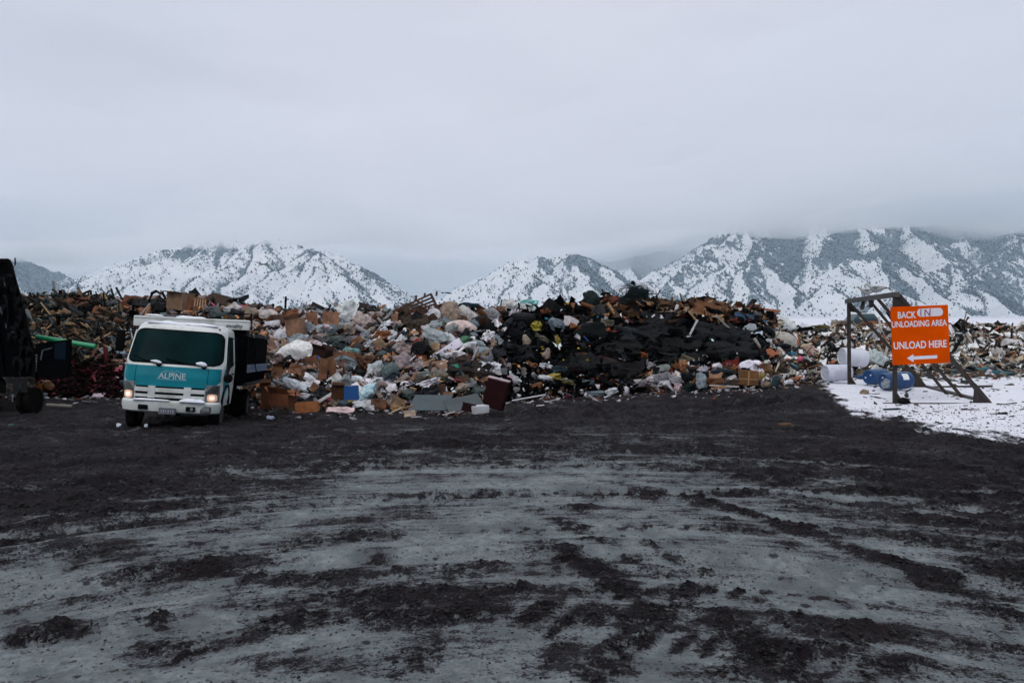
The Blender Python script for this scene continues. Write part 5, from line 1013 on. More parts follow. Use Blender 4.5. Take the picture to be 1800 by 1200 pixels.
cloth(100, 560, 60, 16, '1b2225', 'dark slate tarpaulin strip across the timber heap', 5); cloth(83, 545, 50, 12, '1d1714', 'dark brown matted heap at the crest beside the black trailer')
gp = stick(64, 592, 168, 609, '1f8a5c', 'long green plastic pipe lying beside the black trailer', 9, 'hard', 'pipe', 'pipe', square=False, at=22.3)
stick(169, 598, 171, 611, '8f5f50', 'short reddish stub standing at the end of the green pipe', 5); stick(158, 628, 170, 611, '9a6655', 'pinkish board slanting below the end of the green pipe', 6)
sheet(183, 617, 24, 13, '9aa0a4', 'pale grey plastic sheet left of the truck mirror', 10, kind='bag', name='plastic_sheet', cat='plastic sheet', warp=.25); bag(214, 622, 18, 20, '7c8a96', 'blue grey plastic bag between the truck mirror and cab'); bag(207, 637, 18, 14, '6a4c36', 'small tan sack under the truck mirror'); stick(208, 607, 221, 605, 'a8875c', 'cream offcut of wood beside the truck mirror', 5)
jg = bag(84, 677, 20, 17, '6a4420', 'ochre plastic jug lying in front of the red shredded waste', 0, fold=.35, kind='hard', name='jug', cat='jug'); MB().tube([(-.16, -.12, .02), (-.2, -.2, .10), (-.05, -.2, .17), (.06, -.12, .12)], .022, 8).build('handle', cm('hard', '8f5a24'), jg)
cloth(67, 686, 16, 20, '6e4218', 'orange crumpled rag beside the trailer tyres'); bag(77, 694, 12, 8, '7d858c', 'small grey bag beside the ochre jug')
stick(82, 711, 127, 713.5, '7d776a', 'long pale lath lying on the mud in front of the red waste', 3.2, at=20.3); sheet(173, 694, 20, 6, 'b9a9b0', 'pale paper lying on the mud at the edge of the red waste', 0, -60, kind='board', name='paper_scrap', cat='scrap')
tw = MB(); rr_ = random.Random(3)
for k in range(22): z_ = .55*k/22; a = rr_.random()*6.28; l_ = .16*(1-k/26); tw.tube([(0, 0, z_), (l_*math.cos(a), l_*math.sin(a), z_+.05)], [.012, .006], 5)
tw.tube([(0, 0, -.2), (0, 0, .6)], [.014, .006], 6); o = tw.build('conifer_sprig', cm('cloth', '2c3a2c')); o.location = PT(137, 523, float(surf(137, 530)[1])); tag(o, 'small green conifer sprig standing up at the crest of the timber heap', 'plant')
# --- crest above the truck
arc = MB().tube([(-.26, 0, -.2), (-.14, 0, .12), (.0, 0, .2), (.14, 0, .12), (.24, 0, .16), (.3, 0, -.02)], [.05, .06, .05, .04, .05, .04], 8); o = arc.build('bent_frame', cm('metal', '0e0f11'), smooth=True); o.location = PT(274, 521, 29); tag(o, 'black bent chair frame arching over the crest behind the truck', 'frame')
bag(279, 541, 30, 22, '0d0e10', 'round black bag behind the truck header, under the bent black frame', knot=True); cbox(317, 529, 46, 30, '8a6a50', 'big soggy tan cardboard box on the crest behind the truck', -4, yaw=-24, dent=.12)
cr = sheet(345, 536, 36, 26, '7e4e30', 'orange brown crate end with pale upright slats behind the truck', -5, -8, warp=.03, name='crate_end', cat='crate', th=.03)
for k in range(5): MB().box((.08+.10*k-.12, -.05, .02), (.045, .03, .42)).build('slat', cm('wood', 'b08a68'), cr)
sb_ = sheet(385, 525, 44, 15, '3a2a20', 'stack of dark brown boards tilted on the crest behind the truck', -20, -45, kind='wood', warp=.03, th=.06, name='board_stack', cat='boards')
sheet(384, 531, 38, 9, '6a4a32', 'light brown board under the tilted dark board stack', -22, -50, kind='wood', name='board', cat='board'); sheet(366, 531, 22, 12, '4f3a2c', 'brown board leaning left of the tilted dark board stack', 28, -30, kind='wood', name='board', cat='board')
bag(379, 545, 44, 14, '2c2e33', 'long dark grey sack lying along the crest behind the truck header'); bag(411, 541, 40, 20, '9a9294', 'clear grey plastic bag over the right end of the truck header'); bag(440, 549, 30, 20, '7c6a58', 'beige crumpled sack on the crest behind the truck body'); bag(471, 552, 36, 17, 'a59c9a', 'off-white bag on the crest right of the truck body')
# --- right of the truck
sk_ = stick(501.5, 543, 502.5, 521, '15181b', 'thin dark stake standing up from the crest against the left mountain', 3.2, name='stake', cat='stake'); sheet(484, 547, 16, 12, '8f5a34', 'small orange cardboard on the crest right of the truck', 10)
cloth(510, 552, 38, 15, '7a4a2c', 'brown crumpled cardboard on the crest below the dark stake', 6, kind='card', name='crumpled_cardboard', cat='cardboard'); sheet(548, 561, 20, 26, '85583c', 'upright brown cardboard just left of the largest tan panel', 8, -12); sheet(580, 564, 31, 34, '8f6246', 'large tan cardboard panel with cut corners near the crest', -6, -14, warp=.05, ragged=.12)
bag(559, 559, 15, 16, 'b9b3b8', 'small white bag between two tan cardboard panels near the crest'); cbox(520, 577, 32, 34, '946a4e', 'torn tan cardboard box with a dark hole right of the truck', 8, yaw=-20, dent=.1); cbox(536, 571, 13, 17, 'b4bac4', 'small white carton with bluish shade on the torn tan box', 12, yaw=15, open_=False, kind='board', name='carton', cat='carton')
cloth(568, 577, 34, 14, 'a89aa0', 'white crumpled film below the large tan panel', kind='bag', name='plastic_film', cat='plastic sheet'); sheet(612, 551, 36, 42, 'b9bdbe', 'white plastic sack with a green patch draped on the crest', 20, -10, kind='bag', warp=.35, name='plastic_sack', cat='sack', ragged=.14); cloth(607, 535, 17, 9, '2f9a74', 'green patch of the plastic draped at the crest', kind='bag', name='green_film', cat='plastic sheet')
bag(493, 589, 21, 22, 'c4c2c6', 'white knotted bag above the big white bag beside the truck', knot=True); stick(497, 595, 499, 625, 'a07a5c', 'tan lath standing upright in front of the big white bag', 5.5); sheet(480, 608, 18, 28, '96705a', 'salmon tan board leaning against the rear of the truck', -8, -10)
bag(517, 617, 72, 36, 'c8c6c6', 'biggest white bag, bulging beside the rear of the truck', 10, fold=.6); bag(553, 608, 36, 20, 'b09ea0', 'pinkish white bag touching the right of the biggest white bag', -6); cbox(566, 625, 34, 24, '33201a', 'dark brown open box right of the biggest white bag', -10, yaw=-25, inner='120a08')
sheet(575, 655, 30, 48, '7d5136', 'tall crumpled tan cardboard standing right of the shiny brown sheet', -5, -8, warp=.14); sheet(549, 640, 22, 30, '6e4630', 'brown cardboard behind the tall crumpled tan one', 12, -12, warp=.12); sheet(531, 652, 50, 20, '6a4126', 'shiny brown leathery sheet draped below the biggest white bag', -12, -30, kind='bag', warp=.2, name='vinyl_sheet', cat='sheet'); bag(508, 632, 22, 16, '17181b', 'small black bag in front of the biggest white bag'); cloth(488, 632, 20, 20, '6a5a58', 'grey brown rag at the rear corner of the truck')
cbox(487, 653, 20, 20, '7d5232', 'small brown box against the rear of the truck body', -6, yaw=20); cloth(481, 638, 14, 10, 'b9a4a8', 'pale pink rag touching the truck rear', 0, kind='bag'); bag(523, 677, 54, 20, 'b4b9c0', 'long white shopping bag lying slantwise above the brown boxes', -30, fold=.8); bag(546, 698, 40, 12, 'a9a6ac', 'long pale film roll lying below the white shopping bag', -22, kind='bag', name='film_roll', cat='plastic sheet')
stick(480, 667, 522, 687, 'b0a4a0', 'long white trim board slanting down beside the truck rear', 3.2); cbox(468, 696, 19, 46, '74441f', 'tall brown cardboard box standing beside the truck rear wheels', 2, d=18, yaw=15, dent=.03, at=20.2); cbox(497, 701, 43, 22, '7d4522', 'open brown box lying low right of the tall box', -4, d=30, yaw=-14, at=19.7, dent=.05, flaps=4)
cbox(540, 715, 40, 17, '96561f', 'shallow orange brown drawer on the mud at the heap foot', 2, d=26, yaw=6, at=19.3, flaps=0, dent=.02, kind='wood', name='drawer', cat='drawer'); stick(519.5, 688, 520.5, 722, '3a2a22', 'thin dark rod standing left of the orange brown drawer', 2, at=19.4)
cbox(618, 690, 27, 24, '1f4f8c', 'blue plastic crate at the foot of the heap', 3, d=22, yaw=8, kind='hard', name='plastic_crate', cat='crate', flaps=0, dent=.02, at=21.4); cbox(594, 688, 24, 26, '4f3018', 'dark brown carton touching the left of the blue crate', -3, yaw=12, at=21.5); sheet(591, 672, 26, 28, 'b9b9b6', 'white sheet rising behind the dark brown carton', 35, -12, kind='bag', warp=.2, name='plastic_sheet', cat='plastic sheet')
bag(646, 688, 30, 30, 'a4bfc8', 'pale blue translucent bag right of the blue crate', knot=False); bag(622, 668, 38, 16, 'b5bcc0', 'white bag lying on top of the blue crate and pale blue bag'); cloth(585, 701, 30, 8, 'b04a72', 'bright pink cloth on the ground left of the blue crate'); cloth(617, 706, 12, 8, 'a08f4a', 'small yellow rag under the blue crate'); sheet(598, 720, 48, 9, 'b8a0a0', 'pinkish white plastic lying flat on the mud at the heap foot', 2, -68, kind='bag', warp=.12, name='plastic_sheet', cat='plastic sheet', at=19.6)
sheet(663, 669, 42, 10, 'c8c2c8', 'flat white panel lying above the pink shredded insulation', 3, -62, kind='board', name='panel', cat='panel', warp=.02); bag(660, 646, 28, 24, '9aa0a4', 'wrinkled pale grey bag left of the round green grey bag'); bag(686, 652, 30, 29, '4a5a5c', 'round taut green grey bag in the middle of the heap', fold=.35, knot=True); bag(711, 634, 42, 30, '8a7a7c', 'wrinkled clear beige bag right of the round green grey bag', -14)
cloth(618, 620, 34, 20, '4f8e8e', 'teal and white plastic tangle in the middle of the heap', kind='bag', name='plastic_tangle', cat='plastic'); bag(598, 600, 44, 20, '2d3a38', 'dark green grey tarpaulin bundle above the teal tangle'); bag(572, 603, 26, 17, '2a2c30', 'dark grey bag left of the green grey tarpaulin'); bag(640, 560, 44, 26, '9c8a86', 'clear pinkish beige bag near the crest right of the draped sack'); cloth(662, 556, 26, 16, '8e7f7c', 'beige crumpled film behind the rusty slanting board', kind='bag', name='plastic_film', cat='plastic sheet')
stick(641, 572, 661, 553, '5a3422', 'rusty brown board slanting up to the crest', 6); stick(620, 588, 648, 574, '4a3424', 'dark brown board lying under the rusty slanting one', 6); stick(632, 595, 659, 590, 'b0a8ac', 'long white book-like slab near the rusty boards', 6, 'board', 'slab', 'slab'); cloth(676, 590, 40, 20, '7a4c30', 'reddish brown matted rags left of the clear grey bag'); cloth(648, 634, 26, 20, '5a4034', 'brown rags above the wrinkled pale grey bag'); cloth(605, 640, 30, 18, '6e4a36', 'brown crushed cardboard below the teal tangle', kind='card', name='crumpled_cardboard', cat='cardboard')
bag(632, 655, 24, 18, '1a1d1e', 'small black bag with a turquoise lid beside it'); cloth(631, 657, 10, 12, '3f9a94', 'turquoise lid-like scrap on the small black bag', kind='hard', name='lid', cat='lid')
# --- lattice and the middle
LATT = empty('wooden_lattice', (0, 0, 0)); tag(LATT, 'broken brown wooden lattice tilted on the crest in the centre', 'lattice'); Yl = 29.0; lw = cm('wood', '5a3d2e')
def LP(p, q, dy=0): return PT(p, q, Yl+dy)
for k in range(6): MB().bar(LP(694+k*9, 546-k*.4+k*1.6), LP(757+k*3.2, 517+k*5.6, .35), .055, .07).build('slat', lw, LATT)
for (a, b_) in (((757, 516), (771, 545)), ((728, 526), (768, 549)), ((703, 540), (718, 552))): MB().bar(LP(*a, -.12), LP(*b_, .05), .06, .07).build('crossbar', lw, LATT)
for p, q in ((731, 523), (746, 519), (767, 516)): MB().bar(LP(p, q+4, 0), LP(p+1, q-4, 0), .07).build('block', lw, LATT)
bag(790, 547, 38, 33, '8c7868', 'big brownish beige crumpled bag right of the wooden lattice', fold=1.4); bag(762, 552, 32, 22, 'b0aeb4', 'white bag tucked between the wooden lattice and the beige bag'); bag(822, 551, 38, 21, 'b0aaa6', 'off-white elongated bag right of the brownish beige bag', -22); cloth(822, 536, 38, 9, '1f3a40', 'dark teal netting strip on the crest', kind='cloth', name='netting', cat='net')
cloth(709, 555, 32, 16, '1c2a20', 'dark green crumpled sheet under the wooden lattice', kind='bag', name='plastic_sheet', cat='plastic sheet'); cloth(734, 561, 30, 20, '1c1d20', 'black crumpled sheet under the right end of the lattice', kind='bag', name='plastic_sheet', cat='plastic sheet'); bag(848, 565, 36, 16, '23262a', 'dark slate bag below the off-white elongated bag', -25)
bag(810, 574, 54, 22, 'bfa9a4', 'smooth pinkish white pillow in the middle of the heap', -3, fold=.18, kind='cloth', name='pillow', cat='pillow'); bag(748, 577, 16, 14, 'a9a6a8', 'small round grey white bag left of the clear grey bag'); bag(765, 591, 46, 36, '8a9296', 'clear grey bag with something green inside, left of the pillow', 20, fold=1.3); cloth(768, 587, 14, 13, '2f9a3c', 'bright green plastic in the clear grey bag', kind='bag', name='plastic_scrap', cat='plastic')
bag(742, 613, 38, 27, '17171a', 'round black bag left of the long white carton', fold=.6, knot=True); cloth(733, 600, 9, 10, 'a02c34', 'small red and white scrap above the round black bag'); cloth(740, 629, 18, 10, '7a3a24', 'rust brown rag under the round black bag')
ct = cbox(785, 616, 60, 15, 'ccc6d2', 'long white printed carton slanting upwards in the centre of the heap', 33, d=14, yaw=0, open_=False, kind='board', name='carton', cat='carton', dent=.01)
pk = MB(); s_c = 24.0/F
for x, z_, w_, h_ in ((-14, 0, 2.5, 2), (-4, .5, 1.5, 6), (-1.5, .5, 1.5, 6), (2, .5, 4, 1.4), (2, -2, 4, 1.4), (3.5, -.5, 1.4, 5), (14, 3.5, 2.4, 1.6), (9, -2, 3, .8)): pk.box((x*s_c, -7.6*s_c, z_*s_c), (w_*s_c, .01, h_*s_c))
pk.build('printed_marks', cm('board', '17171a'), ct); bag(815, 598, 26, 14, '1f6a44', 'green bag at the upper end of the long white carton', 30, fold=.6)
bag(838, 604, 30, 14, '8a9296', 'pale grey bag right of the green bag', -6); bag(848, 617, 30, 17, '7c8a90', 'blue grey bag below the pale grey bag', -8); bag(856, 633, 24, 18, '5f5f64', 'dark grey wrinkled bag left of the black felt slope'); cloth(866, 604, 15, 18, '9c8070', 'tan crumpled paper at the left edge of the black felt', kind='card', name='crumpled_paper', cat='paper'); cloth(873, 625, 14, 13, 'b8a49a', 'cream crumpled paper beside the dark grey wrinkled bag', kind='board', name='crumpled_paper', cat='paper')
cloth(836, 628, 22, 10, '8a6c4e', 'tan twisted cloth below the blue grey bag', 30); cloth(812, 634, 40, 22, '453a36', 'dark brown matted rags under the long white carton'); sheet(765, 643, 42, 17, '94705a', 'light brown cardboard sheet below the long white carton', 4, -38, warp=.14); bag(768, 661, 38, 20, '5f5546', 'olive tan sack below the light brown cardboard sheet'); bag(740, 664, 24, 16, '4a443c', 'dark olive sack left of the olive tan sack')
cloth(798, 648, 18, 15, '3f9a80', 'mint green shirt in the middle of the lower heap'); 
for k, (dx, dy, r_a) in enumerate(((790, 655, -50), (806, 659, -42), (814, 660, -38))): cloth(dx, dy, 20, 6, '9ab4b4', ['pale blue sleeve left of the mint shirt', 'pale blue strip below the mint shirt', 'pale blue strip lying right of the mint shirt'][k], r_a)
sheet(757, 707, 70, 27, '434d52', 'large slate grey sheet lying flat at the heap foot', 3, -62, kind='board', warp=.015, name='panel', cat='panel', ragged=.0, at=20.4, yaw=-14, th=.03); sheet(815, 708, 66, 20, '454d50', 'narrow slate grey sheet overlapping right of the large one', 16, -55, kind='board', warp=.03, name='panel', cat='panel', ragged=.01, at=20.0, yaw=10, th=.025)
cbox(842, 719, 34, 14, 'a5a5a8', 'low white carton with a dark side in front of the maroon cabinet', 2, d=22, yaw=32, open_=False, kind='board', name='carton', cat='carton', dent=.01, at=19.4); sheet(824, 716, 24, 15, '2a1416', 'dark maroon side board of the low white carton', -12, -10, kind='wood', name='board', cat='board', at=19.3)
c, M, s, D = place(872, 692, 44, 58, -13, 0, -14, 14, at=20.2); cab_ = MB().box((0, 0, 0), (38*s, 14*s, 52*s)).build('cabinet', cm('wood', '2a1013'), None, bevel=.008); cab_.location = c; cab_.rotation_euler = M.to_euler(); tag(cab_, 'dark maroon cabinet standing tilted on the mud', 'cabinet')
MB().box((0, -.3*s, 26.8*s), (39*s, 15*s, 2.2*s)).build('top_board', cm('wood', 'a58f92'), cab_); MB().box((0, -7.6*s, -1*s), (34*s, .8*s, 47*s)).build('door', cm('wood', '2e1114'), cab_)
sheet(892, 665, 19, 10, 'b08a96', 'small pink box lid right of the maroon cabinet', -6, -20, kind='board', name='box_lid', cat='lid'); stick(900, 704, 959, 693.5, 'b4b4ba', 'thin white pole lying on the mud right of the cabinet', 2.4, 'hard', 'pole', 'pole', square=False, at=21.4); cloth(882, 676, 20, 10, 'b8b8ba', 'white shredded paper beside the pink box lid', -30, kind='board', name='shredded_paper', cat='paper')
stick(683, 727, 706, 716, 'b09c84', 'pale split lath on the mud left of the slate sheets', 2.2, at=19.6); stick(690, 722, 728, 712, '8a6a4a', 'tan lath pointing at the large slate sheet', 2.4, at=19.9); stick(778, 729, 800, 723, 'b0a59a', 'thin pale lath in front of the slate sheets', 1.8, at=19.3); sheet(720, 726, 20, 9, 'a58f7a', 'crumpled cream paper left of the large slate sheet', 10, -50, name='paper_scrap', cat='scrap', at=19.5); cloth(693, 717, 12, 6, 'a5764a', 'small orange tan scrap on the mud below the insulation')
# --- crest centre right
bag(859, 550, 40, 19, '7c7a7e', 'grey bag on the crest left of the bag with a brown square'); cloth(871, 561, 24, 14, '8a4a28', 'orange brown crumpled cardboard near the crest', kind='card', name='crumpled_cardboard', cat='cardboard'); bag(893, 536, 34, 22, 'a5a5a4', 'clear white bag at the crest with a brown square beside it'); cbox(899, 537, 14, 15, '5a3a20', 'small square brown box set in the clear white bag at the crest', 2, yaw=5, open_=False, dent=.02)
for k in range(4): stick(886+k*6, 568-k*1.5, 902+k*5, 545-k*.5, ['b5aeb4', 'a59aa2', 'c0bac0', '8f7a80'][k], ['leftmost slanting white slat above the big black bag', 'second slanting white slat above the big black bag', 'third slanting white slat above the big black bag', 'rightmost slanting mauve slat above the big black bag'][k], 3, 'board', 'slat', 'slat')
bag(918, 561, 46, 23, '15181a', 'big smooth black bag under the crest in the centre', 4, fold=.5); cloth(930, 532, 36, 12, '6fa8a6', 'pale turquoise film lying on the crest', kind='bag', name='plastic_film', cat='plastic sheet'); bag(928, 541, 30, 16, 'a5aaab', 'whitish bag under the turquoise film'); stick(920.5, 536, 921.5, 550, 'c4c4c8', 'short white post standing in front of the whitish bag', 4.5, 'board', 'post', 'post')
sheet(972, 541, 36, 22, '0f1012', 'black seat panel tilted on the crest beside a white curve', -40, -20, kind='board', name='seat_panel', cat='panel', th=.05); o = stick(952, 530, 968, 545, 'c0bfc4', 'short white curved strip edging the black seat panel', 5, 'hard', 'curved_strip', 'strip', square=False, bend=.18); cloth(958, 549, 20, 14, '5a3424', 'red brown rag under the black seat panel')
cloth(996, 537, 13, 12, 'b0842c', 'yellow plastic at the crest right of the black seat panel', kind='bag', name='plastic_scrap', cat='plastic'); cloth(1012, 545, 40, 12, '6a4026', 'brown matted cardboard on the crest left of the black tarp', kind='card', name='crumpled_cardboard', cat='cardboard')
bag(1038, 527, 32, 32, '1b2624', 'dark green black bag standing on the crest, left of the net', 6, fold=.8); sheet(1055, 549, 20, 28, '25292c', 'dark grey board leaning under the dark green bag', 25, -12, kind='board', name='board', cat='board')
stick(1044, 520, 1077, 539, 'b8b5b6', 'white pipe slanting down from the dark green bag', 3, 'hard', 'pipe', 'pipe', square=False); bag(1044, 523, 12, 12, 'a8a5a2', 'small white cap at the top of the slanting white pipe', fold=.3, kind='hard', name='cap', cat='cap'); sheet(1064, 541, 13, 8, 'c4bcc0', 'white scrap under the slanting white pipe', -20, kind='board', name='paper_scrap', cat='scrap')
cloth(1075, 527, 38, 16, '6e3422', 'rust red crumpled board between dark green bag and net', -4, kind='card', name='crumpled_cardboard', cat='cardboard'); cloth(1064, 517, 18, 8, '0f1012', 'black rag on the crest above the rust red board')
# tangled net
netg = MB(); rr_ = random.Random(12)
for k in range(60):
    a = rr_.uniform(0, math.pi); cx_, w_ = rr_.uniform(-.4, .4), rr_.uniform(.12, .4); y_ = rr_.uniform(-.3, .3); z0 = rr_.uniform(-.25, .1)
    netg.tube([(cx_+w_*math.cos(t_)*1.1, y_+.1*math.sin(t_*2+a), z0+rr_.uniform(.9, 1.1)*w_*.75*math.sin(t_)) for t_ in np.linspace(-.3, math.pi+.3, 9)], .007, 4)
no_ = netg.build('tangled_net', cm('cloth', '1d2a2c')); no_.location = PT(1118, 514, 27.5); tag(no_, 'tangled dark green net bundle, highest thing on the crest', 'net')
bag(1118, 514, 44, 19, '2b383a', 'dark green netting sack inside the tangled net bundle', fold=1.2, kind='cloth', name='netting_sack', cat='sack', at=27.7); bag(1100, 530, 60, 16, '121517', 'wide black bundle under the tangled net')
cloth(1113, 497, 7, 9, '0f1214', 'tiny black rag sticking up on top of the net bundle', 40)
for (a, lb, t_, c_) in [((1090, 531, 1133, 513), 'dark rod rising right in front of the net', 2.6, '2b3430'), ((1109, 523, 1147, 533), 'tan rod slanting down right of the net', 2.4, '77705a'), ((1072, 538, 1122, 520), 'long grey rod crossing below the net', 2, '3a4240'), ((1085, 542, 1158, 545), 'long dark rail lying below the net', 3, '1d2624'), ((1118, 516, 1160, 516), 'thin horizontal black rod right of the net', 1.6, '101415'),
  ((1151, 531, 1160, 511), 'black rod standing up right of the net', 1.8, '101415'), ((1140, 530, 1166, 544), 'green grey rod slanting down at the right of the net', 3, '4f5f58'), ((1120, 546, 1168, 550), 'dark green pipe end low right of the net', 4, '1c2e28'), ((1096, 551, 1125, 553), 'pale lath under the long dark rail', 2, '9a8a74'), ((1060, 539, 1080, 545), 'grey lath under the rust red board', 2, '8a8a8c')]:
    stick(*a, c_, lb, t_, name='rod', cat='rod', square=False, dY=ir.uniform(-.3, .3))
stick(1132, 571, 1151, 553, 'b5b0b2', 'white pipe bending up to the crest of the black felt', 3.4, 'hard', 'pipe', 'pipe', square=False); stick(1150, 553, 1182, 549.5, 'b5b0b2', 'white pipe lying level along the top of the black felt', 2.6, 'hard', 'pipe', 'pipe', square=False)
stick(1204, 560, 1209, 545, 'a09c9e', 'short white stick leaning among the brown crest boards', 4, 'board', 'stick', 'stick'); stick(1185, 555, 1191, 535, 'b9b5b8', 'tall white stick standing left of the brown crest boards', 5, 'board', 'stick', 'stick'); stick(1191, 549, 1206, 544, 'b0acb0', 'white stick lying between two standing white sticks', 3.4, 'board', 'stick', 'stick')
stick(1226, 562, 1209, 595, 'a8a6aa', 'white stick slanting down across the black felt', 3.6, 'board', 'stick', 'stick'); cloth(1211, 594, 9, 8, 'b0b0b4', 'white rag at the lower end of the slanting white stick'); stick(1260, 556, 1300, 594, '8f857c', 'long grey pole slanting down right over the black felt', 3, 'wood', 'pole', 'pole'); stick(1237, 563, 1262, 555, 'a08a78', 'tan lath meeting the top of the long grey pole', 2.8); stick(1240, 568, 1290, 574, '7a6040', 'thin tan cane lying on the black felt', 1.8)
stick(1214, 609, 1236, 611, '9a9ca2', 'short grey white bar on the black felt', 3.4, 'board', 'bar', 'bar'); cloth(1194, 603, 9, 5, 'a4a4aa', 'tiny white rag left of the short grey white bar'); cloth(1163, 622, 7, 6, 'c0c0c6', 'tiny white scrap low on the black felt'); cloth(1104, 614, 8, 7, 'c4c4ca', 'small white scrap in the middle of the black felt'); cloth(1092, 588, 7, 7, 'b9bcc4', 'small white scrap right of the orange red cloth')
# --- black slope details
cloth(944, 574, 20, 19, '9a8a24', 'bright yellow crumpled bag, upper one on the black slope', kind='bag', name='yellow_bag', cat='bag'); cloth(945, 613, 24, 10, '8a7a20', 'bright yellow crumpled bag below the olive sack', 4, kind='bag', name='yellow_bag', cat='bag'); cloth(971, 663, 32, 13, '8f7c1e', 'bright yellow plastic on the mud slope, lowest of the yellow ones', 14, kind='bag', name='yellow_bag', cat='bag'); cloth(997, 671, 30, 9, '4a441c', 'olive yellow plastic right of the lowest yellow one', -16, kind='bag', name='yellow_bag', cat='bag')
bag(948, 597, 34, 24, '3c3a26', 'olive net sack below the upper yellow bag'); bag(925, 600, 16, 24, '8f8270', 'small cream striped sack left of the olive net sack', 20); bag(961, 622, 17, 21, '8a7870', 'small pinkish cream sack below the olive net sack', -10); bag(979, 571, 28, 25, '5f6a74', 'clear blue grey bag right of the upper yellow bag', fold=1.4); cloth(981, 600, 10, 24, '8a7424', 'thin yellow strip hanging right of the olive net sack', 15, kind='bag', name='yellow_strip', cat='plastic')
sheet(1040, 586, 54, 30, '0d1514', 'big green black panel leaning on the black slope', 24, -20, kind='board', name='panel', cat='panel', th=.02, ragged=.1); sheet(1022, 573, 44, 8, '6a5a52', 'grey tan sheet edge above the green black panel', 18, -40, name='sheet_edge', cat='sheet'); cloth(1067, 570, 26, 18, '57554a', 'olive grey ribbed mat under the dark grey board'); bag(1062, 562, 14, 13, '8a8c88', 'small round grey bag beside the ribbed mat')
cloth(1068, 581, 16, 12, 'a0553a', 'orange crumpled cloth on the black slope'); cloth(1083, 584, 20, 7, 'b8665a', 'salmon cloth joined right of the orange crumpled cloth', -6); bag(1105, 581, 50, 22, '1f2327', 'dark slate bag slanting right of the salmon cloth', -38); stick(1100, 563, 1123, 579, 'a39a9c', 'pale slat above the slanting dark slate bag', 3, 'board', 'slat', 'slat'); cloth(1046, 565, 14, 7, '8a2a40', 'small crimson rag above the green black panel')
stick(1124, 581, 1144, 575, '8a6e44', 'tan offcut right of the slanting slate bag', 4); stick(1128, 592, 1142, 585, '94783c', 'yellow tan offcut, lower one right of the slate bag', 4); cloth(1128, 625, 24, 13, '8a4c28', 'orange brown rag on the lower black slope'); cloth(1015, 626, 44, 12, '4a3626', 'brown matted strip under the green black panel'); cloth(1004, 640, 22, 9, '7a5424', 'ochre brown rag on the lower black slope'); cloth(1033, 638, 10, 16, '6a6428', 'olive upright scrap right of the ochre rag'); cloth(985, 650, 32, 14, '26343a', 'blue green dark cloth above the lowest yellow bag')
cloth(1046, 692, 32, 11, '5c6a70', 'blue grey crumpled film on the mud below the black slope', kind='bag', name='plastic_film', cat='plastic sheet'); cloth(998, 697, 13, 9, '4a2028', 'dark red rag on the mud below the black slope'); cloth(926, 641, 16, 8, 'b4b0b4', 'white scrap at the left foot of the black slope'); cloth(904, 668, 26, 16, 'a9adb0', 'white torn film right of the pink box lid', -30, kind='bag', name='plastic_film', cat='plastic sheet'); bag(897, 590, 44, 26, '101217', 'black blanket bundle below the big smooth black bag', fold=1.2, kind='cloth', name='blanket', cat='blanket'); bag(900, 620, 50, 26, '0f1114', 'lower black blanket bundle beside the cream striped sack', fold=1.2, kind='cloth', name='blanket', cat='blanket')
# --- sheeting thrown over the dark part
for a, c_, lb, sl_ in [((1128, 1215, 556, 600), '0a0b0e', 'black roofing felt draped over the upper left of the felt slope', 4), ((1205, 1305, 574, 612), '0b0c10', 'black roofing felt draped at the upper right of the felt slope', 12), ((1120, 1240, 596, 632), '08090b', 'black roofing felt draped in the middle of the felt slope', 0), ((1225, 1330, 608, 640), '0c0e10', 'black roofing felt draped low right of the felt slope', 4), ((1035, 1135, 600, 640), '090b0b', 'black sheeting draped below the green black panel', -4),
  ((1150, 1250, 626, 652), '07080a', 'black roofing felt draped low in the middle of the felt slope', 0), ((1100, 1180, 580, 606), '0d0e12', 'black roofing felt draped right of the orange red cloth', 8), ((868, 930, 570, 612), '0e0f14', 'black tarpaulin draped below the big smooth black bag', 3), ((880, 945, 606, 650), '0b0c0f', 'black tarpaulin draped left of the cream striped sack', 4), ((990, 1060, 628, 668), '0a0b0d', 'black sheeting draped low beside the ochre brown rag', 2), ((1060, 1140, 640, 680), '0b0a0c', 'black sheeting draped at the foot below the brown rag', 2), ((1270, 1345, 585, 615), '0d0f12', 'black felt draped under the long grey pole', 14)]:
    drape(*a, c_, lb, slant=sl_)
drape(225, 300, 533, 552, '1a1a1c', 'dark sheeting draped across the heap just above the truck header', amp=.1)
drape(700, 760, 560, 590, '3a3028', 'brown matted carpet draped below the wooden lattice', kind='cloth', name='carpet', cat='carpet'); drape(780, 860, 640, 672, '2c2624', 'dark brown carpet draped under the mint shirt', kind='cloth', name='carpet', cat='carpet'); drape(560, 640, 625, 650, '5a4032', 'brown carpet draped in the middle of the heap left part', kind='cloth', name='carpet', cat='carpet', amp=.1)
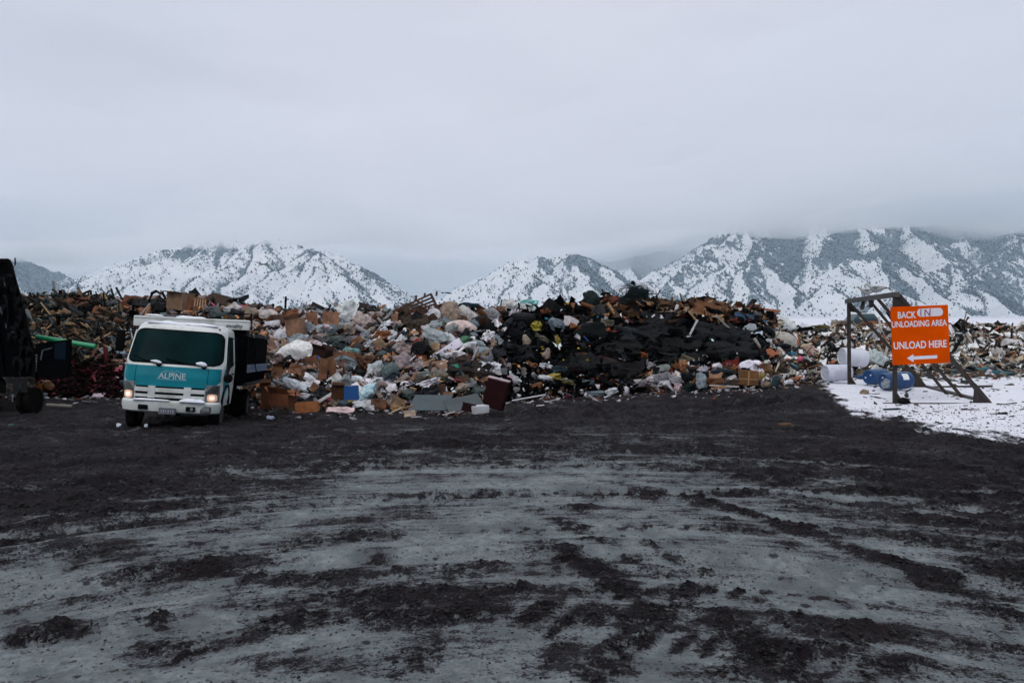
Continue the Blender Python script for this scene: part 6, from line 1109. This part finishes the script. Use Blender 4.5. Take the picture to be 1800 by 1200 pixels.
# --- brown crest boards
for k, (a, c_, lb) in enumerate([((1228, 530, 40, 12, 12), '3c2c22', 'dark brown board at the left of the brown crest'), ((1244, 543, 46, 22, -18), '6f4424', 'large orange brown board in the brown crest'), ((1218, 538, 26, 18, 25), '4a3a2e', 'grey brown board leaning left of the large orange brown one'), ((1258, 532, 40, 9, -22), '52382a', 'brown strip board sloping down along the brown crest'), ((1272, 548, 24, 18, 35), '5a3c28', 'brown board leaning right of the large orange brown one'), ((1238, 527, 30, 8, -8), '2c231e', 'topmost dark board of the brown crest'), ((1222, 552, 22, 14, -30), '7c5a3c', 'tan board low in the brown crest'), ((1172, 538, 18, 18, 10), '5c4024', 'tan brown block right of the net bundle'), ((1252, 556, 40, 9, -24), '7a5230', 'light brown lath board under the brown crest')]):
    sheet(*a[:4], c_, lb, a[4], -30+6*(k % 3), kind='wood', name='board', cat='board', warp=.06, th=.02, ragged=.08, jag=.02)
stick(1278, 541, 1322, 542, '6a3a28', 'rusty beam sticking out to the right of the brown crest', 4.5); stick(1322, 541, 1371, 547, '9a5a3a', 'orange pole end pointing right beyond the brown crest', 3.5); stick(1335, 556, 1372, 546, '8a5a44', 'salmon pole crossing below the orange pole end', 4); cloth(1326, 539, 24, 10, '7a4a40', 'reddish rag hanging from the orange pole')
sheet(1308, 559, 34, 17, '24405a', 'blue board under the rusty beam', -12, -22, kind='board', name='board', cat='board'); sheet(1336, 566, 26, 10, '2c4a64', 'smaller blue board right of the other blue board', -10, -22, kind='board', name='board', cat='board'); bag(1300, 546, 22, 10, 'b8b6ba', 'white bag at the crest under the rusty beam'); cloth(1290, 566, 22, 15, '5e2c24', 'dark red rag left of the blue board'); cloth(1331, 573, 22, 6, 'a06a5c', 'salmon strip under the smaller blue board', -8)
bag(1373, 567, 58, 26, 'b4b8b8', 'large pale grey foam lump at the right end of the heap', -6, fold=.5, kind='cloth', name='foam_block', cat='foam'); bag(1408, 576, 40, 16, 'c0c0c6', 'white foam slab right of the large pale grey foam lump', -4, fold=.4, kind='cloth', name='foam_block', cat='foam'); bag(1316, 578, 22, 22, '8a9296', 'grey white bag at the right end of the black felt', -20); bag(1330, 593, 24, 22, '93a2b4', 'bluish white bag below the grey white bag', fold=1.3); bag(1349, 584, 26, 22, '15181b', 'black bag between bluish white bag and pale foam', fold=.6)
bag(1376, 596, 48, 25, '9c9890', 'arched beige mattress piece below the pale foam', -5, fold=.2, kind='cloth', name='mattress_piece', cat='mattress'); cloth(1348, 601, 18, 12, 'b4b6b8', 'white film left of the arched beige mattress', kind='bag', name='plastic_film', cat='plastic sheet'); sheet(1409, 612, 46, 14, '9a7f70', 'tan sheet lying right of the arched beige mattress', -6, -45, warp=.15); cloth(1383, 620, 38, 9, '3a8aaa', 'bright light blue plastic strip below the beige mattress', -3, kind='bag', name='plastic_strip', cat='plastic'); bag(1392, 643, 22, 11, '3c6078', 'blue grey bag below the light blue strip'); cloth(1366, 609, 50, 14, '121518', 'dark sheet lying under the arched mattress', kind='bag', name='plastic_sheet', cat='plastic sheet')
# --- strip in front of the black felt
bag(1165, 648, 32, 14, '7d8480', 'pale rolled carpet left of the grey film heap', 8, fold=.4, kind='cloth', name='carpet_roll', cat='carpet'); bag(1166, 663, 40, 20, '66666a', 'grey crinkled film heap below the rolled carpet', fold=1.7); bag(1190, 668, 26, 14, '8a8a8e', 'pale crinkled film right of the grey film heap', fold=1.7); cloth(1128, 674, 34, 13, '6a6468', 'shredded pale foil at the left of the rubbish strip', 12, kind='bag', name='foil', cat='foil'); cloth(1145, 668, 20, 14, 'a39a9e', 'white crumpled paper between foil and grey film heap', kind='board', name='crumpled_paper', cat='paper')
sheet(1212, 637, 36, 19, '6e6652', 'arched olive tan carpet piece in front of the black felt', -22, -14, kind='cloth', name='carpet_piece', cat='carpet', warp=.25); stick(1228.5, 628, 1229, 645, '7a6a58', 'thin upright tan lath beside the arched carpet piece', 2.4); cloth(1200, 644, 17, 22, '8f5c3a', 'orange crumpled bag left of the arched carpet piece', kind='bag', name='rubbish_bag', cat='bag'); stick(1220, 657, 1236, 645, 'a09ca0', 'pale bent board leaning over the grey white sack', 6, 'board'); bag(1233, 669, 19, 28, '8a949c', 'grey white sack standing in front of the blue rolls', 10); cloth(1239, 651, 12, 18, '9494a4', 'lilac film above the grey white sack', -20, kind='bag', name='plastic_film', cat='plastic sheet')
bag(1211, 661, 24, 14, '1a1c24', 'navy black bag left of the grey white sack'); bag(1208, 679, 20, 14, '15211f', 'dark green black bag at the very foot of the strip'); cloth(1192, 680, 14, 14, 'a8949c', 'pinkish white rag left of the dark green black bag'); bag(1263, 657, 40, 16, '141f2c', 'dark blue roll in the rubbish strip', fold=.6, name='tarpaulin_roll', cat='tarpaulin'); bag(1283, 658, 34, 15, '101c1c', 'dark green roll with white flecks right of the blue roll', fold=.7, name='tarpaulin_roll', cat='tarpaulin')
sheet(1258, 671, 30, 13, '7a4c28', 'orange brown cardboard under the dark blue roll', 0, -8); sheet(1287, 672, 34, 9, '5e4636', 'brown cardboard strip under the dark green roll', -1, -8); bag(1262, 643, 18, 13, 'c0bcc4', 'round white bag above the dark blue roll', -25); cloth(1247, 648, 16, 7, 'a8806a', 'peach scrap left of the round white bag'); bag(1284, 648, 32, 8, 'b4b4ba', 'white flecked film above the dark green roll', fold=1.5)
cbox(1315, 664, 36, 26, '7a5028', 'sagging tan carton crossed by tape, biggest box right of the felt', -3, d=26, yaw=-12, open_=False, dent=.10, tape='9a7a54'); bag(1318, 643, 40, 22, 'c4c0cc', 'bright white bag draped over the taped carton', 20, fold=1.2); bag(1331, 634, 8, 14, 'c4c0cc', 'white tip of bag standing over the taped carton', -25, fold=.8); cloth(1336, 655, 14, 14, 'b9b4c0', 'white crumpled film at the right side of the taped carton', kind='bag', name='plastic_film', cat='plastic sheet')
sheet(1302, 636, 24, 11, '4a3c34', 'brown board with a pale edge behind the white draped bag', -22, -20, kind='wood', name='board', cat='board'); stick(1296, 627, 1316, 637, '8a8a88', 'pale edging lath behind the white draped bag', 2); bag(1347, 642, 10, 18, 'a0a8a4', 'pale green white bottle standing right of the draped bag', fold=.2, kind='hard', name='bottle', cat='bottle'); bag(1339, 660, 12, 16, '8a7434', 'yellow ochre bag right of the taped carton'); cloth(1352, 656, 22, 14, '5a4636', 'brown rags right of the yellow ochre bag'); cloth(1372, 650, 26, 14, '3a332c', 'dark brown rags left of the blue grey bag')
bk = MB().lathe([(.001, -.14), (.11, -.14), (.12, -.10), (.135, .10), (.14, .13), (.125, .13), (.11, -.1), (.001, -.12)], 'Z', (0, 0, 0), 22).build('bucket', cm('hard', '3a4e54'), smooth=True); bk.location = PT(1364, 670, 24.6); bk.rotation_euler = (R(20), R(12), 0); tag(bk, 'grey blue plastic bucket at the right end of the strip', 'bucket'); MB().tube([(.14*math.cos(a), -.03, .10+.14*math.sin(a)) for a in np.linspace(0, math.pi, 9)], .006, 5).build('handle', cm('metal', '8a8a8c'), bk)
bag(1385, 671, 18, 8, 'b9bcc4', 'white bag lying right of the grey blue bucket'); bag(1350, 675, 16, 10, '7a6854', 'small tan sack left of the grey blue bucket'); stick(1247, 677, 1299, 679.5, 'b0a8a8', 'long thin white stick lying at the foot of the strip', 2, 'board', 'stick', 'stick', at=23.6); stick(1250, 683, 1276, 679, 'a8784c', 'tan cardboard strip below the long thin white stick', 4.5, 'card', 'cardboard_strip', 'cardboard', at=23.4); cloth(1312, 677, 12, 9, 'b8a8a8', 'white scrap at the foot of the taped carton', kind='board', name='paper_scrap', cat='scrap')
# --- snow side: barrels and tank
barrel(1471, 655, 50, 29, 'b4b6c2', 'white plastic barrel lying on snow, left of the frame post', yaw=12, at=26.3, rings=0); barrel(1500, 628, 48, 31, 'b0b2ba', 'white plastic tank lying on the litter behind the frame post', -6, yaw=8, at=28.5, rings=0, name='tank', cat='tank'); barrel(1541, 662, 44, 27, '1a4270', 'blue barrel lying further back on the snow, unlabelled', yaw=25, at=25.2); barrel(1575, 669, 58, 30, '18406e', 'blue barrel with a white label lying behind the front sign post', 2, yaw=14, at=23.8, lbl=(.05, .28, .15, .9))
cloth(1557, 674, 14, 18, '8a949c', 'dirty snow lump stuck on the end of the labelled blue barrel', kind='bag', name='snow_lump', cat='snow', at=23.3); bag(1511, 662, 16, 9, '1c4470', 'small blue bag left of the unlabelled blue barrel', at=25.6); bag(1540, 626, 40, 22, '9aa4a4', 'clear plastic film heap right of the white tank', -25, fold=1.6, at=29); sheet(1518, 608, 24, 10, '8f7c5c', 'tan board above the white tank', 12, -50)
cloth(1767, 657, 56, 8, '2c6470', 'teal plastic strip at the far right edge of the litter', -6, kind='bag', name='plastic_strip', cat='plastic'); cloth(1728, 649, 24, 8, '2f6a74', 'short teal plastic scrap left of the teal strip', 0, kind='bag', name='plastic_scrap', cat='plastic'); br = MB().tube([(.0, 0, -.3), (.03, 0, .0), (.12, 0, .2), (.22, 0, .38), (.3, 0, .5)], [.035, .035, .03, .045, .06], 7).tube([(.06, 0, .1), (-.04, 0, .25)], [.02, .015], 5).build('branch', cm('wood', '3a2620'), smooth=True); br.location = PT(1693, 573, 44); tag(br, 'dark branch sticking up from the low heap right of the sign', 'branch')
cloth(1439, 577, 40, 13, '5a5030', 'olive yellow heap of rags at the left end of the low field'); stick(1768, 582, 1802, 588, '7a6a50', 'long tan pole lying on the low heap at the far right', 3.5); cloth(1535, 572, 22, 9, '9a7a24', 'yellow rag on the low heap behind the frame', kind='bag'); cloth(1552, 571, 20, 9, 'a0724c', 'orange tan rag behind the sloping struts'); cloth(1497, 589, 22, 8, '8a6a34', 'ochre board scrap on the low heap near the far post', kind='card', name='cardboard_scrap', cat='cardboard'); bag(1590, 704, 20, 11, '0f0f11', 'black boot lying at the foot of the front sign post', fold=.3, kind='hard', name='boot', cat='boot', at=20.0); bag(1594, 694, 7, 8, '26282c', 'dark stone on the snow above the black boot', fold=.3, kind='hard', name='stone', cat='stone', at=21.6)
cloth(1520, 690, 16, 12, '8a7460', 'tan crumpled bag on the snow left of the front sign post', kind='bag', name='rubbish_bag', cat='bag', at=22.6); stick(1537, 697, 1562, 703, '23262a', 'dark stick lying on the snow left of the black boot', 2.2, at=21.4); stick(1685, 720, 1727, 723, '5a3c34', 'brown lath lying on the snow in front of the frame', 2, at=19.2); cloth(1500, 709, 14, 8, '4a7a74', 'teal scrap at the ragged snow edge', kind='bag', name='plastic_scrap', cat='plastic', at=21)
cloth(1380, 746, 26, 6, '7a5c44', 'tan crushed cardboard trodden in the mud', kind='card', name='crumpled_cardboard', cat='cardboard', at=16.8); cloth(209, 747, 8, 7, 'c0c4cc', 'white scrap on the mud before the truck, under its left wheel', kind='board', name='paper_scrap', cat='scrap', at=16.0); cloth(257, 747.5, 6, 6, 'b0b4bc', 'smaller white scrap on the mud under the truck bumper', kind='board', name='paper_scrap', cat='scrap', at=16.0); cloth(18, 748, 14, 6, '1f5a3a', 'green scrap on the mud at the far left', kind='bag', name='plastic_scrap', cat='plastic', at=17.0); cloth(475, 734, 16, 7, '9aa2b4', 'blue and white scrap on the mud behind the truck wheel', kind='board', name='paper_scrap', cat='scrap', at=18.6)

# ------------------------------------------------------------------ many more loose pieces, each its own
CN = {'0d0f12': 'black', '15181b': 'black', '23262a': 'dark grey', '5f6a70': 'blue grey', '8a9296': 'pale grey', 'b4b6ba': 'white', 'c4c0c4': 'white', '7a5236': 'brown', '8f6246': 'tan', '4a3426': 'dark brown', '9a7a58': 'light tan', '6a4a34': 'brown', '2c3a38': 'dark green', '8a7c70': 'beige', '9c8a86': 'pinkish beige', '3a4a54': 'slate blue', '6e3424': 'rust red', '5a6064': 'grey', '8a8c8a': 'grey', 'a58a6a': 'pale tan'}
EX = []
def col_phrase(p):
    for lim, t_ in ((225, 'left of the truck'), (470, 'behind the truck'), (600, 'right of the truck'), (700, 'left of the lattice'), (800, 'under the lattice'), (900, 'right of the lattice'), (1040, 'left of the net'), (1190, 'below the net'), (1350, 'below the brown crest'), (1480, 'left of the steel frame'), (1565, 'behind the steel frame')):
        if p < lim: return t_
    return 'right of the sign'
def row_phrase(p, q):
    t_ = (float(yb(p))-q)/(float(yb(p))-float(yt(p))); return 'high up' if t_ > .68 else ('halfway up' if t_ > .34 else 'low down')
spec = [('film', 55, (480, 890, .05, .9), ['b4b6ba', '8a9296', 'c4c0c4', '9c8a86', '23262a', '5f6a70', '8a7c70']), ('bag', 34, (240, 880, .15, .92), ['b4b6ba', '8a9296', '0d0f12', '5f6a70', '9c8a86', '8a7c70', '23262a', 'c4c0c4', '2c3a38', '8a8c8a']), ('card', 44, (240, 880, .05, .95), ['7a5236', '8f6246', '6a4a34', '9a7a58', '4a3426']), ('plank', 22, (60, 222, .4, 1.0), ['9a7a58', '6a4a34', 'a58a6a', '4a3426', '8a8c8a', '3a4a54']), ('plank', 12, (480, 900, .2, .95), ['9a7a58', '4a3426', 'b4b6ba']),
        ('felt', 34, (880, 1345, .3, .92), ['0d0f12', '15181b', '23262a']), ('plank', 14, (1040, 1350, .7, 1.0), ['6a4a34', '9a7a58', '4a3426', '6e3424']), ('rag', 16, (900, 1380, .05, .4), ['8a9296', '7a5236', '23262a', 'b4b6ba', '6a4a34']), ('bag', 8, (1360, 1760, .15, .8), ['b4b6ba', '23262a', '8a7c70', '5f6a70']), ('card', 12, (1380, 1790, .1, .8), ['9a7a58', '7a5236', '4a3426']), ('rag', 14, (1360, 1790, .1, .9), ['5a6064', '23262a', '8a7c70', '6e3424'])]
placed = []
for kd, n_, rg, cs in spec:
    for _ in range(n_):
        for tr in range(30):
            p = ir.uniform(rg[0], rg[1]); lo, hi = float(yt(p)), float(yb(p)); q = hi-(hi-lo)*ir.uniform(rg[2], rg[3])
            if 215 < p < 475 and q > 552: continue
            if all((p-a)**2+((q-b_)*1.3)**2 > 15**2 for a, b_ in placed): break
        placed.append((p, q)); c_ = cs[ir.randint(len(cs))]; EX.append((kd, p, q, c_))
nmk = {'film': ('plastic film', 'plastic sheet'), 'bag': ('crumpled bag', 'bag'), 'card': ('cardboard piece', 'cardboard'), 'plank': ('plank', 'plank'), 'felt': ('torn felt sheet', 'roofing felt'), 'rag': ('crumpled rag', 'rag')}
keyd = {}
for e in EX: keyd.setdefault((e[0], CN[e[3]], col_phrase(e[1]), row_phrase(e[1], e[2])), []).append(e)
ORD = ['leftmost', 'second from left', 'third from left', 'fourth from left', 'fifth from left', 'sixth from left', 'seventh from left', 'eighth from left', 'ninth from left']
GRP = {'film': 'plastic films on the heap', 'bag': 'loose bags on the heap', 'card': 'cardboard pieces on the heap', 'plank': 'loose planks on the heap', 'felt': 'torn felt sheets on the black slope', 'rag': 'rags on the heap'}
for key, lst in keyd.items():
    lst.sort(key=lambda e: e[1])
    for i, (kd, p, q, c_) in enumerate(lst):
        nm_, ct_ = nmk[kd]; lb = f"{key[1]} {nm_} {key[3]}, {key[2]}"
        if len(lst) > 1: lb += ', ' + ORD[min(i, 8)]
        sz = 1.0 if p < 1350 else .72
        if kd == 'bag': w_, h_ = ir.uniform(15, 32)*sz, ir.uniform(10, 20)*sz; bag(p, q, w_, h_, c_, lb, ir.uniform(-25, 25), fold=ir.uniform(.6, 1.7), knot=ir.rand() < .35, group=GRP[kd])
        elif kd == 'card': w_, h_ = ir.uniform(12, 30)*sz, ir.uniform(10, 22)*sz; sheet(p, q, w_, h_, c_, lb, ir.uniform(-35, 35), ir.uniform(-50, -5), warp=ir.uniform(.04, .25), ragged=.08, name='cardboard_piece', group=GRP[kd], yaw=ir.uniform(-30, 30))
        elif kd == 'film': sheet(p, q, ir.uniform(18, 46), ir.uniform(10, 24), c_, lb, ir.uniform(-40, 40), ir.uniform(-60, -15), kind='bag', name='plastic_film', cat='plastic sheet', warp=ir.uniform(.25, .5), ragged=.14, jag=.03, yaw=ir.uniform(-40, 40), th=.006, group=GRP[kd])
        elif kd == 'plank': L_ = ir.uniform(9, 24)*sz; a = R(ir.uniform(-60, 60)); stick(p-L_*math.cos(a), q+L_*math.sin(a)*.7, p+L_*math.cos(a), q-L_*math.sin(a)*.7, c_, lb, ir.uniform(2, 5)*sz, group=GRP[kd], dY=ir.uniform(-.3, .3))
        elif kd == 'felt': w_, h_ = ir.uniform(24, 52), ir.uniform(10, 20); sheet(p, q, w_, h_, c_, lb, ir.uniform(-16, 16), ir.uniform(-70, -35), kind='felt', name='felt_sheet', cat='roofing felt', warp=ir.uniform(.08, .22), ragged=.1, jag=.03, yaw=ir.uniform(-40, 40), th=.01, group=GRP[kd])
        else: cloth(p, q, ir.uniform(14, 30)*sz, ir.uniform(7, 13)*sz, c_, lb, ir.uniform(-20, 20), name='rag', cat='rag', group=GRP[kd])
